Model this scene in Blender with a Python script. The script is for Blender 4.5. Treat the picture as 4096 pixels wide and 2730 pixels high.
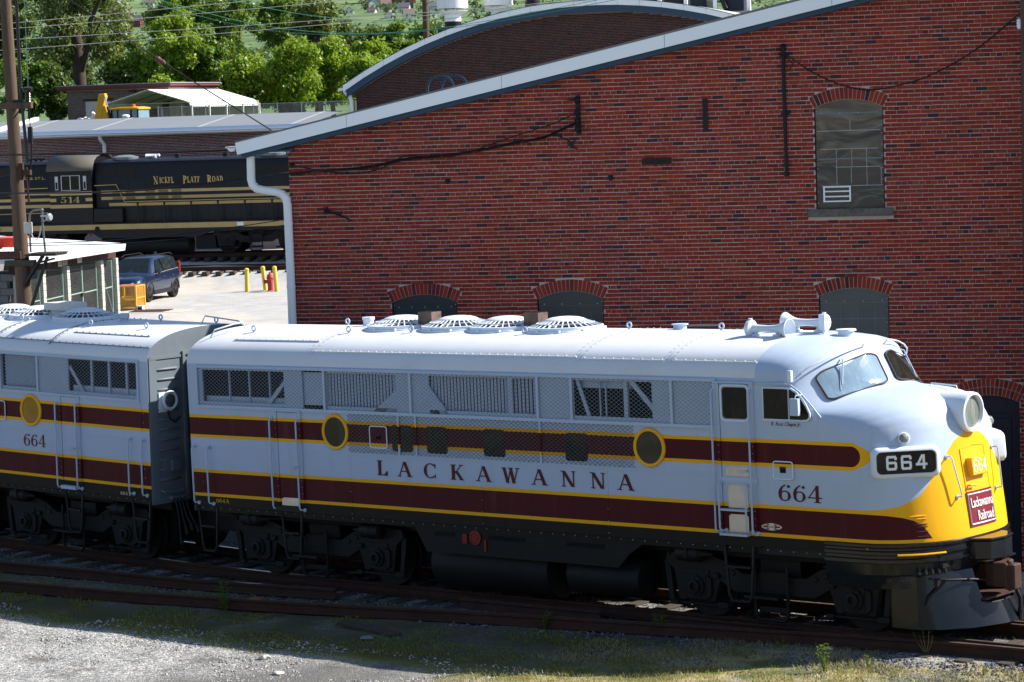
import bpy, bmesh, math, random
import numpy as np
from mathutils import Vector, Matrix
random.seed(7); RNG = np.random.default_rng(7)
for o in list(bpy.data.objects): bpy.data.objects.remove(o)
S = bpy.context.scene; COL = S.collection
R = math.radians; PI = math.pi

# ---------------------------------------------------------------- camera
cd = bpy.data.cameras.new('camera'); cam = bpy.data.objects.new('camera', cd); COL.objects.link(cam)
cd.sensor_width = 36; cd.lens = 94.19; cd.clip_start = 0.5; cd.clip_end = 6000
cam.matrix_world = Matrix([[0.762533, -0.031673, 0.646173, 26.379476], [0.646109, 0.088157, -0.758136, -32.374526], [-0.032952, 0.995603, 0.087687, 7.670946], [0.0, 0.0, 0.0, 1.0]])
S.camera = cam
# ---------------------------------------------------------------- light
SUN_DIR = Vector((0.80, 0.96, 1.0)).normalized()
sun_el = math.asin(SUN_DIR.z); sun_az = math.atan2(SUN_DIR.x, SUN_DIR.y)
W = bpy.data.worlds.new('World'); S.world = W; W.use_nodes = True
wn = W.node_tree; bg = wn.nodes['Background']
sky = wn.nodes.new('ShaderNodeTexSky'); sky.sky_type = 'NISHITA'; sky.sun_disc = False
sky.sun_elevation = sun_el; sky.sun_rotation = sun_az; sky.altitude = 250; sky.air_density = 1.0; sky.dust_density = 0.6; sky.ozone_density = 1.2
wn.links.new(sky.outputs['Color'], bg.inputs['Color']); bg.inputs['Strength'].default_value = 0.085
sl = bpy.data.lights.new('sun', 'SUN'); sl.energy = 5.0; sl.angle = R(0.53); sl.color = (1.0, 0.95, 0.87)
so = bpy.data.objects.new('sun', sl); COL.objects.link(so); so.rotation_euler = SUN_DIR.to_track_quat('Z', 'Y').to_euler()
so.location = (40, 40, 60)
S.view_settings.view_transform = 'Standard'; S.view_settings.look = 'None'; S.view_settings.gamma = 1.0
S.view_settings.use_curve_mapping = False
S.view_settings.exposure = 1.05
S.render.engine = 'CYCLES'; S.cycles.max_bounces = 6; S.cycles.diffuse_bounces = 3; S.cycles.transparent_max_bounces = 8
S.cycles.sample_clamp_indirect = 6

# ---------------------------------------------------------------- node helpers
class N:
    """a socket with arithmetic"""
    def __init__(s, t, k): s.t = t; s.k = k
    def _m(s, op, a, b=None, c=None):
        n = s.t.nodes.new('ShaderNodeMath'); n.operation = op
        for i, x in enumerate((a, b, c)):
            if x is None: continue
            if isinstance(x, N): s.t.links.new(x.k, n.inputs[i])
            else: n.inputs[i].default_value = x
        return N(s.t, n.outputs[0])
    def __add__(s, o): return s._m('ADD', s, o)
    def __sub__(s, o): return s._m('SUBTRACT', s, o)
    def __rsub__(s, o): return s._m('SUBTRACT', o, s)
    def __mul__(s, o): return s._m('MULTIPLY', s, o)
    def __truediv__(s, o): return s._m('DIVIDE', s, o)
    def __gt__(s, o): return s._m('GREATER_THAN', s, o)
    def __lt__(s, o): return s._m('LESS_THAN', s, o)
    def abs(s): return s._m('ABSOLUTE', s)
    def pow(s, e): return s._m('POWER', s, e)
    def max(s, o): return s._m('MAXIMUM', s, o)
    def min(s, o): return s._m('MINIMUM', s, o)
    def clamp01(s): return s.max(0.0).min(1.0)
def lin(x, a, b): return ((x - a) / (b - a)).clamp01()

MATS = {}
def newmat(name):
    m = bpy.data.materials.new(name); m.use_nodes = True; t = m.node_tree
    return m, t, t.nodes['Principled BSDF']
def coord(t, kind='Object'):
    return t.nodes.new('ShaderNodeTexCoord').outputs[kind]
def noise(t, vec, scale, detail=4, rough=0.55, dist=0.0, sub=None):
    n = t.nodes.new('ShaderNodeTexNoise'); n.inputs['Scale'].default_value = scale; n.inputs['Detail'].default_value = detail
    n.inputs['Roughness'].default_value = rough; n.inputs['Distortion'].default_value = dist
    if vec is not None:
        if sub is not None:
            mp = t.nodes.new('ShaderNodeMapping'); mp.inputs['Scale'].default_value = sub; t.links.new(vec, mp.inputs[0]); vec = mp.outputs[0]
        t.links.new(vec, n.inputs['Vector'])
    return N(t, n.outputs[0])
def mix(t, f, a, b, mode='MIX'):
    n = t.nodes.new('ShaderNodeMix'); n.data_type = 'RGBA'; n.blend_type = mode; n.clamp_factor = True
    for k, x in ((0, f), (6, a), (7, b)):
        if isinstance(x, N): t.links.new(x.k, n.inputs[k])
        elif hasattr(x, 'is_linked'): t.links.new(x, n.inputs[k])
        elif k == 0: n.inputs[0].default_value = x
        else: n.inputs[k].default_value = (*x[:3], 1)
    return n.outputs[2]
def ramp(t, x, stops, interp='LINEAR'):
    n = t.nodes.new('ShaderNodeValToRGB'); n.color_ramp.interpolation = interp; e = n.color_ramp.elements
    while len(e) < len(stops): e.new(0.5)
    for i, (p, c) in enumerate(stops):
        e[i].position = p; e[i].color = (*c, 1) if not isinstance(c, (int, float)) else (c, c, c, 1)
    t.links.new(x.k if isinstance(x, N) else x, n.inputs[0]); return n.outputs[0]
def bump(t, b, h, strength=0.3, dist=0.01):
    n = t.nodes.new('ShaderNodeBump'); n.inputs['Strength'].default_value = strength; n.inputs['Distance'].default_value = dist
    t.links.new(h.k if isinstance(h, N) else h, n.inputs['Height']); t.links.new(n.outputs[0], b.inputs['Normal'])
def sep(t, vec):
    n = t.nodes.new('ShaderNodeSeparateXYZ'); t.links.new(vec, n.inputs[0]); return [N(t, o) for o in n.outputs]
def setc(t, b, c):
    if isinstance(c, tuple): b.inputs['Base Color'].default_value = (*c[:3], 1)
    else: t.links.new(c, b.inputs['Base Color'])
def plain(name, col, rough=0.6, metal=0.0, var=0.25, scale=3.0, bmp=0.0, bscale=40, dirt=None, dirtamt=0.5, stretch=None, spec=0.25):
    """painted / metal / wood surface with some wear"""
    if name in MATS: return MATS[name]
    m, t, b = newmat(name); v = coord(t)
    n1 = noise(t, v, scale, 5, 0.6, sub=stretch)
    c = mix(t, n1, tuple(x * (1 - var) for x in col), tuple(min(1, x * (1 + var)) for x in col))
    if dirt is not None:
        n2 = noise(t, v, scale * 0.6, 6, 0.65, sub=stretch)
        c = mix(t, lin(n2, 0.5, 0.75) * dirtamt, c, dirt)
    setc(t, b, c); b.inputs['Roughness'].default_value = rough; b.inputs['Metallic'].default_value = metal
    b.inputs['Specular IOR Level'].default_value = spec
    if bmp: bump(t, b, noise(t, v, bscale, 4, sub=stretch), bmp, 0.01)
    MATS[name] = m; return m

# ---------------------------------------------------------------- object helpers
def tag(o, label=None, cat=None, group=None, kind=None):
    if label: o['label'] = label
    if cat: o['category'] = cat
    if group: o['group'] = group
    if kind: o['kind'] = kind
    return o
def empty(name, loc=(0, 0, 0), rz=0.0, label=None, cat=None, group=None, parent=None, M=None, kind=None):
    o = bpy.data.objects.new(name, None); COL.objects.link(o); o.empty_display_size = 0.2
    if parent: o.parent = parent
    if M is not None: o.matrix_local = M
    else: o.location = loc; o.rotation_euler = (0, 0, rz)
    return tag(o, label, cat, group, kind)
def copy_tree(o, parent=None):
    c = o.copy(); COL.objects.link(c)
    if parent: c.parent = parent
    for ch in list(o.children): copy_tree(ch, c)
    return c
def each(name, boxes, mat, parent, **k):
    for a, b in boxes: m = MB(); m.box(a, b); o = m.build(name, mat, parent, smooth=0, **k)
    return o
class MB:
    def __init__(s): s.v = []; s.f = []; s.m = []; s.mi = 0
    def add(s, vs, fs):
        k = len(s.v); s.v += [tuple(x) for x in vs]; s.f += [tuple(k + i for i in f) for f in fs]; s.m += [s.mi] * len(fs); return s
    def box(s, a, b):
        (x0, y0, z0), (x1, y1, z1) = a, b
        return s.add([(x0, y0, z0), (x1, y0, z0), (x1, y1, z0), (x0, y1, z0), (x0, y0, z1), (x1, y0, z1), (x1, y1, z1), (x0, y1, z1)],
                     [(0, 3, 2, 1), (4, 5, 6, 7), (0, 1, 5, 4), (1, 2, 6, 5), (2, 3, 7, 6), (3, 0, 4, 7)])
    def bar(s, p0, p1, w, h=None, up=(0, 0, 1)):
        """square bar from p0 to p1"""
        p0, p1 = Vector(p0), Vector(p1); h = h or w; d = (p1 - p0).normalized(); a = d.cross(Vector(up))
        if a.length < 1e-4: a = d.cross(Vector((1, 0, 0)))
        a.normalize(); b = a.cross(d); vs = []
        for p in (p0, p1):
            for i, j in ((-1, -1), (1, -1), (1, 1), (-1, 1)): vs.append(p + a * (i * w / 2) + b * (j * h / 2))
        return s.add(vs, [(3, 2, 1, 0), (4, 5, 6, 7), (0, 1, 5, 4), (1, 2, 6, 5), (2, 3, 7, 6), (3, 0, 4, 7)])
    def tube(s, pts, r, n=8, cap=True):
        pts = [Vector(p) for p in pts]; k = len(pts); rs = r if isinstance(r, (list, tuple)) else [r] * k
        vs = []; ref = None
        for i, p in enumerate(pts):
            d = (pts[min(i + 1, k - 1)] - pts[max(i - 1, 0)]).normalized()
            if ref is None:
                ref = d.cross(Vector((0, 0, 1)))
                if ref.length < 1e-3: ref = d.cross(Vector((1, 0, 0)))
            a = (ref - d * ref.dot(d)).normalized(); ref = a; b = d.cross(a)
            for j in range(n):
                t = 2 * PI * j / n; vs.append(p + (a * math.cos(t) + b * math.sin(t)) * rs[i])
        fs = [(i * n + j, i * n + (j + 1) % n, (i + 1) * n + (j + 1) % n, (i + 1) * n + j) for i in range(k - 1) for j in range(n)]
        if cap: fs += [tuple(range(n))[::-1], tuple((k - 1) * n + j for j in range(n))]
        return s.add(vs, fs)
    def cyl(s, p0, p1, r, n=16, r2=None): return s.tube([p0, p1], [r, r if r2 is None else r2], n)
    def lathe(s, c, axis, prof, n=24):
        """prof: list of (radius, height along axis)"""
        c = Vector(c); ax = Vector(axis).normalized(); a = ax.cross(Vector((0, 0, 1)))
        if a.length < 1e-3: a = ax.cross(Vector((1, 0, 0)))
        a.normalize(); b = ax.cross(a); vs = []
        for r, h in prof:
            for j in range(n):
                t = 2 * PI * j / n; vs.append(c + ax * h + (a * math.cos(t) + b * math.sin(t)) * r)
        k = len(prof); fs = [(i * n + j, i * n + (j + 1) % n, (i + 1) * n + (j + 1) % n, (i + 1) * n + j) for i in range(k - 1) for j in range(n)]
        fs += [tuple(range(n))[::-1], tuple((k - 1) * n + j for j in range(n))]
        return s.add(vs, fs)
    def prism(s, pts, d):
        n = len(pts); d = Vector(d); a = [Vector(p) for p in pts]; vs = a + [p + d for p in a]
        return s.add(vs, [tuple(range(n))[::-1], tuple(range(n, 2 * n))] + [(i, (i + 1) % n, n + (i + 1) % n, n + i) for i in range(n)])
    def poly(s, pts): return s.add(pts, [tuple(range(len(pts)))])
    def grid(s, P):
        """P: rows of points"""
        r, c = len(P), len(P[0])
        return s.add([p for row in P for p in row], [(i * c + j, i * c + j + 1, (i + 1) * c + j + 1, (i + 1) * c + j) for i in range(r - 1) for j in range(c - 1)])
    def build(s, name, mat, parent=None, smooth=40, recalc=True, bevel=0.0, kind=None, label=None):
        me = bpy.data.meshes.new(name); me.from_pydata(s.v, [], s.f)
        for m in (mat if isinstance(mat, (list, tuple)) else [mat]): me.materials.append(m)
        if any(s.m): me.polygons.foreach_set('material_index', s.m)
        if recalc:
            bm = bmesh.new(); bm.from_mesh(me); bmesh.ops.recalc_face_normals(bm, faces=bm.faces); bm.to_mesh(me); bm.free()
        if smooth:
            me.polygons.foreach_set('use_smooth', [True] * len(me.polygons)); me.set_sharp_from_angle(angle=R(smooth))
        me.update()
        o = bpy.data.objects.new(name, me); COL.objects.link(o)
        if parent: o.parent = parent
        if bevel:
            b = o.modifiers.new('edge', 'BEVEL'); b.width = bevel; b.segments = 1; b.limit_method = 'ANGLE'; b.angle_limit = R(40)
        return tag(o, label, None, None, kind)
def inst(o, parent, loc=None, M=None, name=None):
    c = o.copy(); COL.objects.link(c); c.parent = parent
    if M is not None: c.matrix_local = M
    elif loc is not None: c.location = loc
    return c
def arc(cx, cy, r, a0, a1, n, ry=None):
    ry = r if ry is None else ry
    return [(cx + r * math.cos(R(a0 + (a1 - a0) * i / n)), cy + ry * math.sin(R(a0 + (a1 - a0) * i / n))) for i in range(n + 1)]
def rrect(x0, z0, x1, z1, r, n=4):
    return arc(x1 - r, z0 + r, r, -90, 0, n) + arc(x1 - r, z1 - r, r, 0, 90, n) + arc(x0 + r, z1 - r, r, 90, 180, n) + arc(x0 + r, z0 + r, r, 180, 270, n)
def text_obj(name, s, size, mat, parent, M, ext=0.002, shear=0.0, width=None):
    cu = bpy.data.curves.new(name, 'FONT'); cu.body = s; cu.size = size; cu.extrude = ext; cu.shear = shear; cu.resolution_u = 2
    o = bpy.data.objects.new(name, cu); COL.objects.link(o)
    bpy.context.view_layer.update(); dg = bpy.context.evaluated_depsgraph_get()
    me = bpy.data.meshes.new_from_object(o.evaluated_get(dg)); bpy.data.objects.remove(o)
    if width:
        co = [v.co.x for v in me.vertices]; k = width / max(1e-6, max(co) - min(co))
        for v in me.vertices: v.co.x *= k
    me.materials.append(mat); o = bpy.data.objects.new(name, me); COL.objects.link(o); o.parent = parent; o.matrix_local = M
    return o
# a serif alphabet drawn with strokes: unit cap height, returns (polygons, advance)
def glyph(ch, w=1.0, t=0.065):
    T = 0.2 * w; P = []
    def q(x0, y0, x1, y1): P.append([(x0, y0), (x1, y0), (x1, y1), (x0, y1)])
    def d(xa, ya, xb, yb, th): P.append([(xa - th / 2, ya), (xa + th / 2, ya), (xb + th / 2, yb), (xb - th / 2, yb)])
    def ring(cx, cy, rx, ry, a0, a1, thick, thin, n=14):
        for i in range(n):
            a, b = R(a0 + (a1 - a0) * i / n), R(a0 + (a1 - a0) * (i + 1) / n)
            pa = []
            for ang in (a, b):
                th = thin + (thick - thin) * abs(math.cos(ang)) ** 1.5
                pa.append(((cx + rx * math.cos(ang), cy + ry * math.sin(ang)), (cx + (rx - th) * math.cos(ang), cy + (ry - thin) * math.sin(ang))))
            P.append([pa[0][0], pa[1][0], pa[1][1], pa[0][1]])
    def serif(x, y, hw=0.18): q(x - hw, y, x + hw, y + t * 0.8)
    if ch == 'L': q(.2, 0, .2 + T, 1); serif(.3, .95); serif(.3, 0); q(.3, 0, .85, t); P.append([(.85, 0), (.85, .3), (.8, .3), (.6, t)]); adv = .95
    elif ch == 'A': d(.12, 0, .48, 1, .06); d(.86, 0, .5, 1, T); q(.25, .32, .75, .32 + t); serif(.12, 0, .14); serif(.86, 0, .18); adv = 1.0
    elif ch == 'C': ring(.52, .5, .45, .5, 45, 315, T, t); P.append([(.84, .98), (.88, .98), (.88, .64), (.82, .74)]); P.append([(.84, .02), (.88, .02), (.88, .3), (.83, .24)]); adv = 1.0
    elif ch == 'K': q(.2, 0, .2 + T, 1); serif(.3, .95); serif(.3, 0); d(.42, .42, .84, 1, .06); d(.88, 0, .5, .58, T); serif(.84, .95, .14); serif(.86, 0, .16); adv = 1.05
    elif ch == 'W': d(.36, 0, .12, 1, T * .9); d(.36, 0, .56, .95, .06); d(.76, 0, .56, 1, T * .9); d(.76, 0, 1.02, 1, .06); serif(.12, .95, .14); serif(.56, .95, .14); serif(1.02, .95, .13); adv = 1.2
    elif ch == 'N': q(.17, 0, .17 + .065, 1); d(.78, 0, .2, 1, T); q(.8, 0, .865, 1); serif(.2, 0, .13); serif(.14, .95, .12); serif(.83, .95, .13); adv = 1.05
    elif ch == 'I': q(.2, 0, .2 + T, 1); serif(.3, .95); serif(.3, 0); adv = .6
    elif ch in 'EF': q(.2, 0, .2 + T, 1); q(.1, 1 - t, .8, 1); q(.3, .48, .62, .48 + t); q(.74, .76, .8, 1); q(.58, .4, .62, .63); serif(.28, 0); adv = .9
    elif ch in 'PR':
        q(.2, 0, .2 + T, 1); serif(.3, .95); serif(.3, 0); ring(.5, .73, .36, .27, -90, 90, T, t); q(.3, 1 - t, .5, 1); q(.3, .46, .5, .46 + t); adv = .95
        if ch == 'R': d(.86, 0, .55, .48, T); serif(.86, 0, .13)
    elif ch == 'T': q(.4, 0, .4 + T, 1); q(.06, 1 - t, .94, 1); q(.06, .72, .12, 1); q(.88, .72, .94, 1); serif(.5, 0); adv = 1.0
    elif ch == 'O': ring(.5, .5, .46, .5, 0, 360, T, t, 22); adv = 1.0
    elif ch == 'D': q(.2, 0, .2 + T, 1); ring(.42, .5, .5, .5, -90, 90, T, t); q(.08, 1 - t, .42, 1); q(.08, 0, .42, t); adv = 1.0
    elif ch == 'B': q(.2, 0, .2 + T, 1); ring(.48, .75, .34, .25, -90, 90, T, t); ring(.48, .27, .4, .27, -90, 90, T, t); q(.08, 1 - t, .48, 1); q(.08, 0, .48, t); adv = .95
    elif ch == '6': ring(.42, .31, .36, .31, 0, 360, T * .85, t, 20); ring(.62, .42, .57, .58, 105, 185, T * .9, t, 8); P.append(arc(.66, .87, .09, 0, 360, 8)[:-1]); adv = .88
    elif ch == '4': q(.5, 0, .5 + T * .9, 1); d(.08, .27, .6, 1, .07); q(.03, .25, .86, .25 + t); serif(.6, 0, .2); adv = .92
    elif ch == '5': ring(.36, .32, .38, .32, -150, 100, T, t, 14); q(.18, .55, .24, 1); q(.18, .88, .68, 1); P.append(arc(.12, .18, .1, 0, 360, 8)[:-1]); adv = .86
    elif ch == '1': q(.3, 0, .3 + T, 1); serif(.4, 0, .2); P.append([(.1, .8), (.3, .86), (.3, 1), (.26, 1)]); adv = .7
    else: adv = .5
    return P, adv
def letters(word, x0, z0, h, spacing, y, mat, parent, depth=0.004, w=1.0, positions=None, xs=1.0, thin=0.065):
    """each letter a flat raised mesh on the plane y (facing -y)"""
    x = x0
    for i, ch in enumerate(word):
        if ch == ' ': x += spacing; continue
        P, adv = glyph(ch, w, thin)
        if positions: x = positions[i]
        m = MB(); e = 0.0
        for pl in P:
            m.prism([(px * h * xs, -e, pz * h) for px, pz in pl], (0, depth, 0)); e += 0.00012
        o = m.build('letter', mat, parent, smooth=0); o.location = (x, y - depth, z0)
        if not positions: x += adv * h * xs + spacing * 0
    return x
# ================================================================ materials
GREY = (0.415, 0.495, 0.625); YEL = (0.80, 0.40, 0.012); MAR = (0.062, 0.0075, 0.0105)
def livery(name, dz=0.0, nose=False):
    m, t, b = newmat(name); v = coord(t); X, Y, Z = sep(t, v)
    st = noise(t, v, 1.0, 5, 0.6, sub=(7, 7, 0.7)); cl = noise(t, v, 1.7, 5, 0.6)
    g = mix(t, cl, tuple(c * 0.93 for c in GREY), tuple(c * 1.06 for c in GREY))
    g = mix(t, lin(st, 0.56, 0.78) * 0.22, g, (0.30, 0.27, 0.22))
    mar = mix(t, st, tuple(c * 0.7 for c in MAR), tuple(c * 1.5 for c in MAR)); mar = mix(t, lin(st, 0.6, 0.8) * 0.10, mar, (0.25, 0.2, 0.2))
    yl = mix(t, cl, tuple(c * 0.93 for c in YEL), tuple(min(1, c * 1.05) for c in YEL))
    blk = mix(t, st, (0.008, 0.008, 0.008), (0.020, 0.019, 0.016))
    Z = Z - dz
    def band(lo, hi): return (Z > lo) * (Z < hi)
    c = g
    if not nose:
        c = mix(t, band(2.364, 2.758), c, yl); c = mix(t, band(2.416, 2.703), c, mar)
        c = mix(t, Z < 1.825, c, yl); c = mix(t, Z < 1.770, c, mar); c = mix(t, Z < 1.418, c, yl)
    else:
        ay = Y.abs(); zr = (Z - 2.561).abs(); side = (ay > 1.2)
        tip = lin(zr, 0.0, 0.197).pow(1.7)                      # ogive end of the upper band
        c = mix(t, (zr < 0.197) * (X < (6.49 - tip * 0.30)) * side, c, yl)
        dx = (X - 6.17).max(0.0)
        c = mix(t, (((dx * dx + zr * zr).pow(0.5)) < 0.1435) * side, c, mar)
        def curve(st2):
            r = ramp(t, (ay / 1.6).clamp01(), [(a / 1.6, (z - 1.2) / 1.8) for a, z in st2])
            return N(t, r) * 1.8 + 1.2
        zb = curve([(0.0, 2.80), (0.2, 2.775), (0.4, 2.70), (0.55, 2.58), (0.8, 2.34), (0.95, 2.17), (1.1, 2.01), (1.3, 1.89), (1.44, 1.842), (1.5, 1.825)])
        zm = curve([(0.9, 1.2), (1.0, 1.40), (1.1, 1.58), (1.2, 1.675), (1.3, 1.72), (1.42, 1.755), (1.5, 1.77)])
        c = mix(t, Z < zb, c, yl); c = mix(t, (Z < zm) * (Z > 1.418), c, mar)
    c = mix(t, Z < 1.365, c, blk)
    setc(t, b, c); b.inputs['Roughness'].default_value = 0.42; b.inputs['Specular IOR Level'].default_value = 0.12
    bump(t, b, noise(t, v, 2.2, 3, sub=(1, 1, 1)), 0.10, 0.05)
    return m
LIV_A, LIV_B, LIV_N = livery('livery_paint'), livery('livery_paint_rear', 0.02), livery('livery_paint_nose', 0, True)
M_GREY = plain('grey_paint', GREY, 0.45, var=0.07, scale=2)
M_LGREY = plain('light_grey_paint', (0.64, 0.70, 0.78), 0.45, var=0.06, scale=3)
M_ROOF = plain('roof_paint', (0.62, 0.645, 0.69), 0.5, var=0.06, scale=1.3, dirt=(0.40, 0.37, 0.34), dirtamt=0.25)
M_DGREY = plain('dark_grey_paint', (0.14, 0.17, 0.20), 0.5, var=0.18, scale=2, dirt=(0.1, 0.08, 0.06), dirtamt=0.3)
M_YEL = plain('yellow_paint', YEL, 0.4, var=0.06); M_MAR = plain('maroon_paint', MAR, 0.4, var=0.2); M_PLATE = plain('plate_maroon', (.17, .012, .028), .4, var=.1)
M_MARL = plain('maroon_letter_paint', (0.075, 0.009, 0.012), 0.5, var=0.25, scale=8)
M_BLACK = plain('black_iron', (0.010, 0.010, 0.012), 0.5, var=0.5, scale=4, dirt=(0.02, 0.017, 0.014), dirtamt=0.6)
M_UNDER = plain('grimy_underframe', (0.0065, 0.0065, 0.007), 0.6, var=0.5, scale=3, dirt=(0.014, 0.011, 0.009), dirtamt=0.7, bmp=0.3, bscale=25)
M_GLOSSB = plain('gloss_black', (0.010, 0.012, 0.016), 0.10, var=0.5, scale=3, dirt=(0.02, 0.018, 0.016), dirtamt=0.5, bmp=0.10, bscale=4, spec=0.35)
M_VOID = plain('dark_interior', (0.006, 0.006, 0.007), 0.9, var=0.3)
M_WIRE = plain('galvanised_wire', (0.40, 0.43, 0.46), 0.45, 0.3, var=0.2)
M_WIREG = plain('grey_wire_screen', (0.22, 0.25, 0.28), 0.5, var=0.15); M_WIRED = plain('dark_wire_screen', (0.10, 0.105, 0.115), 0.5, var=0.3)
M_RUST = plain('rusty_steel', (0.055, 0.026, 0.018), 0.75, var=0.5, scale=5, dirt=(0.03, 0.02, 0.016), dirtamt=0.7, bmp=0.3)
M_STACK = plain('burnt_steel', (0.16, 0.11, 0.09), 0.6, 0.4, var=0.6, scale=6, dirt=(0.02, 0.016, 0.015), dirtamt=0.8)
M_BARE = plain('bare_aluminium', (0.62, 0.57, 0.5), 0.35, 0.55, var=0.12, scale=6, dirt=(0.35, 0.3, 0.25), dirtamt=0.4)
M_WHITE = plain('white_paint', (0.78, 0.79, 0.80), 0.45, var=0.03)
M_OFFW = plain('cream_letter_paint', (0.72, 0.62, 0.42), 0.5, var=0.1)
M_RED = plain('red_paint', (0.20, 0.015, 0.015), 0.45, var=0.15)
def glass(name, col, rough=0.06, streak=0.0, tint=(0.5, 0.6, 0.65)):
    m, t, b = newmat(name); v = coord(t)
    c = mix(t, noise(t, v, 3.5, 4), tuple(x * 0.7 for x in col), tuple(x * 1.3 for x in col))
    if streak:
        c = mix(t, lin(noise(t, v, 6, 5, 0.7, sub=(1, 3, 0.5)), 0.48, 0.75) * streak, c, tint)
    setc(t, b, c); b.inputs['Roughness'].default_value = rough; b.inputs['Specular IOR Level'].default_value = 0.35
    MATS[name] = m; return m
M_GLASSD = glass('dark_window_glass', (0.012, 0.012, 0.010), 0.05, 0.25, (0.08, 0.075, 0.06))
M_GLASSW = glass('dusty_windshield_glass', (0.16, 0.24, 0.32), 0.12, 0.25, (0.40, 0.5, 0.58))
M_PORT = glass('porthole_glass', (0.045, 0.04, 0.028), 0.07, 0.3, (0.12, 0.11, 0.08))
M_LENS = glass('lamp_lens', (0.16, 0.18, 0.16), 0.08, 0.5, (0.45, 0.48, 0.45))
M_PORTY = glass('amber_porthole_glass', (0.35, 0.18, 0.02), 0.08, 0.3, (0.5, 0.3, 0.05))
M_GASKET = plain('rubber_gasket', (0.03, 0.03, 0.035), 0.6)

# ================================================================ the track frame (slight grade)
TM = Matrix(((0.999812, 0.00008, -0.019399, 0), (0, 0.999992, 0.0041, 0), (0.019399, -0.004099, 0.999803, 0), (0, 0, 0, 1)))
BM = TM @ Matrix.Translation((-15.2, 0, 0.222)) @ Matrix(((0.99961, 0, 0.02799, 0), (0, 1, 0, 0), (-0.02799, 0, 0.99961, 0), (0, 0, 0, 1)))

def roofprof(n=15, w=1.5, ze=3.62, zt=4.15):
    """half cross-section over the roof from the near eave to the far eave"""
    pts = []
    for i in range(2 * n + 1):
        a = R(90 - 90 * i / n); s_, c_ = math.sin(a), abs(math.cos(a))
        pts.append((-w * math.copysign(abs(s_) ** (2 / 2.3), s_), ze + (zt - ze) * c_ ** (2 / 2.3)))
    return pts
def rzat(y, zt=4.15):
    f = min(1, abs(y) / 1.5); return 3.62 + (zt - 3.62) * max(0, 1 - f ** 2.3) ** (1 / 2.3)

def screen(mb, x0, x1, z0, z1, y, dx=0.092, dz=0.060, w=0.0042):
    """woven diamond wire between the given edges"""
    k = dz / dx; H = z1 - z0; span = H / k; n = int((x1 - x0 + span) / dx)
    for sgn in (1, -1):
        for i in range(n + 1):
            xa = x0 - span + i * dx
            a = (xa, z0); b = (xa + span, z1)
            ta = max(0.0, (x0 - a[0]) / span); tb = min(1.0, (x1 - a[0]) / span)
            if tb - ta < 0.02: continue
            p = (a[0] + span * ta, z0 + H * ta); q = (a[0] + span * tb, z0 + H * tb)
            if sgn < 0: p, q = (p[0], z0 + z1 - p[1]), (q[0], z0 + z1 - q[1])
            yy = y + 0.003 * sgn
            mb.bar((p[0], yy, p[1]), (q[0], yy, q[1]), w, up=(0, 1, 0))
def rivets(mb, pts, y, r=0.009):
    for x, z in pts:
        mb.add([(x - r, y, z), (x, y, z - r), (x + r, y, z), (x, y, z + r), (x, y - 0.008, z)], [(0, 1, 4), (1, 2, 4), (2, 3, 4), (3, 0, 4)])
def rowpts(x0, x1, z, step):
    n = max(1, int(abs(x1 - x0) / step)); return [(x0 + (x1 - x0) * i / n, z) for i in range(n + 1)]
def colpts(x, z0, z1, step):
    n = max(1, int(abs(z1 - z0) / step)); return [(x, z0 + (z1 - z0) * i / n) for i in range(n + 1)]

def handrail(parent, x, z0, z1, y=-1.5, off=0.085, r=0.0145, mat=None, hook=True):
    m = MB(); e = 0.05
    m.tube([(x, y, z1), (x, y - off * .7, z1 - 0.005), (x, y - off, z1 - e), (x, y - off, z0 + e), (x + 0.01, y - off * .9, z0 + 0.01), (x + 0.045, y - 0.01, z0)], r, 8)
    for z, xx in ((z1, x), (z0, x + 0.045)):
        m.cyl((xx, y + 0.005, z), (xx, y - 0.03, z), 0.032, 10)
    return m.build('handrail', mat or M_GREY, parent)
def stirrup(parent, x, z0, z1, w=0.36, y=-1.42):
    """step ladder hanging under the sill"""
    m = MB(); a, b = x - w / 2, x + w / 2
    m.tube([(a - .06, y, z1), (a - .05, y - 0.02, z1 - 0.05), (a + .01, y - 0.02, z0 + 0.08), (a + 0.06, y - 0.02, z0), (b - 0.06, y - 0.02, z0), (b - .01, y - 0.02, z0 + 0.08), (b + .05, y - 0.02, z1 - 0.05), (b + .06, y, z1)], 0.024, 6)
    m.box((a, y - 0.06, z0 + (z1 - z0) * .52), (b, y + 0.05, z0 + (z1 - z0) * .52 + 0.03))
    m.box((a + .04, y - 0.055, z0 - 0.012), (b - .04, y + 0.04, z0 + 0.012))
    return m.build('step_ladder', M_BLACK, parent)
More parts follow.
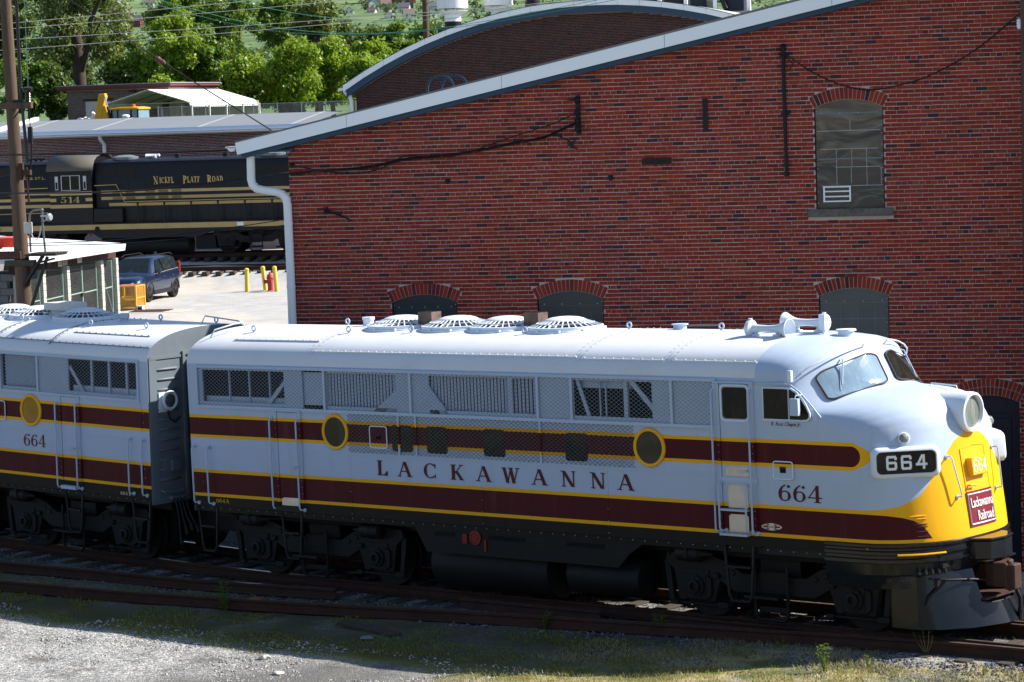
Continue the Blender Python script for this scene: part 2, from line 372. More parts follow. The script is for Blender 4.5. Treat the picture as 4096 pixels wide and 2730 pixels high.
def fan(parent, x, y, z, r=0.6):
    m = MB()
    m.lathe((x, y, z), (0, 0, 1), [(r + .03, -0.03), (r + .03, 0.015), (r, 0.02), (r, 0.07), (r - 0.03, 0.075), (r - .03, 0.03), (r - 0.06, 0.025), (0.02, 0.022)], 40)
    for k in range(10):
        a = 2 * PI * k / 10 + .2; m.box((x + (r + .02) * math.cos(a) - .02, y + (r + .02) * math.sin(a) - .02, z), (x + (r + .02) * math.cos(a) + .02, y + (r + .02) * math.sin(a) + .02, z + .035))
    o = m.build('roof_fan', M_LGREY, parent)
    b = MB()
    for k in range(32):
        a = 2 * PI * k / 32; ca, sa = math.cos(a), math.sin(a)
        b.bar((x + .28 * ca, y + .28 * sa, z + .172), (x + (r - .012) * ca, y + (r - .012) * sa, z + .066), 0.017, 0.012)
    b.lathe((x, y, z), (0, 0, 1), [(.46, .112), (.465, .122), (.455, .124), (.45, .114)], 36)
    b.build('fan_grille', M_LGREY, o)
    c = MB(); c.lathe((x, y, z), (0, 0, 1), [(.335, .150), (.33, .160), (.30, .178), (.22, .202), (.12, .214), (0.01, .218)], 36); c.build('fan_cap', M_ROOF, o)
    d = MB(); d.lathe((x, y, z), (0, 0, 1), [(r - .05, .026), (r - .06, .03), (0.02, .031)], 24); d.build('fan_duct', M_BLACK, o)
    return o
def eye(parent, x, y, z):
    m = MB(); P = arc(0, 0.07, 0.042, -90, 270, 14)
    m.tube([(x + a, y, z + b) for a, b in P], 0.014, 6, cap=False); m.cyl((x, y, z - 0.01), (x, y, z + 0.03), 0.02, 8)
    return m.build('lifting_eye', M_GREY, parent)
def porthole(parent, x, z, gl, r=0.292, y=-1.5):
    m = MB(); m.lathe((x, y, z), (0, -1, 0), [(r, -0.01), (r, 0.02), (r - .012, 0.034), (r - .035, 0.036), (r - .052, 0.026), (r - .055, 0.0)], 40)
    o = m.build('porthole', M_YEL, parent)
    g = MB(); g.lathe((x, y, z), (0, -1, 0), [(r - .05, -0.005), (r - .05, 0.012), (0.01, 0.012)], 40); g.build('glass', gl, o)
    return o
def winglass(parent, pts, y, mat, name='window', frame=None, fr=0.014, d=0.012):
    """flat pane standing d proud of plane y inside a thin frame"""
    m = MB(); m.prism([(a, y, b) for a, b in pts], (0, -d, 0)); o = m.build(name, mat, parent, smooth=0)
    if frame:
        f = MB(); P = [(a, y - d, b) for a, b in pts]; f.tube(P + [P[0], P[1]], fr, 6, cap=False); f.build('window_frame', frame, o)
    return o

# ---------------------------------------------------------------- truck (one of each kind, then copied)
def make_truck(parent):
    m = MB(); pts = [(-1.95, .85), (-1.9, .98), (-1.2, 1.0), (-.8, .88), (-.55, .74), (.55, .74), (.8, .88), (1.2, 1.0), (1.9, .98), (1.95, .85), (1.78, .72), (1.70, .28), (1.57, .28), (1.55, .64), (1.2, .64), (1.17, .28), (1.05, .28), (.95, .6), (.7, .46),
                     (-.7, .46), (-.95, .6), (-1.05, .28), (-1.17, .28), (-1.2, .64), (-1.55, .64), (-1.57, .28), (-1.70, .28), (-1.78, .72)]
    for y0 in (-1.17, 1.05): m.prism([(x, y0, z) for x, z in pts], (0, 0.12, 0))
    m.box((-.35, -1.0, .5), (.35, 1.0, .95))
    for sx in (-1, 1):
        m.box((sx * 1.37 - .36, -1.16, .215), (sx * 1.37 + .36, -1.10, .255))
        m.box((sx * 1.37 - .5, -1.19, .20), (sx * 1.37 - .36, -1.10, .27)); m.box((sx * 1.37 + .36, -1.19, .20), (sx * 1.37 + .56, -1.10, .29))
        m.prism([(sx * 1.98, -1.15, .85), (sx * 1.88, -1.15, .85), (sx * 1.80, -1.15, .22), (sx * 1.90, -1.15, .22)], (0, .08, 0))
        m.box((sx * 1.0 - .05, -1.22, .64), (sx * 1.0 + .05, -1.12, .72))
    for x in (-.86, -.72, .72, .9): m.cyl((x, -1.19, .80 if abs(x) > .8 else .74), (x, -1.165, .80 if abs(x) > .8 else .74), .045, 10)
    t = m.build('truck', M_UNDER, parent, bevel=0.01)
    w = MB(); w.lathe((0, 0, 0), (0, -1, 0), [(.10, .0), (.10, -.02), (.40, -.02), (.44, .0), (.508, .0), (.508, -.10), (.535, -.115), (.535, -.14), (.42, -.14), (.38, -.09), (.1, -.07)], 36)
    wheel = None
    for sx in (-1, 1):
        for sy in (-1, 1):
            if wheel is None:
                wheel = w.build('wheel', M_UNDER, t); o = wheel
            else: o = inst(wheel, t)
            o.location = (sx * 1.3715, sy * .83, .508)
            if sy > 0: o.rotation_euler = (0, 0, PI)
    jb = MB(); jb.box((-.175, -1.2, -.19), (.175, -1.0, .17)); jb.box((-.23, -1.19, .16), (.23, -1.0, .24)); jb.lathe((0, -1.2, 0), (0, -1, 0), [(.155, 0), (.155, .03), (.10, .035), (.10, .075), (.055, .08), (.05, .04), (.01, .04)], 18)
    for k in range(8): a = 2 * PI * k / 8; jb.cyl((.128 * math.cos(a), -1.23, .128 * math.sin(a)), (.128 * math.cos(a), -1.245, .128 * math.sin(a)), .014, 6)
    jb.prism([(.19, -1.21, -.2), (.28, -1.21, -.12), (.28, -1.21, .12), (.19, -1.21, .16)], (0, .1, 0))
    j = jb.build('journal_box', M_UNDER, t); j.location = (-1.3715, 0, .508); inst(j, t, (1.3715, 0, .508))
    b = MB(); b.lathe((0, 0, 0), (1, 0, 0), [(.09, 0), (.125, .02), (.125, .2), (.13, .21), (.13, .24), (.125, .25), (.125, .40), (.08, .43), (.05, .47), (.02, .62)], 20); b.box((.20, -.14, -.05), (.25, -.11, .2)); b.tube([(.0, -.05, .05), (-.12, -.05, .06), (-.16, 0, -.05)], .014, 6)
    bc = b.build('brake_cylinder', M_UNDER, t); bc.location = (-1.62, -1.26, 1.0); o = inst(bc, t, (1.62, -1.26, .96)); o.rotation_euler = (0, 0, PI); o.location = (1.55, -1.26, .95)
    st = MB(); st.tube([(-.28, -1.24, .9), (-.28, -1.24, .18), (-.22, -1.24, .11), (.22, -1.24, .11), (.28, -1.24, .18), (.28, -1.24, .9)], .028, 6); st.box((-.24, -1.22, .22), (.24, -1.0, .3))
    for k in range(4): st.box((-.30 + k * .14, -1.46, .455), (-.17 + k * .14, -1.2, .485))
    st.box((-.30, -1.475, .45), (.26, -1.455, .49)); st.box((-.24, -1.2, .62), (.24, -1.17, .80))
    st.build('truck_step', M_UNDER, t)
    return t
# ================================================================ cab unit locomotive
LA = empty('diesel_locomotive', M=TM, label='grey, maroon and yellow streamlined cab locomotive with rounded yellow nose', cat='locomotive', group='streamlined locomotives coupled in line')
BACK = -1.33                                                   # recess behind the screens
def shell(parent, x0, x1, mat, zt, bandx0, bandx1):
    rp = roofprof(15, 1.5, 3.62, zt); m = MB()
    low = [(-1.44, 1.10), (-1.44, 1.20), (-1.5, 1.205), (-1.5, 1.418), (-1.5, 1.8), (-1.5, 2.3), (-1.5, 2.9)]
    for a, b in ((x0, x1),):
        n = 6; xs = [a + (b - a) * i / n for i in range(n + 1)]
        m.grid([[(x, y, z) for x in xs] for y, z in low])
        m.grid([[(x, -y, z) for x in xs] for y, z in low[::-1]])
    # far side above the belt
    m.grid([[(x, 1.5, z) for x in (x0, x1)] for z in (2.9, 3.62)])
    # near side at the ends of the screen band
    for a, b in ((x0, bandx0), (bandx1, x1)):
        if b - a > .01: m.grid([[(x, -1.5, z) for x in (a, b)] for z in (2.9, 3.58)])
    m.grid([[(x, -1.5, z) for x in (x0, x1)] for z in (3.58, 3.62)])
    m.grid([[(x, y, 2.9) for x in (bandx0, bandx1)] for y in (-1.5, BACK)])
    m.grid([[(x, y, 3.58) for x in (bandx0, bandx1)] for y in (-1.5, BACK)])
    return m.build('body', mat, parent, recalc=False), rp
def roof(parent, x0, x1, zt, seams, ledges):
    rp = roofprof(15, 1.5, 3.62, zt); m = MB(); n = 8
    m.grid([[(x0 + (x1 - x0) * i / n, y, z) for i in range(n + 1)] for y, z in rp])
    o = m.build('roof', M_ROOF, parent, recalc=False, smooth=60)
    up = [(y * 1.003, z + .006) for y, z in rp]
    for x in seams:
        s = MB(); s.grid([[(x - .025, y, z), (x + .025, y, z)] for y, z in up[3:-3]])
        for y, z in up[4:22:1]:
            for dx in (-.07, .07): s.add([(x + dx - .012, y, z + .001), (x + dx, y - .012, z + .001), (x + dx + .012, y, z + .001), (x + dx, y + .012, z + .001), (x + dx, y, z + .012)], [(0, 1, 4), (1, 2, 4), (2, 3, 4), (3, 0, 4)])
        s.build('roof_seam', M_ROOF, o, recalc=False)
    l = MB()
    for a, b, yy in ledges:
        z = rzat(yy, zt); l.box((a, yy - .012, z - .008), (b, yy + .03, z + .016))
        for x, _ in rowpts(a + .05, b - .05, 0, .17): l.cyl((x, yy + .02, z + .01), (x, yy + .02, z + .03), .012, 6)
    l.build('roof_ledge', M_ROOF, o)
    return o
bodyA, _ = shell(LA, -7.15, 4.6, LIV_A, 4.15, -6.9, 3.9)
roofA = roof(LA, -7.15, 4.6, 4.15, [-4.25, 1.35, 3.05], [(-6.3, -4.3, -1.15), (-4.25, 1.3, -1.40), (1.4, 2.95, -1.42), (3.1, 4.6, -1.42)])
m = MB(); rp = roofprof(15, 1.5, 3.62, 4.15)
m.poly([(-7.149, -1.5, 1.10)] + [(-7.149, y, z) for y, z in rp] + [(-7.149, 1.5, 1.10)]); m.build('end_wall', M_DGREY, LA, recalc=False)
m = MB(); m.box((-6.9, BACK + .001, 2.9), (3.9, BACK + .02, 3.58)); m.build('intake_bay', M_VOID, LA)

# closed sheets, louvres and braces in the screen band
m = MB()
def sheet(x0, x1, z0=2.9, z1=3.58, y=-1.497): m.box((x0, y, z0), (x1, y + .03, z1))
for a, b in ((-6.9, -6.79), (-4.84, -4.42), (-2.34, -1.63), (.565, 1.28), (2.76, 3.9), (-.012, .085)): sheet(a, b)
m.prism([(-2.34, -1.497, 3.28), (-2.34, -1.497, 2.92), (-2.86, -1.497, 2.92)], (0, .03, 0))
m.prism([(-1.63, -1.497, 3.36), (-1.22, -1.497, 2.92), (-1.63, -1.497, 2.92)], (0, .03, 0))
for a, b in ((-3.87, -2.34), (-1.63, -.012), (.085, .565), (-6.79, -4.84), (1.28, 2.76)): sheet(a, b, 2.9, 2.985); sheet(a, b, 3.52, 3.58)
m.box((-4.42, -1.46, 2.985), (-3.87, -1.43, 3.52))
m.build('screen_backing', M_GREY, LA)
lv = MB(); lv.box((-.02, -.005, 0), (.02, .005, .54)); first = None
for a, b in ((-3.85, -2.36), (-1.61, -.03), (.10, .55)):
    n = int((b - a) / .068)
    for i in range(n + 1):
        x = a + (b - a) * i / n
        if first is None: first = lv.build('louvre_slat', M_GREY, LA, smooth=0); o = first
        else: o = inst(first, LA)
        o.location = (x, -1.43, 2.983); o.rotation_euler = (0, 0, R(20))
each('intake_brace', [((x - .012, -1.44, 2.95), (x + .012, -1.41, 3.55)) for x in (-6.2, -5.72, -5.24)] + [((2.215, -1.47, 2.95), (2.285, -1.43, 3.55))] + [((x - .009, -1.45, 2.95), (x + .009, -1.43, 3.55)) for x in (1.75, 1.86)] + [((-6.79, -1.42, 2.96), (-4.84, -1.36, 3.07)), ((1.3, -1.40, 3.40), (2.3, -1.36, 3.52))], M_GREY, LA)
for p_, q_, w_ in (((-4.86, -1.46, 3.34), (-5.28, -1.46, 2.95), .07), ((1.34, -1.46, 3.52), (1.55, -1.46, 2.97), .06), ((2.34, -1.46, 3.54), (2.78, -1.46, 3.1), .075)): m = MB(); m.bar(p_, q_, w_, .02, up=(0, 1, 0)); m.build('intake_brace', M_GREY, LA)
SCR = [(-6.88, -3.92), (-3.88, -2.03), (-1.99, .58), (.62, 1.24), (1.28, 3.11), (3.15, 3.88)]
first = None
for a, b in SCR:
    s_ = MB(); screen(s_, a, b, 2.915, 3.565, -1.52); s_.build('wire_screen', M_WIREG, LA, smooth=0, recalc=False)
s_ = MB(); screen(s_, -3.42, -2.55, 2.25, 2.88, -1.518); screen(s_, -2.55, 2.40, 2.25, 2.88, -1.518); s_.build('wire_screen', M_WIRED, LA, smooth=0, recalc=False)
# batten strips with rivets
st = MB(); rv = MB()
def batten(x0, z0, x1, z1, y=-1.5, th=.012): st.box((x0, y - th - .016, z0), (x1, y + .002, z1))
for a, b in ((-6.93, 3.93),):
    batten(a, 2.875, b, 2.925, th=.014); batten(a, 3.555, b, 3.60, th=.014)
    rivets(rv, rowpts(a + .04, b - .04, 2.90, .17), -1.53); rivets(rv, rowpts(a + .04, b - .04, 3.578, .17), -1.53)
for x in (-6.905, -3.90, -2.01, .60, 1.26, 3.13, 3.905):
    st.box((x - .022, -1.533, 2.925), (x + .022, -1.5, 3.555)); rivets(rv, colpts(x, 2.95, 3.53, .14), -1.533)
st.build('screen_batten', M_GREY, LA, smooth=0)
st = MB()
st.box((-6.93, -1.506, 2.20), (-5.15, -1.498, 2.245)); st.box((-4.5, -1.5075, 2.20), (3.86, -1.498, 2.25))
for x in (-2.0, .56 - 2.6 + 2.0): pass
for x in (-2.3, -1.93, .62): st.box((x - .018, -1.528, 2.25), (x + .018, -1.498, 2.875))
st.build('belt_batten', LIV_A, LA, smooth=0)
rivets(rv, rowpts(-6.88, -5.2, 2.222, .17), -1.506); rivets(rv, rowpts(-4.45, 3.8, 2.225, .17), -1.508)
st = MB()
for x in (-6.88, -3.42, -.62, 1.86): st.box((x - .016, -1.504, 1.21), (x + .016, -1.498, 2.2)); rivets(rv, colpts(x, 1.25, 2.15, .16), -1.504)
st.build('side_seam', LIV_A, LA, smooth=0)
rivets(rv, rowpts(-7.0, 6.0, 1.16, .22), -1.441, .011)
rv.build('rivets', M_GREY, LA, smooth=0, recalc=False, kind='stuff')
# square windows behind the screen, portholes, hatch
for a, b in ((-2.465, -2.02), (-1.72, -1.288), (-.54, -.103), (1.087, 1.516)):
    winglass(LA, rrect(a, 2.30, b, 2.722, .05), -1.498, M_GLASSD, 'square_window', None, d=.006)
porthole(LA, -3.705, 2.568, M_PORT); porthole(LA, 2.687, 2.56, M_PORT)
def hatch(parent, x0, z0, x1, z1, mat, y=-1.5):
    m = MB(); P = rrect(x0, z0, x1, z1, .04); m.prism([(a, y, b) for a, b in P], (0, -.02, 0)); o = m.build('filler_hatch', mat, parent, smooth=0)
    f = MB(); Q = [(a, y - .02, b) for a, b in P]; f.tube(Q + [Q[0], Q[1]], .010, 6, cap=False); f.build('hatch_rim', M_LGREY, o)
    k = MB(); cx, cz = (x0 + x1) / 2, (z0 + z1) / 2; k.box((cx - .05, y - .024, cz - .035), (cx + .05, y - .021, cz + .05)); k.build('latch_recess', M_VOID, o)
    k = MB(); k.box((cx - .05, y - .034, cz + .02), (cx + .05, y - .022, cz + .05)); k.build('latch', M_MAR, o)
hatch(LA, -2.93, 2.34, -2.56, 2.69, LIV_A); hatch(LA, 4.88, 2.20, 5.21, 2.45, LIV_A)
# rear side door and cab door
def side_door(parent, x0, x1, z0, z1, mat, win=None, plates=()):
    m = MB(); m.box((x0, -1.517, z0), (x1, -1.49, z1)); o = m.build('side_door', mat, parent, smooth=0)
    for a, b in ((x0 - .085, x0 - .012), (x1 + .012, x1 + .085)):
        f = MB(); f.box((a, -1.524, z0), (b, -1.49, z1 + .02)); r_ = MB(); rivets(r_, colpts((a + b) / 2, z0 + .05, z1 - .05, .1), -1.524, .008)
        q = f.build('door_jamb', mat, o, smooth=0); r_.build('jamb_rivets', M_GREY, o, smooth=0, recalc=False, kind='stuff')
    f = MB(); f.box((x0 - .1, -1.55, z1 + .02), (x1 + .1, -1.49, z1 + .045)); f.build('drip_rail', M_GREY, o, smooth=0)
    h = MB(); h.cyl((x1 - .06, -1.517, (z0 + z1) / 2 - .15), (x1 - .06, -1.56, (z0 + z1) / 2 - .15), .016, 8); h.bar((x1 - .06, -1.555, (z0 + z1) / 2 - .15), (x1 - .2, -1.56, (z0 + z1) / 2 - .165), .02); h.build('door_handle', M_GREY, o)
    if win:
        w = winglass(o, rrect(*win, .05), -1.517, M_GLASSD, 'door_window', None); f = MB(); P = [(a, -1.522, b) for a, b in rrect(win[0] - .03, win[1] - .03, win[2] + .03, win[3] + .03, .07)]; f.tube(P + [P[0], P[1]], .02, 6, cap=False); f.build('window_frame', M_LGREY, o)
    for a, b, c_, d_ in plates:
        p = MB(); p.prism([(x, -1.517, z) for x, z in ((a, b), (c_, b), (c_, d_ - .03), (c_ - .04, d_), (a + .04, d_), (a, d_ - .03))], (0, -.008, 0)); p.build('kick_plate', M_BARE, o, smooth=0)
    return o
side_door(LA, -5.02, -4.56, 1.36, 2.85, LIV_A, None, ((-4.99, 1.31, -4.58, 1.44),))
side_door(LA, 3.99, 4.49, 1.36, 3.52, LIV_A, (4.045, 3.035, 4.465, 3.48), ((4.06, 2.21, 4.46, 2.34), (4.085, 1.75, 4.425, 2.08), (4.085, 1.40, 4.425, 1.66)))
m = MB(); m.box((-5.14, -1.56, 1.22), (-4.5, -1.44, 1.30)); m.build('door_sill', M_BLACK, LA, smooth=0)
for x, a, b in ((-7.05, 1.25, 2.22), (-6.69, 1.245, 2.21), (-5.145, 1.25, 2.745), (-4.53, 1.25, 2.745), (3.885, 1.39, 3.44), (4.53, 1.40, 3.45)): handrail(LA, x, a, b)
handrail(LA, 3.985, 1.42, 2.12, off=.12); handrail(LA, 4.45, 1.42, 2.10, off=.12)
m = MB(); m.box((3.98, -1.62, 1.715), (4.45, -1.53, 1.74)); m.box((3.98, -1.63, 1.36), (4.45, -1.53, 1.39)); m.box((3.88, -1.527, 2.12), (4.6, -1.5, 2.19)); m.build('step_rung', M_GREY, LA, smooth=0)
for x in (-6.87, -4.86): stirrup(LA, x, .42, 1.2)
stirrup(LA, 4.2, .40, 1.32, .42, -1.45)
# lettering
xs = [-2.845, -2.39, -1.885, -1.36, -.79, -.27, .395, .985, 1.595, 2.0]
xs = [-2.85, -2.375, -1.83, -1.28, -.72, -.185, .40, .97, 1.535, 2.06]
letters('LACKAWANNA', 0, 1.905, .238, 0, -1.505, M_MARL, LA, .005, 1.0, xs, 1.28)
letters('664', 4.93, 1.89, .24, 0, -1.503, M_MARL, LA, .004, 1.0, None, 1.18)
letters('664', -6.59, 1.27, .068, 0, -1.505, M_YEL, LA, .004, .8, None, 1.2); letters('A', -6.36, 1.27, .068, 0, -1.505, M_YEL, LA, .004, .8, None, 1.2)
letters('F', 6.33, 1.215, .085, 0, -1.503, M_YEL, LA, .004, .9, None, 1.1)
text_obj('lettering', 'R. Ross Chapin Jr.', .075, M_MARL, LA, Matrix.Translation((4.85, -1.502, 2.955)) @ Matrix.Rotation(R(90), 4, 'X'), .001, .35, .50)
# builder's emblem
m = MB(); P = [(4.63 + .175 + .175 * math.cos(t), -1.503, 1.51 + .052 * math.sin(t) * (1 - .25 * abs(math.cos(t)))) for t in [2 * PI * i / 28 for i in range(28)]]; m.prism(P, (0, -.004, 0)); em = m.build('builder_emblem', M_OFFW, LA, smooth=0)
k = MB(); k.prism([(4.66, -1.5075, 1.497), (4.95, -1.5075, 1.497), (4.95, -1.5075, 1.523), (4.66, -1.5075, 1.523)], (0, -.001, 0)); k.build('emblem_band', M_RED, em, smooth=0)
k = MB(); k.prism([(4.70, -1.5075, 1.528), (4.91, -1.5075, 1.528), (4.88, -1.5075, 1.548), (4.73, -1.5075, 1.548)], (0, -.001, 0)); k.prism([(4.70, -1.5075, 1.472), (4.91, -1.5075, 1.472), (4.88, -1.5075, 1.492), (4.73, -1.5075, 1.492)][::1], (0, -.001, 0)); k.build('emblem_wing', plain('blue_paint', (.03, .05, .25), .4), em, smooth=0)
k = MB(); k.lathe((4.805, -1.508, 1.51), (0, -1, 0), [(.05, 0), (.05, .003), (.01, .003)], 20); d_ = k.build('emblem_disc', M_OFFW, em)
text_obj('emblem_lettering', 'EMD', .042, M_MAR, em, Matrix.Translation((4.765, -1.5125, 1.495)) @ Matrix.Rotation(R(90), 4, 'X'), .0006, 0, .08)
# roof equipment
for x in (-3.49, -2.285, -1.25, -.035): fan(LA, x, 0, 4.135)
for x in (-2.88, -.62):
    m = MB(); y = -.02
    m.prism([(x - .15, y - .12, 4.1), (x + .15, y - .12, 4.1), (x + .15, y + .12, 4.1), (x - .15, y + .12, 4.1)], (0, 0, .31)); o = m.build('exhaust_stack', M_STACK, LA, smooth=0)
    m = MB(); m.box((x - .125, y - .095, 4.40), (x + .125, y + .095, 4.415)); m.build('stack_mouth', M_VOID, o, smooth=0)
for x, y in ((-6.25, -.75), (-5.1, .35), (-4.05, -.72), (-3.9, .4), (-2.75, -.62), (-.35, -.62), (1.15, .1), (2.9, .1), (-4.8, .5)): eye(LA, x, y, rzat(y) - .005)
m = MB(); z = rzat(-.1); m.lathe((-4.42, .15, z), (0, 0, 1), [(.10, -.02), (.10, .03), (.09, .035), (.09, .10), (.105, .105), (.105, .15), (.02, .155)], 18); m.build('filler_cap', M_LGREY, LA)
m = MB(); m.lathe((2.05, .2, 4.12), (0, 0, 1), [(.11, -.02), (.10, .09), (.13, .10), (.13, .115), (.02, .12)], 18); m.build('roof_vent', M_GREY, LA)
m = MB(); m.lathe((5.18, .0, 4.09), (0, 0, 1), [(.13, -.02), (.115, .075), (.15, .085), (.145, .11), (.02, .118)], 22); m.build('roof_vent', M_LGREY, LA)
def horn(parent, x, y, z, sgn, L=.72):
    m = MB(); ax = (sgn, 0, 0); x0 = x - sgn * L / 2
    m.lathe((x0, y, z), ax, [(.03, -.055), (.10, -.05), (.125, -.03), (.125, .03), (.075, .06), (.058, .12), (.05, .3), (.058, .45), (.075, .53), (.105, .60), (.14, .66), (.15, .685), (.14, .69), (.10, .62), (.06, .52), (.03, .45)], 26)
    for k, r in ((.10, .04), (.47, .035)):
        xx = x0 + sgn * k; zb = rzat(y) - .005; m.cyl((xx, y, zb), (xx, y, z - .03), r, 10, r * .7); m.cyl((xx, y, zb), (xx, y, zb + .03), .075, 12)
    m.cyl((x0, y, z + .10), (x0, y, z + .15), .03, 8)
    return m.build('air_horn', M_LGREY, parent)
horn(LA, 4.22, -.5, 4.235, 1); horn(LA, 4.42, .05, 4.285, -1)
m = MB(); m.cyl((4.86, -.1, 4.08), (4.86, -.1, 4.2), .02, 8); m.cyl((4.86, -.1, 4.08), (4.86, -.1, 4.12), .045, 10); m.box((4.81, -.14, 4.19), (4.91, -.06, 4.42)); m.build('antenna_box', M_LGREY, LA)
m = MB(); m.tube([(-6.98, -1.08, rzat(-1.08)), (-6.9, -1.05, rzat(-1.05) + .12), (-6.75, -.75, rzat(-.75) + .13), (-6.72, -.55, rzat(-.55) + .12), (-6.72, -.5, rzat(-.5))], .014, 6); m.build('roof_grab_iron', M_LGREY, LA)

# ---------------------------------------------------------------- nose and cab front
ROWS = [  # zs, xs (side edge)   xc, zc (centre line)  half width, p, q, r
    (1.22, 6.25, 7.37, 1.22, 1.5, 2.2, 2.4, 2), (1.42, 6.25, 7.36, 1.42, 1.5, 2.2, 2.4, 2), (1.62, 6.24, 7.335, 1.62, 1.5, 2.2, 2.4, 2), (1.85, 6.23, 7.30, 1.85, 1.5, 2.2, 2.4, 2), (2.1, 6.20, 7.265, 2.1, 1.5, 2.2, 2.4, 2),
    (2.35, 6.17, 7.225, 2.35, 1.5, 2.2, 2.35, 2), (2.55, 6.13, 7.195, 2.57, 1.5, 2.15, 2.3, 2), (2.68, 6.08, 7.165, 2.78, 1.5, 2.1, 2.25, 2), (2.78, 6.02, 7.12, 2.97, 1.498, 2.05, 2.2, 2.0), (2.86, 5.95, 7.04, 3.13, 1.494, 2.0, 2.2, 2.0),
    (2.92, 5.87, 6.92, 3.25, 1.49, 1.9, 2.15, 2.0), (2.97, 5.80, 6.76, 3.325, 1.485, 1.8, 2.1, 1.95), (3.01, 5.74, 6.56, 3.37, 1.48, 1.7, 2.1, 1.85), (3.05, 5.68, 6.34, 3.395, 1.475, 1.55, 2.05, 1.7), (3.09, 5.62, 6.15, 3.41, 1.47, 1.4, 2.0, 1.5),
    (3.13, 5.57, 6.02, 3.425, 1.465, 1.25, 2.0, 1.35), (3.18, 5.52, 5.95, 3.45, 1.46, 1.12, 2.0, 1.2), (3.24, 5.475, 5.905, 3.51, 1.455, 1.06, 2.0, 1.12), (3.31, 5.42, 5.86, 3.60, 1.455, 1.04, 2.0, 1.08), (3.38, 5.37, 5.81, 3.70, 1.455, 1.04, 2.0, 1.08),
    (3.45, 5.31, 5.755, 3.80, 1.455, 1.05, 2.0, 1.08), (3.50, 5.25, 5.71, 3.88, 1.46, 1.1, 2.0, 1.15), (3.55, 5.17, 5.655, 3.96, 1.47, 1.2, 2.05, 1.35), (3.59, 5.08, 5.57, 4.025, 1.48, 1.4, 2.1, 1.7), (3.61, 4.98, 5.44, 4.07, 1.49, 1.6, 2.2, 2.0),
    (3.62, 4.88, 5.25, 4.10, 1.497, 1.8, 2.3, 2.2), (3.62, 4.76, 4.98, 4.125, 1.5, 2.0, 2.3, 2.3), (3.62, 4.60, 4.60, 4.15, 1.5, 2.0, 2.3, 2.3)]
def nose_pt(tr, ph):
    """tr: row (float), ph: -90 near side .. 0 centre line .. 90"""
    i = min(int(tr), len(ROWS) - 2); f = tr - i
    zs, xs_, xc, zc, w, p, q, r = [a + (b - a) * f for a, b in zip(ROWS[i], ROWS[i + 1])]
    s_, c_ = math.sin(R(ph)), max(0.0, math.cos(R(ph)))
    return Vector((xs_ + (xc - xs_) * c_ ** (2 / p), w * math.copysign(abs(s_) ** (2 / q), s_), zs + (zc - zs) * c_ ** (2 / r)))
def nose_n(tr, ph):
    e = .02; a = nose_pt(min(tr + e, len(ROWS) - 1.001), ph) - nose_pt(max(tr - e, 0), ph); b = nose_pt(tr, min(ph + .4, 89.9)) - nose_pt(tr, max(ph - .4, -89.9))
    n = b.cross(a).normalized(); return n if n.dot(nose_pt(tr, ph) - Vector((5.0, 0, 2.2))) > 0 else -n
NR = (len(ROWS) - 1) * 3
PH = [-90 + 180 * j / 60 for j in range(61)]
m = MB()
m.grid([[(4.6, -1.5, nose_pt(i / 3, -90).z)] + [(4.6 + (nose_pt(i / 3, -90).x - 4.6) * k, -1.5 + (nose_pt(i / 3, -90).y + 1.5) * k ** 3, nose_pt(i / 3, -90).z) for k in (.33, .66)] + [tuple(nose_pt(i / 3, ph)) for ph in PH]
        + [(4.6 + (nose_pt(i / 3, 90).x - 4.6) * k, 1.5 + (nose_pt(i / 3, 90).y - 1.5) * k ** 3, nose_pt(i / 3, 90).z) for k in (.66, .33)] + [(4.6, 1.5, nose_pt(i / 3, 90).z)] for i in range(NR + 1)])
m.build('nose', LIV_N, LA, recalc=True, smooth=70)
def nose_find(y, z):
    """surface point of the nose at given y, z on its front"""
    best = None
    for i in range(0, NR * 2):
        tr = i / 6
        if tr > len(ROWS) - 2: break
        lo, hi = -90.0, 90.0
        for _ in range(24):
            mid = (lo + hi) / 2
            if nose_pt(tr, mid).y < y: lo = mid
            else: hi = mid
        P = nose_pt(tr, lo); d = abs(P.z - z)
        if best is None or d < best[0] - 1e-6: best = (d, P, tr, lo)
        if P.z > z + .1 and best[0] < .05: break
    return best[1], nose_n(best[2], best[3])
def patch(trs, phs, name, mat, off, corner=.5, parent=LA, frame=None, fr=.022, n=12):
    """rounded rectangle on the nose skin: trs = (t0, t1) rows, phs = (p0, p1)"""
    P = rrect(0, 0, 1, 1, .18, 5); m = MB(); mid = []
    def sk(u, v):
        tr = trs[0] + (trs[1] - trs[0]) * v; ph = phs[0] + (phs[1] - phs[0]) * u; return nose_pt(tr, ph) + nose_n(tr, ph) * off
    rings = [[sk(.5 + (u - .5) * k, .5 + (v - .5) * k) for u, v in P] for k in (1, .88, .75, .62, .5, .38, .25, .12)]
    m.grid([r + [r[0]] for r in rings]); m.poly(rings[-1]); o = m.build(name, mat, parent, smooth=80)
    if frame:
        f = MB(); r = [p + Vector((0, 0, 0)) for p in rings[0]]; f.tube(r + [r[0], r[1]], fr, 8, cap=False); f.build('window_gasket', frame, o)
    return o
patch((16.0, 21.0), (-56, -4.5), 'windshield', M_GLASSW, .022, frame=M_GASKET, fr=.014)
patch((16.0, 21.0), (4.5, 56), 'windshield', M_GLASSD, .022, frame=M_GASKET, fr=.014)
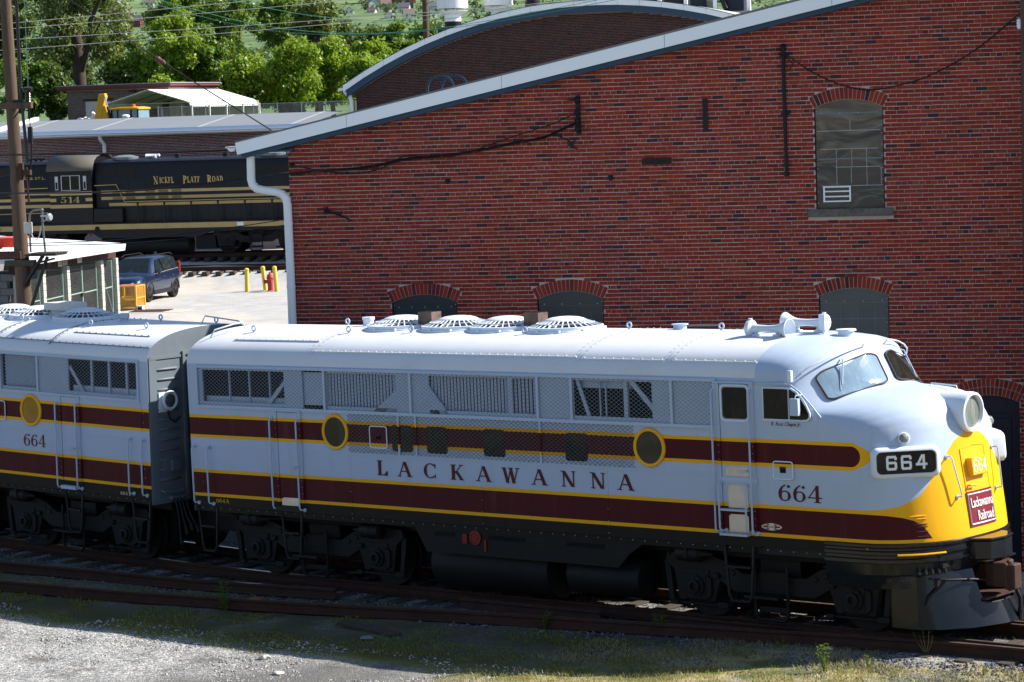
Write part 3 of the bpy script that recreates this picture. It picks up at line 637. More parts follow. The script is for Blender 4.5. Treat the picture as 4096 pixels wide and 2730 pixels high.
for s_ in (-1, 1):
    m = MB(); a = nose_pt(21.6, s_ * 30) + nose_n(21.6, s_ * 30) * .02; b = nose_pt(21.2, s_ * 32) + nose_n(21.2, s_ * 32) * .07; c_ = nose_pt(18.0, s_ * 40) + nose_n(18, s_ * 40) * .035
    m.tube([a, b, c_], .010, 6); d_ = nose_pt(20.2, s_ * 36) + nose_n(20.2, s_ * 36) * .03; e_ = nose_pt(17.2, s_ * 43) + nose_n(17.2, s_ * 43) * .025; m.tube([d_, e_], .008, 5); m.build('wiper', M_GREY, LA)
    m = MB(); pts = [nose_pt(22.2, s_ * q) + nose_n(22.2, s_ * q) * h for q, h in ((64, .0), (60, .07), (50, .09), (38, .09), (26, .09), (16, .09), (11, .08), (10.5, .0))]; m.tube(pts, .012, 6); m.build('windshield_grab_iron', M_LGREY, LA)
m = MB(); m.tube([nose_pt(12.2, 10) + Vector((-.1, 0, .0)), nose_pt(12.2, 10) + Vector((-.1, 0, .05)), nose_pt(10.6, 10) + Vector((0, 0, .10)), nose_pt(10.4, 10)], .011, 6); m.build('nose_grab_iron', M_LGREY, LA)
# side window of the cab
sw = [(4.735, 3.035), (5.40, 3.035), (5.48, 3.045), (5.52, 3.08), (5.52, 3.14), (5.47, 3.24), (5.40, 3.34), (5.31, 3.43), (5.22, 3.48), (5.10, 3.49), (4.735, 3.485)]
w_ = winglass(LA, sw, -1.492, M_GLASSD, 'cab_side_window', M_LGREY, .016, .014)
m = MB(); m.box((5.165, -1.515, 3.04), (5.185, -1.502, 3.48)); m.build('window_bar', M_GREY, w_, smooth=0)
m = MB(); m.tube([(4.62, -1.51, 3.545), (5.05, -1.51, 3.55), (5.22, -1.51, 3.53), (5.36, -1.505, 3.44), (5.55, -1.49, 3.24), (5.68, -1.47, 3.08)], .014, 6); m.build('window_drip_rail', M_GREY, LA)
m = MB(); m.tube([(5.40, -1.5, 3.40), (5.36, -1.6, 3.40), (5.36, -1.62, 3.36)], .012, 6); m.box((5.29, -1.66, 3.12), (5.43, -1.60, 3.36)); m.build('side_mirror', M_GREY, LA, bevel=.012)
m = MB(); m.cyl((5.22, -1.47, 3.60), (5.22, -1.53, 3.60), .025, 8); m.box((5.19, -1.54, 3.58), (5.25, -1.49, 3.74)); m.build('marker_bracket', M_LGREY, LA)
# headlight
hx = 7.22; m = MB(); m.lathe((hx, 0, 3.06), (1, 0, -.03), [(.262, -.75), (.275, -.35), (.28, -.12), (.285, -.02), (.278, .025), (.245, .035), (.225, .0), (.215, -.05)], 40); hl = m.build('headlight', M_LGREY, LA)
m = MB(); m.lathe((hx, 0, 3.06), (1, 0, -.03), [(.217, -.03), (.217, -.01), (.01, .0)], 36); m.build('lens', M_LENS, hl)
# classification lamps and number boards
for s_ in (-1, 1):
    P, nn = nose_find(s_ * 1.14, 2.80); m = MB(); m.lathe(P - nn * .03, nn, [(.085, 0), (.085, .045), (.07, .05)], 20); o = m.build('class_lamp', M_LGREY, LA); m = MB(); m.lathe(P - nn * .03, nn, [(.07, .045), (.06, .075), (.035, .095), (.01, .1)], 20); m.build('lens', M_LENS, o)
    c0 = Vector((6.83, s_ * 1.155, 2.475)); nn = Vector((.69, s_ * .72, .06)).normalized(); ux = Vector((0, 0, 1)).cross(nn).normalized() * 1; uz = nn.cross(ux)
    if True: ux = ux if s_ < 0 else ux
    def bp(a, b, d): return c0 + ux * a + uz * b + nn * d
    m = MB(); P = rrect(-.475, -.215, .475, .215, .10, 5); Q = rrect(-.44, -.18, .44, .18, .08, 5)
    m.grid([[bp(a, b, -.35) for a, b in P] + [bp(*P[0], -.35)], [bp(a, b, .05) for a, b in P] + [bp(*P[0], .05)], [bp(a, b, .085) for a, b in Q] + [bp(*Q[0], .085)], [bp(a * .955, b * .88, .09) for a, b in Q] + [bp(Q[0][0] * .955, Q[0][1] * .88, .09)], [bp(a * .93, b * .83, .065) for a, b in Q] + [bp(Q[0][0] * .93, Q[0][1] * .83, .065)]])
    nb = m.build('number_board', M_LGREY, LA, smooth=50)
    m = MB(); m.prism([bp(a * .94, b * .84, .066) for a, b in Q], nn * .004); m.build('board_glass', M_GLASSD, nb, smooth=0)
    rot = Matrix((ux, uz, nn)).transposed().to_4x4()
    # block numerals built from strokes
    for i, ch in enumerate('664'):
        m = MB(); ox = -.28 + i * .205; h = .20; w2 = .15; th = .034
        def bar2(x0, y0, x1, y1, e): m.prism([(ox + x0, y0 - .1, e), (ox + x1, y0 - .1, e), (ox + x1, y1 - .1, e), (ox + x0, y1 - .1, e)], (0, 0, .002))
        if ch == '6': bar2(0, .02, th, h - .02, 0); bar2(.012, 0, w2 - .012, th, .0003); bar2(w2 - th, .02, w2, .105, .0006); bar2(th, .085, w2 - .012, .085 + th, .0009); bar2(.012, h - th, w2 - .012, h, .0012); bar2(w2 - th, h - .06, w2, h - .02, .0015)
        else: bar2(w2 - .055, 0, w2 - .055 + th, h, 0); bar2(0, .05, w2 + .01, .05 + th, .0003); m.prism([(ox, -.05, .0006), (ox + .035, -.05, .0006), (ox + w2 - .03, .1, .0006), (ox + w2 - .07, .1, .0006)], (0, 0, .002))
        o = m.build('numeral', M_WHITE, nb, smooth=0); o.matrix_local = Matrix.Translation(c0 + nn * .0705) @ rot
# nose door with number box, plate and grab irons
def nose_sheet(y0, y1, z0, z1, off, name, mat, parent, ny=8, nz=8, inset=None):
    m = MB(); rows = []
    for i in range(nz + 1):
        row = []
        for j in range(ny + 1):
            P, nn = nose_find(y0 + (y1 - y0) * j / ny, z0 + (z1 - z0) * i / nz); row.append(P + nn * off)
        rows.append(row)
    m.grid(rows); return m.build(name, mat, parent, smooth=60)
nd = nose_sheet(-.31, .31, 1.50, 2.585, .006, 'nose_door', M_YEL, LA)
m = MB(); pts = []
for y, z in [(-.31, 1.5), (-.31, 2.0), (-.31, 2.585), (0, 2.60), (.31, 2.585), (.31, 2.0), (.31, 1.5)]: P, nn = nose_find(y, z); pts.append(P + nn * .006)
m.tube(pts, .006, 5); m.build('door_seam', M_YEL, nd)
pl = nose_sheet(-.34, .34, 1.50, 1.98, .014, 'name_plate', M_PLATE, LA); m = MB()
for off, mat_ in ((.02, M_WHITE),):
    pts = []
    for y, z in [(-.31, 1.53), (0, 1.53), (.31, 1.53), (.31, 1.74), (.31, 1.95), (0, 1.95), (-.31, 1.95), (-.31, 1.74), (-.31, 1.53)]: P, nn = nose_find(y, z); pts.append(P + nn * .016)
    m.tube(pts, .011, 4, cap=False); m.build('plate_border', M_WHITE, pl)
P, nn = nose_find(0, 1.74); up = (nose_find(0, 1.9)[0] - nose_find(0, 1.6)[0]).normalized(); rr = up.cross(nn).normalized()
rotP = Matrix((rr, up, nn)).transposed().to_4x4()
text_obj('plate_lettering', 'Lackawanna', .20, M_WHITE, pl, Matrix.Translation(P + nn * .022 - rr * .285 + up * .015) @ rotP, .002, 0, .57)
text_obj('plate_lettering', 'Railroad', .20, M_WHITE, pl, Matrix.Translation(P + nn * .022 - rr * .15 - up * .175) @ rotP, .002, 0, .40)
P, nn = nose_find(0, 2.30); m = MB(); nb2 = Vector((1, 0, .1)).normalized(); ru = Vector((0, 1, 0)); uu = nb2.cross(ru)
m.prism([P - nb2 * .02 + ru * a + uu * b for a, b in ((-.21, -.125), (.21, -.125), (.21, .125), (-.21, .125))], nb2 * .11); bx = m.build('number_box', M_YEL, LA, bevel=.008)
rotB = Matrix((ru, uu, nb2)).transposed().to_4x4()
m = MB()
DOT = {'6': [(1, 6), (2, 6), (0, 5), (0, 4), (0, 3), (1, 3.4), (2, 3.2), (3, 2.4), (3, 1.2), (2, .2), (1, .2), (0, 1), (0, 2), (3, 5.4)], '4': [(2, 6), (1.5, 5), (1, 4), (.5, 3), (0, 2), (1, 2), (2, 2), (3, 2), (2, 5), (2, 4), (2, 3), (2, 1), (2, 0)]}
for i, ch in enumerate('664'):
    for a, b in DOT[ch]:
        q = P + nb2 * .09 + ru * (-.165 + i * .125 + a * .027) + uu * (-.085 + b * .029); m.lathe(q, nb2, [(.0125, 0), (.0125, .004), (.004, .007)], 8)
m.build('reflector_numeral', M_WHITE, bx)
P, nn = nose_find(-.26, 2.045); m = MB(); m.tube([P, P + nn * .05, P + nn * .06 + Vector((0, .13, -.01))], .016, 6); m.build('door_handle', M_YEL, nd)
for s_ in (-1, 1):
    m = MB(); A_, na = nose_find(s_ * .60, 2.50); B_, nb_ = nose_find(s_ * .52, 1.92); m.tube([A_, A_ + na * .09, A_ + na * .10 + (B_ - A_) * .06, B_ + nb_ * .10 - (B_ - A_) * .06, B_ + nb_ * .09, B_], .011, 6)
    for q in (A_, B_): m.cyl(q - na * .005, q + na * .02, .03, 8)
    m.build('nose_handrail', M_GREY, LA)
for k in range(6):
    z = 1.47 + k * .056; A_, na = nose_find(-1.24, z); B_, nb_ = nose_find(-1.06, z); m = MB(); m.tube([A_, A_ * .5 + B_ * .5 + na * .012, B_ + nb_ * .006], [.006, .013, .006], 6); m.build('nose_louvre', M_MAR if k < 4 else M_YEL, LA)
# black apron with ridges, pilot, coupler
def plan(z, off, n=40, a0=-90, a1=90):
    out = []
    for j in range(n + 1):
        ph = a0 + (a1 - a0) * j / n; s_, c_ = math.sin(R(ph)), max(0, math.cos(R(ph)))
        out.append((6.25 + (1.12 + off) * c_ ** (2 / 2.2), (1.5 + off) * math.copysign(abs(s_) ** (2 / 2.4), s_), z))
    return out
m = MB()
prof = [(1.37, .004), (1.355, .03), (1.32, .03), (1.30, .012), (1.27, .012), (1.255, .034), (1.215, .034), (1.20, .012), (1.16, .012), (1.145, .034), (1.10, .034), (1.085, .0), (.93, -.02), (.90, -.05), (.72, -.12)]
m.grid([[(5.7, -1.5 - o_, z)] + plan(z, o_) + [(5.7, 1.5 + o_, z)] for z, o_ in prof]); m.build('apron', M_GLOSSB, LA, recalc=False, smooth=30)
m = MB(); m.box((4.6, -1.44, 1.10), (6.25, 1.44, 1.21)); m.build('cab_sill', M_BLACK, LA, smooth=0)
m = MB(); A_ = plan(1.22, .075, 40); a = A_[6]; b = A_[13]; m.tube([plan(1.22, .03)[6], a, A_[8], A_[10], b, plan(1.22, .03)[13]], .015, 6); m.build('apron_grab_iron', M_YEL, LA)
m = MB(); rows = []
for z, k in ((.93, 0.), (.70, .25), (.45, .6), (.16, 1.0)):
    rows.append([(6.55, -1.18, z), (6.95 + .02 * k, -1.16 - .02 * k, z), (7.12 + .13 * k, -.98 - .05 * k, z), (7.30 + .25 * k, -.66 - .06 * k, z), (7.38 + .30 * k, -.40, z), (7.42 + .34 * k, -.2, z), (7.43 + .36 * k, 0, z), (7.42 + .34 * k, .2, z), (7.38 + .30 * k, .40, z), (7.30 + .25 * k, .66 + .06 * k, z), (7.12 + .13 * k, .98 + .05 * k, z), (6.95 + .02 * k, 1.16 + .02 * k, z), (6.55, 1.18, z)])
ks = 13; m.v = [p for r_ in rows for p in r_]; m.f = [(i * ks + j, i * ks + j + 1, (i + 1) * ks + j + 1, (i + 1) * ks + j) for i in range(3) for j in range(12) if i == 2 or not 4 <= j <= 7]; m.m = [0] * len(m.f)
pil = m.build('pilot', M_GLOSSB, LA, recalc=False, smooth=24)
m = MB(); m.v = [(p[0] - .04, p[1] * .97, p[2]) for r_ in rows for p in r_]; m.f = [(i * 13 + j, i * 13 + j + 1, (i + 1) * 13 + j + 1, (i + 1) * 13 + j) for i in range(3) for j in range(12) if i == 2 or not 4 <= j <= 7]; m.m = [0] * len(m.f); m.build('pilot_back', M_BLACK, LA, recalc=False)
m = MB(); m.tube([(7.35, -.42, .52), (7.5, -.2, .5), (7.55, 0, .5)], .02, 6); m.box((7.2, -.42, .50), (7.60, .42, .53)); m.build('pilot_shelf', M_RUST, LA)
m = MB(); m.box((7.15, -.40, 1.02), (7.62, .40, 1.05)); m.prism([(7.25, -.42, 1.05), (7.45, -.40, 1.05), (7.62, -.30, 1.05), (7.68, 0, 1.05), (7.62, .30, 1.05), (7.45, .40, 1.05), (7.25, .42, 1.05)], (0, 0, .26)); m.prism([(7.2, -.46, 1.315), (7.45, -.42, 1.315), (7.64, -.30, 1.315), (7.70, 0, 1.315), (7.64, .30, 1.315), (7.45, .42, 1.315), (7.2, .46, 1.315)], (0, 0, .035)); m.build('anticlimber', M_GLOSSB, LA, smooth=0, bevel=.012)
m = MB(); m.box((7.1, -.13, .70), (7.5, .13, .96)); m.prism([(7.45, -.20, .66), (7.62, -.24, .66), (7.80, -.22, .66), (7.84, -.06, .66), (7.72, .02, .66), (7.72, .16, .66), (7.60, .24, .66), (7.45, .18, .66)], (0, 0, .34)); m.prism([(7.74, -.20, .62), (7.90, -.17, .62), (7.92, .02, .62), (7.80, .05, .62)], (0, 0, .36)); m.cyl((7.80, -.12, .60), (7.80, -.12, 1.03), .04, 10); m.build('coupler', M_RUST, LA, smooth=0, bevel=.02)
m = MB(); m.box((7.02, -1.0, .70), (7.18, -.92, .84)); m.tube([(7.10, -1.06, .86), (7.3, -.9, .84), (7.45, -.5, .80), (7.55, -.2, .74)], .014, 6); m.tube([(7.28, -.95, .84), (7.22, -1.02, .74), (7.12, -1.12, .62), (7.08, -1.14, .50)], .022, 6); m.build('uncoupling_lever', M_BLACK, LA)
m = MB(); m.tube([(7.70, .2, .60), (7.76, .22, .45), (7.76, .22, .25)], .030, 8); m.cyl((7.76, .22, .30), (7.76, .22, .24), .042, 8); m.cyl((7.76, .22, .24), (7.77, .20, .14), .036, 8); m.build('air_hose', M_BLACK, LA)
m = MB(); m.box((7.05, -.95, 1.0), (7.25, -.55, 1.06))
for k in range(5): q = plan(.98, .03, 40)[9 + k]; m.cyl((q[0], q[1], .99), (q[0] + .02, q[1] - .02, .93), .022, 6)
m.build('hose_manifold', M_BLACK, LA)
# underframe, tank, skirts
m = MB(); m.box((-7.1, -1.0, .95), (6.9, 1.0, 1.15)); m.box((-6.85, -.62, .30), (6.6, .62, .96)); m.build('underframe', M_UNDER, LA, smooth=0)
m = MB(); m.prism([(-2.15, -1.42, 1.12), (2.45, -1.42, 1.12), (2.15, -1.42, .93), (1.95, -1.42, .72), (-1.9, -1.42, .72), (-1.98, -1.42, .85)], (0, .04, 0))
sk = m.build('tank_skirt', M_UNDER, LA, smooth=0)
each('skirt_slot', [((a, -1.425, .985), (b, -1.41, 1.055)) for a, b in ((-1.72, -1.30), (-.60, .15), (.95, 1.70))], M_VOID, sk)
m = MB(); m.lathe((-1.98, -.85, .50), (1, 0, 0), [(.02, -.0), (.42, .02), (.44, .08), (.44, 2.35), (.42, 2.4), (.02, 2.42)], 28); m.lathe((.75, -.95, .50), (1, 0, 0), [(.02, 0), (.28, .02), (.31, .06), (.31, 1.35), (.28, 1.4), (.02, 1.42)], 26); m.box((-1.9, -.8, .15), (.45, .8, .9)); m.build('fuel_tank', M_UNDER, LA)
m = MB(); m.lathe((-.86, -1.42, 1.00), (0, -1, 0), [(.115, 0), (.115, .02), (.085, .022), (.08, .012), (.055, .012), (.05, .02), (.01, .02)], 24); m.box((-1.12, -1.445, .90), (-1.03, -1.42, 1.05)); m.box((-.68, -1.44, .80), (-.64, -1.42, .98)); m.build('fuel_gauge', M_RED, sk)
trA = make_truck(LA); trA.location = (-4.572, 0, 0); t2 = copy_tree(trA, LA); t2.location = (4.572, 0, 0)
m = MB()
for a in (-6.4, -5.9): m.tube([(a, -1.2, 1.1), (a + .3, -1.15, .8), (a + .35, -1.1, .5)], .02, 6)
m.tube([(-7.0, -1.0, 1.05), (-6.3, -1.3, 1.03), (-3, -1.32, 1.03)], .018, 6); m.build('air_pipe', M_UNDER, LA)
# ================================================================ booster unit behind
LB = empty('booster_locomotive', M=BM, label='grey and maroon cabless locomotive unit with dark ribbed end wall and amber porthole', cat='locomotive', group='streamlined locomotives coupled in line')
m = MB(); rpB = roofprof(15, 1.5, 3.60, 4.12)
for a, b in ((-7.1, 6.95),):
    for yy in (-1.5, 1.5):
        m.grid([[(x, yy * k, z) for x in (a, a + 4, a + 8, b)] for k, z in ((.96, 1.10), (.96, 1.2), (1, 1.205), (1, 1.8), (1, 2.4), (1, 2.93))])
    m.grid([[(x, 1.5, z) for x in (a, b)] for z in (2.93, 3.60)])
    m.grid([[(x, -1.5, z) for x in (6.72, b)] for z in (2.93, 3.60)]); m.grid([[(x, -1.5, z) for x in (a, -6.8)] for z in (2.93, 3.60)])
    m.grid([[(x, y, 2.93) for x in (-6.8, 6.72)] for y in (-1.5, BACK)]); m.grid([[(x, y, 3.60) for x in (-6.8, 6.72)] for y in (-1.5, BACK)])
m.build('body', LIV_B, LB, recalc=False)
m = MB(); m.grid([[(-7.1 + 14.05 * i / 6, y, z) for i in range(7)] for y, z in rpB]); rfB = m.build('roof', M_ROOF, LB, recalc=False, smooth=60)
l = MB()
for x in (4.3, 2.7, -1.0):
    up = [(y * 1.003, z + .006) for y, z in rpB]; l.grid([[(x - .02, y, z), (x + .02, y, z)] for y, z in up[3:-3]])
    for y, z in up[4:24]: l.cyl((x + .07, y, z - .01), (x + .07, y, z + .012), .012, 5)
for a, b, yy in ((-2, 4.3, -1.38), (4.6, 6.6, -1.1), (4.3, 6.9, -1.40)):
    z = rzat(yy, 4.12) - .01; l.box((a, yy - .01, z), (b, yy + .02, z + .014))
    for x, _ in rowpts(a + .05, b - .05, 0, .17): l.cyl((x, yy + .02, z), (x, yy + .02, z + .03), .012, 5)
l.build('roof_ledge', M_DGREY, rfB)
m = MB(); m.box((-6.8, BACK, 2.93), (6.72, BACK + .02, 3.6)); m.build('intake_bay', M_VOID, LB)
m = MB()
for a, b in ((6.69, 6.72), (4.03, 4.86), (.2, 3.02), (-6.8, -.3)): m.box((a, -1.497, 2.93), (b, -1.47, 3.60))
m.box((4.86, -1.497, 2.93), (6.7, -1.47, 2.995)); m.box((4.86, -1.497, 3.56), (6.7, -1.47, 3.6)); m.box((3.02, -1.497, 2.93), (4.03, -1.47, 3.0)); m.box((3.02, -1.497, 3.57), (4.03, -1.47, 3.6))
m.build('screen_backing', M_GREY, LB, smooth=0)
each('intake_brace', [((x - .025, -1.45, 2.96), (x + .025, -1.42, 3.58)) for x in (5.43, 5.89, 6.35)] + [((4.9, -1.42, 2.96), (6.69, -1.36, 3.09))], M_GREY, LB)
m = MB(); m.bar((4.87, -1.46, 3.42), (5.24, -1.46, 2.96), .065, .02, up=(0, 1, 0)); m.build('intake_brace', M_GREY, LB, smooth=0)
for i in range(27):
    o = inst(first if False else bpy.data.objects['louvre_slat'], LB); o.location = (3.06 + i * .036, -1.43, 3.0); o.scale = (.55, 1, 1.05)
for a, b in ((4.92 - .06, 6.69), (4.07, 4.86), (3.02, 4.01), (.5, 2.98)):
    s_ = MB(); screen(s_, a, b, 2.945, 3.585, -1.52); s_.build('wire_screen', M_WIREG, LB, smooth=0, recalc=False)
st = MB(); rv = MB()
for z in (2.91, 3.60): st.box((0, -1.528, z - .022), (6.74, -1.498, z + .022)); rivets(rv, rowpts(.1, 6.7, z, .16), -1.528)
for x in (6.71, 4.04, 3.0): st.box((x - .02, -1.531, 2.93), (x + .02, -1.498, 3.58)); rivets(rv, colpts(x, 2.96, 3.55, .13), -1.531)
st.build('screen_batten', M_GREY, LB, smooth=0)
st = MB(); st.box((5.25, -1.505, 2.22), (6.9, -1.498, 2.26)); st.box((.5, -1.505, 2.22), (4.5, -1.498, 2.26)); st.box((6.73, -1.506, 1.21), (6.76, -1.498, 2.9)); st.box((2.75, -1.506, 1.21), (2.78, -1.498, 2.2)); st.build('belt_batten', LIV_B, LB, smooth=0)
rivets(rv, rowpts(5.3, 6.85, 2.24, .17), -1.506); rivets(rv, rowpts(.6, 4.4, 2.24, .17), -1.506); rivets(rv, colpts(6.8, 1.25, 3.5, .16), -1.5); rivets(rv, rowpts(0, 6.9, 1.16, .22), -1.441, .011)
rv.build('rivets', M_GREY, LB, smooth=0, recalc=False, kind='stuff')
porthole(LB, 3.81, 2.585, M_PORTY, .29); hatch(LB, 2.72, 2.36, 3.09, 2.71, LIV_B)
side_door(LB, 4.66, 5.06, 1.36, 2.88, LIV_B, None, ())
m = MB(); m.box((4.66, -1.60, 1.24), (5.06, -1.5, 1.30)); m.build('door_sill', M_GREY, LB, smooth=0)
for x, a, b in ((4.56, 1.25, 2.77), (5.10, 1.26, 2.77), (6.47, 1.28, 2.24), (6.81, 1.27, 2.24)): handrail(LB, x, a, b)
stirrup(LB, 4.84, .45, 1.2); stirrup(LB, 6.62, .42, 1.2)
letters('664', 3.56, 1.93, .225, 0, -1.503, plain('faded_maroon_paint', (.13, .03, .03), .6, var=.2), LB, .004, 1.0, None, 1.05)
letters('664', 6.15, 1.235, .058, 0, -1.504, M_OFFW, LB, .004, .8, None, 1.2); letters('B', 6.36, 1.235, .058, 0, -1.504, M_OFFW, LB, .004, .8, None, 1.2)
for x in (3.62, 2.38, 1.55, .3): fan(LB, x, 0, 4.105)
m = MB(); m.box((2.86, -.18, 4.08), (3.28, .2, 4.27)); m.box((2.74, -.24, 4.262), (3.40, .26, 4.40)); m.build('exhaust_hood', plain('weathered_white', (.55, .56, .55), .6, var=.15, scale=4), LB, smooth=0, bevel=.01)
for x, y in ((2.6, -.65), (4.65, -.75), (5.35, .3), (6.1, -.72), (6.75, .35), (3.9, .5)): eye(LB, x, y, rzat(y, 4.12) - .005)
m = MB(); m.lathe((4.75, -.05, 4.1), (0, 0, 1), [(.09, 0), (.07, .06), (.10, .07), (.10, .15), (.02, .155)], 8); m.build('filler_cap', M_GREY, LB)
m = MB(); m.tube([(6.45, .28, rzat(.28, 4.12)), (6.5, .32, 4.24), (6.9, .75, 4.13), (6.92, .8, 4.05)], .014, 6); m.build('roof_grab_iron', M_GREY, LB)
# end wall with pressed ribs
m = MB(); m.poly([(6.95, -1.5, 1.10)] + [(6.95, y, z) for y, z in rpB] + [(6.95, 1.5, 1.10)]); ew = m.build('end_wall', M_DGREY, LB, recalc=False, smooth=0)
m = MB(); m.box((6.95, -1.47, 1.15), (6.965, -1.30, 3.66)); m.box((6.95, -.70, 1.1), (6.99, -.64, 3.72)); m.box((6.95, .64, 1.1), (6.99, .70, 3.72)); m.box((6.95, -.64, 3.66), (6.99, .64, 3.72)); m.box((6.95, -1.44, 3.62), (6.968, -.7, 3.67)); m.build('end_frame', M_DGREY, ew, smooth=0)
rb = MB(); rb.lathe((0, 0, 0), (0, 1, 0), [(.005, -.25), (.022, -.23), (.022, .23), (.005, .25)], 8); rib = None
for i in range(12):
    o = rib = rb.build('pressed_rib', M_DGREY, ew) if rib is None else inst(rib, ew)
    o.location = (6.955, -1.06, 3.44 - i * .175)
rib = None
m = MB(); m.box((6.95, -1.28, 2.70), (6.985, -.98, 3.04)); m.cyl((6.98, -1.1, 2.9), (7.06, -1.1, 2.9), .12, 20, .165); el = m.build('end_lamp', M_LGREY, ew)
m = MB(); m.lathe((7.06, -1.1, 2.9), (1, 0, 0), [(.165, -.02), (.175, .01), (.15, .03), (.15, .012)], 24); m.build('lamp_rim', M_LGREY, el)
m = MB(); m.lathe((7.06, -1.1, 2.9), (1, 0, 0), [(.15, .0), (.1, .02), (.01, .03)], 20); m.build('lens', plain('mirror_lamp', (.5, .5, .5), .08, .9), el)
m = MB(); m.tube([(7.0, -1.1, 2.73), (7.02, -1.08, 2.58), (7.0, -.95, 2.5), (6.97, -.8, 2.58)], .014, 6); m.build('lamp_cable', M_BLACK, el)
m = MB(); m.box((6.95, -1.2, 1.62), (6.975, -.74, 1.88)); m.box((6.97, -1.05, 1.66), (7.03, -.93, 1.85)); m.cyl((6.97, -.90, 1.74), (7.02, -.90, 1.74), .085, 16); m.build('end_socket', M_DGREY, ew, smooth=0)
m = MB(); m.tube([(6.97, -1.3, 1.34), (7.03, -1.28, 1.31), (7.03, -.82, 1.29), (6.97, -.8, 1.32)], .02, 6); m.box((6.95, -1.1, 1.16), (7.05, -.78, 1.22)); m.build('end_manifold', M_DGREY, ew)
for k, (y, z) in enumerate(((-1.08, .38), (-1.0, .55), (-.93, .62), (-.84, .58))):
    m = MB(); m.tube([(7.02, y, 1.2), (7.10, y + .01, 1.1), (7.14 + .02 * k, y + .02, .85), (7.18 + .05 * k, y + .02, z + .1)], .018, 6); m.cyl((7.18 + .05 * k, y + .02, z + .12), (7.2 + .06 * k, y + .02, z), .035, 8); m.build('air_hose', M_BLACK, LB)
each('coupler', [((6.9, -.3, .55), (7.85, .3, 1.02)), ((-7.5, -.3, .65), (-7, .3, .98))], M_BLACK, LB)
m = MB(); m.box((6.96, -.62, 1.0), (7.4, .62, 3.62)); m.build('gangway_bellows', M_BLACK, LB, smooth=0, bevel=.05)
m = MB(); m.box((-7.0, -1.0, .95), (6.9, 1.0, 1.15)); m.box((-6.85, -.62, .30), (6.6, .62, .96)); m.prism([(-2.1, -1.42, 1.12), (2.2, -1.42, 1.12), (1.9, -1.42, .72), (-1.8, -1.42, .72)], (0, .04, 0)); m.cyl((-1.8, -.85, .5), (1.6, -.85, .5), .44, 24); m.build('underframe', M_UNDER, LB, smooth=30)
tb = copy_tree(trA, LB); tb.location = (4.54, 0, -.03); tb = copy_tree(trA, LB); tb.location = (-4.54, 0, -.03)
# ================================================================ ground and tracks
def sstep(a, b, x):
    t = np.clip((x - a) / (b - a), 0, 1); return t * t * (3 - 2 * t)
D1 = np.array([2.774, 8.736]); WA = 0.4594
E1 = np.array([math.cos(WA), math.sin(WA)]); E2 = np.array([-math.sin(WA), math.cos(WA)])
def gz(x, y):
    """ground height"""
    x = np.asarray(x, float); y = np.asarray(y, float)
    tx = np.clip(x, -60, 14); near = 0.0194 * np.clip(tx, -7.2, 14) + np.where(tx < -7.2, -.0086 * (tx + 7.2), 0) - .205 - 0.0041 * np.clip(y, -6, 2)
    z = near + (-.80 - near) * sstep(1.6, 3.6, y) * sstep(-14, -8, x)
    vv = x * E2[0] + y * E2[1]
    z = z + (.66 - z) * sstep(14, 34, vv)
    z = z + .62 * sstep(60.8, 64.0, vv) + .42 * sstep(65.8, 67.0, vv)
    z = z + 4.9 * sstep(75, 92, vv)
    return z + 6.2 * np.clip((-9.5 - y) / 22, 0, 1) ** 1.15 + .25 * np.sin(x * .9) * np.sin(y * 1.1) * sstep(-11, -14, y)
def sheet(name, xs, ys, mat, dz=0.0, kind='structure', amp=0.0):
    X, Y = np.meshgrid(xs, ys); Z = gz(X, Y) + dz
    if amp: Z = Z + amp * (np.sin(X * 2.1 + 1.3 * np.sin(Y * 1.7)) * np.sin(Y * 2.7 + X * .6) + .5 * np.sin(X * 5.3 + Y * 3.1))
    m = MB(); V = np.stack([X, Y, Z], -1); m.grid(V.tolist()); return m.build(name, mat, None, recalc=False, smooth=60, kind=kind)
# yard ground: gravel, cinders, moss and dry grass mixed by noise, with some shade painted in
m, t, b = newmat('yard_ground'); v = coord(t); X, Y, Z = sep(t, v)
n_big = noise(t, v, .35, 5, .6); n_mid = noise(t, v, 1.3, 6, .62); n_fine = noise(t, v, 22, 3, .6); n_st = noise(t, v, 60, 2, .5)
vo = t.nodes.new('ShaderNodeTexVoronoi'); vo.inputs['Scale'].default_value = 34; t.links.new(v, vo.inputs['Vector']); vcell = sep(t, vo.outputs['Color'])[0]; vd = N(t, vo.outputs['Distance'])
grav = ramp(t, vcell, [(0, (.12, .125, .13)), (.5, (.26, .26, .255)), (.8, (.42, .41, .39)), (1, (.60, .58, .55))])
cind = mix(t, n_fine, (.03, .028, .026), (.13, .12, .11))
c = mix(t, lin(n_mid + n_fine * .35, .55, .78), cind, grav)
pale = (X < 0.6) * (Y < -4.6)
c = mix(t, lin(n_big + (0 - X) * .05 + (0 - Y - 6) * .05, .25, .60) * lin(n_mid, .3, .5), c, grav)
moss = mix(t, n_fine, (.075, .085, .012), (.24, .22, .045)); dry = mix(t, n_fine, (.22, .17, .08), (.46, .38, .20))
strip = 1 - lin((Y + 4.55 + (X * .02)).abs(), .35, 1.0)
c = mix(t, lin(n_mid + strip * .30, .60, .72) * strip, c, moss)
rgt = lin(X + (0 - Y) * .55, 4.2, 6.0) * (Y < 2)
ndr = noise(t, v, 1.1, 6, .65)
c = mix(t, rgt * lin(ndr, .40, .52) * lin(0 - Y - X * .0, .9, 1.7), c, dry); c = mix(t, rgt * lin(ndr, .56, .66) * lin(0 - Y, .9, 1.7), c, moss)
gr2 = lin(0 - Y, 1.6, 2.6) * (1 - lin(0 - Y, 4.3, 5.2))
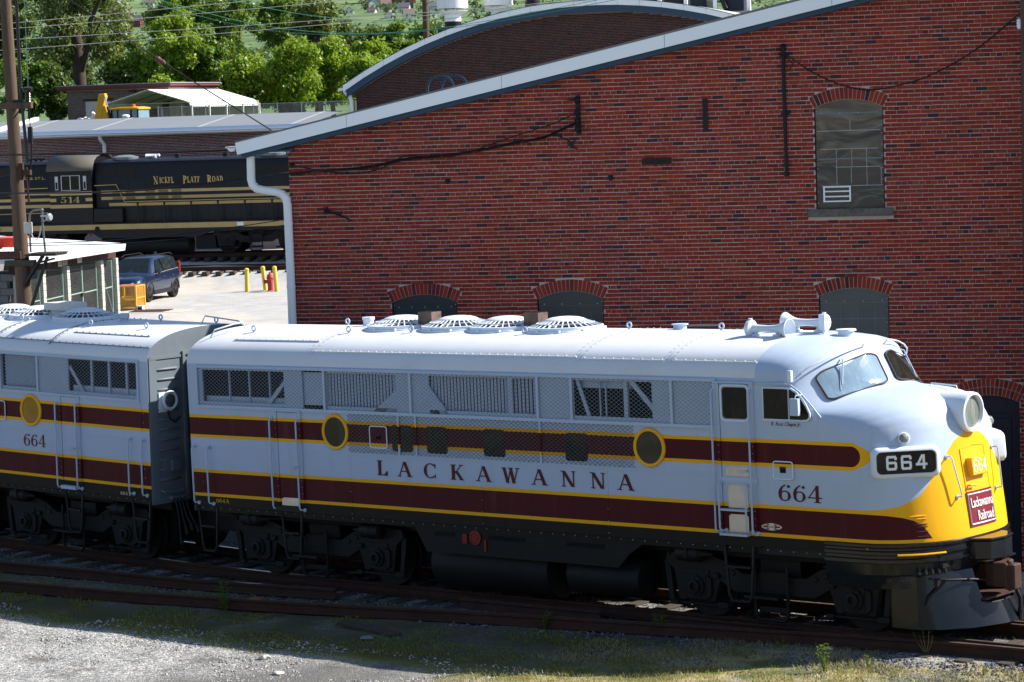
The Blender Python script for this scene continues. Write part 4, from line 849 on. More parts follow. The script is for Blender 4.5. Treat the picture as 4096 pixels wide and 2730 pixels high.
c = mix(t, gr2 * lin(noise(t, v, .9, 6, .65), .42, .58) * .85, c, mix(t, n_fine, (.035, .05, .012), (.12, .13, .035)))
c = mix(t, lin(Y, .9, 1.6), c, mix(t, n_mid, (.02, .02, .02), (.10, .10, .098)))  # shade between track and brick wall painted in as dark ground
far = lin(Y * .896 - X * .443, 20, 34)
yard = ramp(t, n_mid, [(.3, (.40, .39, .385)), (.55, (.50, .49, .475)), (.75, (.60, .58, .55))]); yard = mix(t, n_fine * .55, yard, (.17, .165, .16)); yard = mix(t, lin(noise(t, v, .16, 4, .5, sub=(1, 1, 1)), .5, .62) * .5, yard, (.58, .50, .40))
c = mix(t, far, c, yard)
rock = mix(t, lin(noise(t, v, .8, 6, .7), .4, .6), (.05, .045, .04), (.20, .18, .155)); rock = mix(t, lin(noise(t, v, .5, 5, .6), .5, .6) * .8, rock, (.05, .075, .02)); c = mix(t, lin(0 - Y, 10, 11.5), c, rock)
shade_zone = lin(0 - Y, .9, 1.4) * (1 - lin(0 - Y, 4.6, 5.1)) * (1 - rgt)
c = mix(t, shade_zone * lin(n_mid, .3, .5) * .85, c, mix(t, n_fine, (.025, .026, .014), (.085, .085, .04)))  # dark cinders and moss, also painting the locomotive's shadow darker
asp = lin(X + (0 - Y - 5.2) * .6, -1.2, .4) * lin(0 - Y, 5.0, 5.6) * (1 - rgt); c = mix(t, asp * .85, c, mix(t, n_fine, (.055, .053, .05), (.15, .145, .135)))
slope = lin(Y * .896 - X * .443, 80, 90); c = mix(t, slope, c, (.05, .08, .02))
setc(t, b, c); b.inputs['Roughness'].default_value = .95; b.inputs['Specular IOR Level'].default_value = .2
hh = (1 - vd) * .6 + n_st * .4; bump(t, b, hh + n_mid * .6, .8, .03)
M_GROUND = m
xs = np.concatenate([np.linspace(-400, -40, 30)[:-1], np.linspace(-40, -16, 40)[:-1], np.linspace(-16, 14, 240)[:-1], np.linspace(14, 60, 24)[:-1], np.linspace(60, 300, 14)])
ys = np.concatenate([np.linspace(-60, -12, 20)[:-1], np.linspace(-12, 6, 170)[:-1], np.linspace(6, 30, 50)[:-1], np.linspace(30, 110, 90)[:-1], np.linspace(110, 420, 30)])
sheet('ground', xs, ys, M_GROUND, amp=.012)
# rails
RAILP = [(-.07, 0), (.07, 0), (.07, .012), (.016, .03), (.012, .115), (.036, .13), (.036, .165), (.03, .171), (-.03, .171), (-.036, .165), (-.036, .13), (-.012, .115), (-.016, .03), (-.07, .012)]
M_RAILTOP = plain('polished_rail_top', (.34, .25, .21), .30, .75, var=.3, scale=4)
M_RAIL = plain('rusty_rail', (.055, .024, .016), .85, var=.45, scale=4, dirt=(.014, .010, .008), dirtamt=.6, bmp=.2)
M_TIE = plain('weathered_tie_wood', (.05, .04, .032), .9, var=.5, scale=3, dirt=(.10, .09, .075), dirtamt=.5, bmp=.6, bscale=20, stretch=(8, 1, 4))
def sag(x): return .028 * max(0, -7.2 - x)
def rail_between(parent, pts, name='rail', dz=0.0):
    """sweep the rail section along pts (top-of-rail line, z from sag)"""
    m = MB(); P = [Vector((x, y, 0)) for x, y in pts]; k = len(RAILP); vs = []
    for i, p in enumerate(P):
        d = (P[min(i + 1, len(P) - 1)] - P[max(i - 1, 0)]).normalized(); s_ = Vector((d.y, -d.x, 0)); z = sag(p.x) - .171 + dz
        vs += [p + s_ * a + Vector((0, 0, z + b)) for a, b in RAILP]
    fs = []; mi = []
    for i in range(len(P) - 1):
        for j in range(k):
            fs.append((i * k + j, i * k + (j + 1) % k, (i + 1) * k + (j + 1) % k, (i + 1) * k + j)); mi.append(1 if j == 7 else 0)
    m.add(vs, fs); m.m = mi; m.add([vs[j] for j in range(k)], [tuple(range(k))]); m.add([vs[-k + j] for j in range(k)], [tuple(range(k))[::-1]])
    return m.build(name, [M_RAIL, M_RAILTOP], parent, smooth=0)
TR = empty('railway_track', M=TM, label='rusty main track running under the grey and maroon locomotives', cat='railway track', group='tracks in the foreground')
def smooth_line(pts, n=40):
    xs_ = [p[0] for p in pts]; xx = np.linspace(xs_[0], xs_[-1], n); yy = np.interp(xx, xs_, [p[1] for p in pts])
    for _ in range(3): yy[1:-1] = (yy[:-2] + 2 * yy[1:-1] + yy[2:]) / 4
    return list(zip(xx, yy))
main = [(x, 0) for x in np.linspace(-60, 40, 51)]
for s_ in (-1, 1): rail_between(TR, [(x, s_ * .755) for x, _ in main])
rail_between(TR, [(x, .56) for x in np.linspace(4.5, 14, 8)], 'guard_rail', -.004)
tie = MB(); tie.box((-.115, -1.3, -.36), (.115, 1.3, -.175)); tm = None
for i in range(70):
    x = -32 + i * .62
    if tm is None: tm = tie.build('tie', M_TIE, TR, bevel=.012); o = tm
    else: o = inst(tm, TR)
    o.location = (x, random.uniform(-.05, .05), sag(x) + random.uniform(-.006, .004)); o.rotation_euler = (0, 0, random.uniform(-.02, .02))
T2 = empty('siding_track', M=TM, label='rusty overgrown diverging track in front, joining the main track toward the right', cat='railway track', group='tracks in the foreground')
outer = smooth_line([(-40, -10.2), (-20, -5.75), (-12, -4.12), (-9.73, -3.70), (-7.39, -3.24), (-5, -2.92), (-3.47, -2.70), (-2, -2.4), (-.37, -2.07), (1.5, -1.80), (4.27, -1.38), (5.4, -1.17), (6.65, -.98), (8.27, -.90), (12, -.885), (20, -.88)], 90)
inner = smooth_line([(-40, -8.8), (-20, -4.3), (-11.26, -2.47), (-8.74, -2.05), (-6.21, -1.76), (-4.57, -1.59), (-3.9, -1.48)], 50)
rail_between(T2, outer, 'rail', -.012); rail_between(T2, inner, 'rail', -.012)
rail_between(T2, [(-1.5, -1.14), (1.0, -1.10), (1.3, -1.10)], 'guard_rail', -.03); rail_between(T2, [(2.2, -.99), (6, -.90), (14, -.885)], 'switch_rail', -.02)
for i in range(34):
    x = -27 + i * .72; yo = np.interp(x, [p[0] for p in outer], [p[1] for p in outer])
    o = inst(tm, T2); o.location = (x, yo + .66, sag(x) - .03 + random.uniform(-.02, .01)); o.rotation_euler = (0, 0, R(-78) + PI / 2 + random.uniform(-.05, .05))
# concrete strip by the brick wall and the sunken paving in front of the door
M_CONC = plain('concrete', (.30, .29, .27), .9, var=.2, scale=2, dirt=(.12, .11, .1), dirtamt=.5, bmp=.3)
m = MB(); m.box((-9, -2.25, -.85), (8, -1.35, -.57)); o = m.build('concrete_path', M_CONC, None, smooth=0, bevel=.02, kind='structure'); o.location = (D1[0], D1[1], 0); o.rotation_euler = (0, 0, WA)
# ================================================================ brickwork
def brickmat(name, attr, stops, mn=.0):
    m, t, b = newmat(name); v = coord(t)
    if attr:
        n = t.nodes.new('ShaderNodeAttribute'); n.attribute_name = 'bc'; f = N(t, n.outputs['Fac'])
    else:
        n = t.nodes.new('ShaderNodeObjectInfo'); f = N(t, n.outputs['Random']); v = n.outputs['Location']; v = None
    c = ramp(t, f, stops, 'LINEAR'); g = t.nodes.new('ShaderNodeNewGeometry').outputs['Position']
    c = mix(t, lin(noise(t, g, 9, 4, .65), .4, .8) * .3, c, mix(t, f, (.06, .014, .012), (.20, .03, .02)))
    c = mix(t, lin(noise(t, g, .45, 4, .6), .45, .75) * .22, c, (.06, .02, .018))
    setc(t, b, c); b.inputs['Roughness'].default_value = .88; b.inputs['Specular IOR Level'].default_value = .25
    bump(t, b, noise(t, g, 45, 3), .35, .006); return m
RED = [(0, (.03, .03, .038)), (.012, (.06, .018, .022)), (.06, (.12, .017, .016)), (.25, (.235, .026, .016)), (.7, (.275, .030, .017)), (.93, (.32, .038, .017)), (.98, (.25, .038, .015)), (1, (.24, .06, .036))]
DRK = [(0, (.016, .010, .011)), (.3, (.028, .012, .0115)), (.7, (.044, .013, .011)), (1, (.075, .017, .012))]
FAR = [(0, (.06, .018, .017)), (.4, (.10, .020, .017)), (.8, (.13, .024, .019)), (1, (.16, .035, .028))]
BR_A, BR_I = brickmat('red_brick', True, RED), brickmat('red_brick_single', False, RED)
DB_A, DB_I = brickmat('dark_brick', True, DRK), brickmat('dark_brick_single', False, DRK)
FB_A, FB_I = brickmat('brown_brick', True, FAR), brickmat('brown_brick_single', False, FAR)
M_MORT = plain('mortar', (.46, .41, .38), .95, var=.16, scale=1.2, dirt=(.20, .15, .13), dirtamt=.5, bmp=.4, bscale=60)
M_MORTD = plain('dark_mortar', (.17, .145, .135), .95, var=.2, scale=1.5)
M_MORTP = plain('pale_mortar', (.52, .45, .44), .95, var=.2, scale=1.5)
def brick_mesh(L, H, ch=.005, dep=.06):
    vs = [(0, 0, 0), (L, 0, 0), (L, 0, H), (0, 0, H), (0, -dep + ch, 0), (L, -dep + ch, 0), (L, -dep + ch, H), (0, -dep + ch, H), (ch, -dep, ch), (L - ch, -dep, ch), (L - ch, -dep, H - ch), (ch, -dep, H - ch)]
    fs = [(0, 1, 5, 4), (1, 2, 6, 5), (2, 3, 7, 6), (3, 0, 4, 7), (4, 5, 9, 8), (5, 6, 10, 9), (6, 7, 11, 10), (7, 4, 8, 11), (8, 9, 10, 11)]
    return vs, fs
def brick_wall(root, spans, z0, z1, pitch, course, joint, mats, pick=None, n_ind=300, phase=0, proud=.012, dep=.05, jit=.004, v=0.0, hdr=6):
    """spans(zlo, zhi) -> free intervals along the wall; front of the mortar is at y=v, bricks stand proud of it"""
    items = []; nrow = int((z1 - z0) / course)
    H = course - joint
    for r in range(nrow):
        z = z0 + r * course; header = (r + phase) % hdr == 0
        P = pitch / 2 + joint * .0 if header else pitch
        off = (pitch / 4 if header else (0 if r % 2 else pitch / 2))
        for a, b in spans(z, z + H):
            if b - a < .03: continue
            k = math.floor((a - off) / P); x = off + k * P
            while x < b:
                xa = max(a, x + joint * random.uniform(.15, .45)); xb = min(b, x + P - joint * random.uniform(.15, .45))
                if xb - xa > .03:
                    items.append((xa, z + random.uniform(-jit, jit) * .5, xb - xa, H * random.uniform(.95, 1.03), header and xb - xa > P * .8, (not header) and xb - xa > P * .85))
                x += P
    order = sorted(range(len(items)), key=lambda i: pick(items[i]) if pick else 0)
    chosen = set(order[:n_ind]) if n_ind else set()
    tm = {}
    V = []; F = []; Cc = []
    for i, (x, z, L, h, hd, stc) in enumerate(items):
        p = proud + random.uniform(-.003, .003)
        if i in chosen:
            key = 'h' if L < pitch * .7 else 's'
            if key not in tm:
                mb = MB(); vs, fs = brick_mesh(pitch / 2 - joint * .6 if key == 'h' else pitch - joint * .6, H, .005, dep); mb.add(vs, fs); o = tm[key] = mb.build('brick', mats[1], root, smooth=0)
            else: o = inst(tm[key], root)
            o.location = (x, v - p + dep, z); full = (pitch / 2 if key == 'h' else pitch) - joint * .6
            if abs(L - full) > .004: o.scale = (L / full, 1, 1)
            continue
        vs, fs = brick_mesh(L, h, .005 if course > .065 else .003, dep); k = len(V)
        j = [random.uniform(-jit, jit) for _ in range(4)]
        V += [(x + a, v - p + dep + b, z + c) for a, b, c in vs]; F += [tuple(k + q for q in f) for f in fs]; Cc += [random.random()] * len(vs)
    me = bpy.data.meshes.new('brick_courses'); me.from_pydata(V, [], F); me.materials.append(mats[0])
    at = me.attributes.new('bc', 'FLOAT', 'POINT'); at.data.foreach_set('value', Cc); me.update()
    o = bpy.data.objects.new('brick_courses', me); COL.objects.link(o); o.parent = root; o['kind'] = 'stuff'
    return o
def wall_sheet(root, outer, holes, mat, y=0.0, name='wall'):
    """flat sheet with openings"""
    bm = bmesh.new(); ed = []
    for loop in [outer] + holes:
        vs = [bm.verts.new((a, y, b)) for a, b in loop]; ed += [bm.edges.new((vs[i], vs[(i + 1) % len(vs)])) for i in range(len(vs))]
    bmesh.ops.triangle_fill(bm, use_beauty=True, use_dissolve=False, edges=ed)
    bmesh.ops.recalc_face_normals(bm, faces=bm.faces)
    me = bpy.data.meshes.new(name); bm.to_mesh(me); bm.free(); me.materials.append(mat)
    o = bpy.data.objects.new(name, me); COL.objects.link(o); o.parent = root; return o

# ---------------------------------------------------------------- the big red brick workshop
KS = .99; CP0 = np.array([26.3795, -32.3745, 7.6709])
def kscale(p): return tuple(float(v) for v in CP0 + KS * (np.array(p) - CP0))
BB = empty('brick_workshop', kscale((D1[0], D1[1], 0)), WA, 'large red brick workshop with sloping white roof edge and arched windows', 'building')
BB.scale = (KS, KS, KS)
# openings: u0, u1, bottom, spring, crown
OPEN = [(-3.34, -2.13, 5.66, 7.43, 7.58), (-11.23, -9.99, 1.6, 4.11, 4.25), (-8.47, -7.24, 1.6, 4.13, 4.275), (-3.33, -2.10, 1.6, 4.11, 4.25), (-.93, .14, -.79, 2.20, 2.33)]
SMALL = (-5.84, -5.12, 2.6, 3.605)
TOPZ = lambda u: 6.93 + .207 * (u + 13.99)
RINGS = [.215, .215, .215, .215, .30]
def arcpar(o): 
    a, b, z, sp, cr = o; c = (a + b) / 2; h = (b - a) / 2; rise = cr - sp; Rr = (h * h + rise * rise) / (2 * rise); return c, cr - Rr, Rr, math.degrees(math.asin(h / Rr))
def hole_iv(o, ring, zlo, zhi):
    """interval blocked by an opening and its arch ring"""
    a, b, z, sp, cr = o; c, zc, Rr, ang = arcpar(o)
    if zhi < z: return None
    zz = (zlo + zhi) / 2
    skew = math.sin(R(ang)) * (Rr + ring); zsk = zc + math.cos(R(ang)) * (Rr + ring)
    if zhi <= sp: return (a, b)
    ro = Rr + ring + .012
    if zz > zc + ro: return None
    if zz >= zsk:
        w = math.sqrt(max(0, ro * ro - (zz - zc) ** 2)); return (c - w, c + w)
    w = (zz - zc) * math.tan(R(ang)) + .008; return (c - w, c + w)
def spans_main(zlo, zhi):
    L, Rr = -13.13, 4.5
    um = (zhi - 6.93) / .207 - 13.99; L = max(L, um)
    blk = [hole_iv(o, r, zlo, zhi) for o, r in zip(OPEN, RINGS)]
    if zhi > SMALL[2] and zlo < SMALL[3]: blk.append((SMALL[0], SMALL[1]))
    if zhi > 5.52 and zlo < 5.665: blk.append((-3.49, -1.98))
    blk = sorted([b for b in blk if b]); out = []; x = L
    for a, b in blk:
        if a > x: out.append((x, min(a, Rr)))
        x = max(x, b)
    if x < Rr: out.append((x, Rr))
    return out
holes = []
for o in OPEN:
    a, b, z, sp, cr = o; c, zc, Rr, ang = arcpar(o); top = [(c + Rr * math.sin(R(t)), zc + Rr * math.cos(R(t))) for t in np.linspace(ang, -ang, 9)]
    holes.append([(a, z if z > -.7 else -1.1), (b, z if z > -.7 else -1.1)] + top)
holes[-1] = holes[-1]
outer = [(-13.13, -1.3), (-.93 - .001, -1.3)] if False else [(-13.13, -1.3), (12, -1.3), (12, TOPZ(6) - .207 * 6 + .1), (6, TOPZ(6) + .1), (-13.13, TOPZ(-13.13) + .1)]
holes.append([(SMALL[0], SMALL[2]), (SMALL[1], SMALL[2]), (SMALL[1], SMALL[3]), (SMALL[0], SMALL[3])])
wall_sheet(BB, outer, holes, M_MORT, 0.0)
m = MB(); m.grid([[(-13.13, y, z) for z in (-1.3, 7.0)] for y in (0, 44)]); m.grid([[(12, y, z) for z in (-1.3, 9.9)] for y in (0, 44)]); m.build('side_wall', BR_A, BB, recalc=False)
brick_wall(BB, spans_main, -.80, 11.0, .2105, .0729, .0125, (BR_A, BR_I), pick=lambda it: (abs(it[0] + 1.2) + abs(it[1] - 5.5) * .6 + (30 if it[1] < 3.3 or it[0] > .12 or it[1] > 9.2 else 0)), n_ind=300, phase=2)
# arch bricks
for o, ring in zip(OPEN, RINGS):
    c, zc, Rr, ang = arcpar(o); rows = 1 if ring < .25 else 2; hh = ring / rows; n = int(2 * R(ang) * (Rr + ring / 2) / .0725); proto = None
    mo = MB(); A_ = [(c + (Rr + k) * math.sin(R(t)), .002, zc + (Rr + k) * math.cos(R(t))) for k, ts in ((0, np.linspace(-ang, ang, 16)), (ring + .01, np.linspace(ang, -ang, 16))) for t in ts]
    mo.prism([(x, -.006, z) for x, y, z in A_], (0, .05, 0)); mo.build('arch_mortar', M_MORT, BB, smooth=0)
    for r in range(rows):
        for i in range(n):
            t = -ang + (i + .5) * 2 * ang / n; rr = Rr + r * hh + .004; wb = 2 * R(ang) * rr / n - .012; wt = 2 * R(ang) * (rr + hh) / n - .012
            if proto is None or i == 0:
                mb = MB(); vs = [(-wb / 2, 0, 0), (wb / 2, 0, 0), (wt / 2, 0, hh - .008), (-wt / 2, 0, hh - .008)]; e = .004
                V = [(x, .06, z) for x, _, z in vs] + [(x, e, z) for x, _, z in vs] + [(x * .9, 0, z + (e if z < .01 else -e)) for x, _, z in vs]
                mb.add(V, [(0, 1, 5, 4), (1, 2, 6, 5), (2, 3, 7, 6), (3, 0, 4, 7), (4, 5, 9, 8), (5, 6, 10, 9), (6, 7, 11, 10), (7, 4, 8, 11), (8, 9, 10, 11)]); b_ = proto = mb.build('arch_brick', BR_I, BB, smooth=0)
            else: b_ = inst(proto, BB)
            b_.matrix_local = Matrix.Translation((c + rr * math.sin(R(t)), -.016 - random.random() * .004, zc + rr * math.cos(R(t)))) @ Matrix.Rotation(R(t), 4, 'Y')
# window sheets
M_SHEET = glass('dark_metal_sheet', (.012, .022, .028), .3, .35, (.025, .04, .045)); M_SHEET2 = glass('grey_metal_sheet', (.045, .06, .062), .3, .4, (.085, .10, .10))
def plexi():
    m, t, b = newmat('wavy_plastic_pane'); v = coord(t)
    n = noise(t, v, 1.1, 2, .45, 1.2, sub=(1.0, 1, 2.2)); zz = sep(t, v)[2]; c = ramp(t, n, [(.30, (.030, .032, .036)), (.45, (.055, .048, .045)), (.58, (.13, .095, .07)), (.72, (.045, .042, .045))]); c = mix(t, lin(zz, 6.75, 6.4) * .75, c, (.035, .033, .037))  # brown and grey reflection bands painted into the pane colour
    setc(t, b, c); b.inputs['Roughness'].default_value = .15; b.inputs['Specular IOR Level'].default_value = .6; bump(t, b, n, .3, .05); return m
M_PLEX = plexi()
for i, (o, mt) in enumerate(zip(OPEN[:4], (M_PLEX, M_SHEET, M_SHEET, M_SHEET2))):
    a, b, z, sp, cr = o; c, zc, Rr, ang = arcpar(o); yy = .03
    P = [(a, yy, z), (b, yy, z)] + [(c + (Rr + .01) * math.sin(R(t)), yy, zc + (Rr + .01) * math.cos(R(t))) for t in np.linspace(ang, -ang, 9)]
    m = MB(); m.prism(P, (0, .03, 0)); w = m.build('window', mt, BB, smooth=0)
    j = MB(); j.box((a - .005, 0, z), (a + .012, .10, sp)); j.box((b - .012, 0, z), (b + .005, .10, sp)); j.build('window_jamb', M_VOID, w, smooth=0)
    bt = MB(); zl = sp - .09
    for x, _ in rowpts(a + .12, b - .12, 0, .25): bt.lathe((x, yy, zl), (0, -1, 0), [(.012, 0), (.010, .006), (.002, .008)], 6)
    for x in (a + .035, b - .035):
        for _, zz in colpts(0, z + .1, sp - .05, .2): bt.lathe((x, yy, zz), (0, -1, 0), [(.010, 0), (.008, .006), (.002, .008)], 6)
    bt.build('sheet_bolts', M_WIRE, w, smooth=0)
    f = MB()
    if i == 0:
        f.box((a + .02, yy - .006, zl - .012), (b - .02, yy, zl + .012)); f.box((a + .04, yy - .005, 6.525), (b - .04, yy, 6.55))
        f2 = MB()
        for zz, x0, x1 in ((7.03, a + .04, b - .06), (6.71, a + .1, b - .1), (6.06, a + .1, b - .03), (6.39, -2.99, -2.2)): f2.box((x0, yy - .004, zz - .005), (x1, yy, zz + .005))
        for x, z0, z1 in ((-2.97, 6.08, 6.7), (-2.715, 6.1, 6.38), (-2.44, 6.06, 6.39), (-2.70, 6.39, 6.7), (-2.44, 6.4, 6.7), (-2.72, 7.04, 7.22), (-2.19, 6.08, 6.38)): f2.box((x - .004, yy - .0035, z0), (x + .004, yy, z1))
        f2.build('window_bar', plain('worn_white_line', (.38, .40, .41), .6), w, smooth=0)
        vb = MB()
        for zz in (5.79, 5.875, 5.965, 6.045): vb.box((-3.205, yy - .035, zz - .012), (-2.735, yy - .002, zz + .012))
        for x in (-3.20, -2.74): vb.box((x - .014, yy - .0355, 5.778), (x + .014, yy - .002, 6.057))
        vb.build('vent_louvre', M_WHITE, w, smooth=0)
    else:
        f.box((a + .02, yy - .005, zl - .035), (b - .02, yy, zl - .028))
        for k in (.3, .55, .8): f.box((a + (b - a) * k - .004, yy - .004, z + .1), (a + (b - a) * k + .004, yy, zl - .12))
        f.box((a + .05, yy - .0045, 3.70), (b - .05, yy, 3.71))
    f.build('sheet_seam', M_SHEET2 if i in (1, 2) else M_DGREY, w, smooth=0)
m = MB(); m.box((-3.49, -.10, 5.525), (-1.98, .1, 5.66)); m.build('window_sill', plain('rough_stone', (.13, .12, .10), .95, var=.6, scale=14, dirt=(.02, .02, .018), dirtamt=.8, bmp=.7, bscale=30), BB, smooth=0, bevel=.012)
m = MB(); m.box((SMALL[0], .06, SMALL[2]), (SMALL[1], .09, SMALL[3])); m.build('vent_opening', M_SHEET, BB, smooth=0)
# door with panels
M_NAVY = plain('dark_navy_paint', (.010, .015, .030), .45, var=.25)
a, b, z, sp, cr = OPEN[4]; m = MB(); m.box((a, .10, z), (b, .16, cr + .02)); dr = m.build('door', M_NAVY, BB, smooth=0)
m = MB(); m.box((a, .07, 2.02), (b, .11, cr)); m.box((a, .07, z), (a + .07, .11, 2.02)); m.box((b - .07, .07, z), (b, .11, 2.02)); m.build('door_frame', M_NAVY, dr, smooth=0)
pm = None
for k, (z0, z1) in enumerate(((1.15, 1.92), (.35, 1.05), (-.62, .22))):
    for x0, x1 in ((a + .14, (a + b) / 2 - .05), ((a + b) / 2 + .05, b - .14)):
        m = MB(); m.box((x0, .085, z0), (x1, .11, z1)); m.build('door_panel', M_NAVY, dr, smooth=0, bevel=.02)
m = MB(); m.box((a - .2, -.45, -1.1), (b + .25, .1, -.80)); m.build('door_step', M_CONC, BB, smooth=0, bevel=.02)
# roof, fascia boards, gutter and downspout
M_FASC = plain('white_fascia', (.82, .86, .90), .4, var=.03, scale=1); M_SOFF = plain('navy_soffit', (.030, .062, .105), .5, var=.12, scale=1)
M_RF = plain('grey_roofing', (.16, .165, .175), .85, var=.12, scale=.6)
sl_ = .207; uN = 6
def ft(u): return 7.155 + sl_ * (u + 13.99)
segs = [-14.02, -11.88, -8.93, -5.93, -2.95, 0.0, 3.0, 6.0]
for i in range(len(segs) - 1):
    u0, u1 = segs[i] + (.004 if i else 0), segs[i + 1] - .004
    m = MB(); m.prism([(u0 - .03 * (i == 0), -.32, ft(u0)), (u1, -.32, ft(u1)), (u1, -.32, ft(u1) - .228), (u0, -.32, ft(u0) - .228)], (0, .03, 0)); m.build('fascia_board', M_FASC, BB, smooth=0)
m = MB(); m.prism([(-14.0, -.25, ft(-14.0) - .20), (6, -.25, ft(6) - .20), (6, -.25, ft(6) - .315), (-13.93, -.25, ft(-13.93) - .315)], (0, .24, 0)); m.prism([(-14.0, -.285, ft(-14) - .01), (6, -.285, ft(6) - .01), (6, -.285, ft(6) - .2), (-14, -.285, ft(-14) - .2)], (0, .28, 0)); m.build('soffit', M_SOFF, BB, smooth=0)
m = MB(); m.prism([(-14.05, -.325, ft(-14.05)), (6, -.325, ft(6)), (26, -.325, ft(-14.05)), (26, -.325, ft(-14.05) + .05), (6, -.325, ft(6) + .05), (-14.05, -.325, ft(-14.05) + .03)], (0, 44, 0)); m.build('roof', M_RF, BB, smooth=0)
m = MB(); m.box((-14.02, -.2, 6.95), (-13.0, 44, 6.99)); m.build('eave_soffit', M_SOFF, BB, smooth=0)
m = MB(); g = [(-14.02 - .14 * math.sin(R(t)) * 1 - .0, 7.08 - .13 * math.cos(R(t - 90)) * 0 - .10 * math.sin(R(t))) for t in np.linspace(0, 180, 7)]
m.prism([(-14.05 - .09 + .09 * math.cos(R(t)), -.28, 7.07 + .09 * math.sin(R(t))) for t in np.linspace(180, 360, 8)], (0, 44, 0)); m.box((-14.26, -.28, 7.05), (-14.04, 44, 7.075)); m.build('gutter', M_WHITE, BB, smooth=0)
m = MB(); yv = -.10; m.tube([(-13.83, yv, 6.96), (-13.84, yv, 6.46), (-13.82, yv, 6.36), (-13.74, yv, 6.28), (-13.62, yv, 6.25), (-13.36, yv, 6.21), (-13.25, yv, 6.17), (-13.17, yv, 6.08), (-13.15, yv, 5.96), (-13.145, yv, 4.8), (-13.15, yv, 0.0), (-13.15, yv, -.8)], .078, 14); dsp = m.build('downspout', M_WHITE, BB, smooth=35)
m = MB()
for z in (5.62, 4.45): m.cyl((-13.147, yv, z - .025), (-13.147, yv, z + .025), .085, 14)
for k, (x, z) in enumerate(((-13.82, 6.38), (-13.78, 6.32), (-13.70, 6.27), (-13.26, 6.18), (-13.2, 6.12), (-13.165, 6.04))): m.lathe((x, yv, z), (1, 0, -1 + .2 * k) if k < 3 else (.4, 0, -1), [(.080, -.012), (.084, 0), (.080, .012)], 14)
m.build('pipe_strap', M_WHITE, dsp, smooth=0)
# iron fittings on the wall
def fitting(name, mb, mat=M_BLACK, bevel=0): return mb.build(name, mat, BB, smooth=30, bevel=bevel)
m = MB(); m.tube([(-3.86, -.05, 8.56), (-3.86, -.05, 7.4), (-3.85, -.05, 6.3)], .030, 8); m.lathe((-3.86, -.05, 8.55), (0, 0, 1), [(.045, -.03), (.06, 0), (.03, .04)], 10); m.cyl((-3.85, -.05, 6.32), (-3.85, -.05, 6.26), .045, 8)
for z in (8.38, 7.35, 6.45): m.box((-3.92, -.06, z - .02), (-3.77, 0, z + .02))
m.tube([(-3.86, -.08, 8.42), (-3.95, -.1, 8.40), (-3.80, -.1, 8.38), (-3.68, -.1, 8.22), (-3.76, -.1, 8.12)], .012, 5); m.tube([(-3.99, -.09, 8.42), (-3.95, -.09, 8.52), (-3.9, -.09, 8.47), (-3.94, -.09, 8.4)], .007, 5); fitting('conduit', m)
m = MB(); m.box((-5.325, -.05, 7.10), (-5.24, -.01, 7.67)); fitting('iron_strap', m)
m = MB(); m.box((-6.45, -.05, 6.53), (-5.92, -.01, 6.635))
for x in (-6.28, -6.17, -6.07): m.lathe((x, -.05, 6.58), (0, -1, 0), [(.022, 0), (.02, .02), (.005, .024)], 8)
fitting('iron_plate', m)
for x, z in ((-10.08, 6.32), (-7.04, 6.31)): m = MB(); m.lathe((x, 0, z), (0, -1, 0), [(.05, 0), (.05, .04), (.035, .05), (.03, .09), (.005, .095)], 12); fitting('anchor_bolt', m)
m = MB(); m.box((-12.47, -.06, 5.78), (-12.40, 0, 5.90)); m.tube([(-12.43, -.06, 5.84), (-12.18, -.12, 5.77), (-11.89, -.14, 5.65)], [.03, .022, .010], 6); fitting('wall_bracket', m)
m = MB(); m.box((-7.63, -.08, 7.1), (-7.56, 0, 7.8))
for z in (7.72, 7.5, 7.35, 7.2): m.lathe((-7.6, -.08, z), (0, -1, 0), [(.03, 0), (.05, .02), (.03, .05), (.05, .07), (.02, .1)], 10)
m.tube([(-7.8, -.1, 7.74), (-7.6, -.1, 7.72)], .012, 5)
for k in range(4): m.tube([(-7.62, -.12, 7.05 - .01 * k), (-7.70 - .03 * k, -.14, 6.92), (-7.75 + .05 * k, -.15, 6.85)], .011, 5)
fitting('wire_rack', m)
m = MB(); m.lathe((-13.05, -.02, 6.70), (0, -1, 0), [(.04, 0), (.04, .05), (.02, .07), (.035, .1), (.01, .12)], 10); m.box((-13.1, -.04, 6.50), (-12.85, 0, 6.53)); fitting('wire_anchor', m)
def cable(name, pts, r, mat, label, cat='cable', group=None, n=6, z_off=0, twist=0):
    m = MB(); P = []
    for i in range(len(pts) - 1):
        a_, b_ = Vector(pts[i]), Vector(pts[i + 1])
        for k in range(4): P.append(a_.lerp(b_, k / 4))
    P.append(Vector(pts[-1])); Q = [p.copy() for p in P]
    for _ in range(3):
        for i in range(1, len(P) - 1): Q[i] = (P[i - 1] + P[i] * 2 + P[i + 1]) / 4
        P = [q.copy() for q in Q]
    m.tube(P, r, n); o = m.build(name, mat, None, smooth=60); return tag(o, label, cat, group)
def wl(u, z, v=-.1): return kscale((D1[0] + E1[0] * u + E2[0] * v, D1[1] + E1[1] * u + E2[1] * v, z))
M_CABLE = plain('black_cable', (.015, .014, .014), .5, var=.3)
c1 = [(-13.41, 6.53), (-13.07, 6.55), (-12.41, 6.59), (-11.75, 6.61), (-11.29, 6.67), (-10.83, 6.77), (-10.12, 6.80), (-9.47, 6.87), (-8.83, 6.99), (-8.20, 7.07), (-7.81, 7.25), (-7.56, 7.34)]
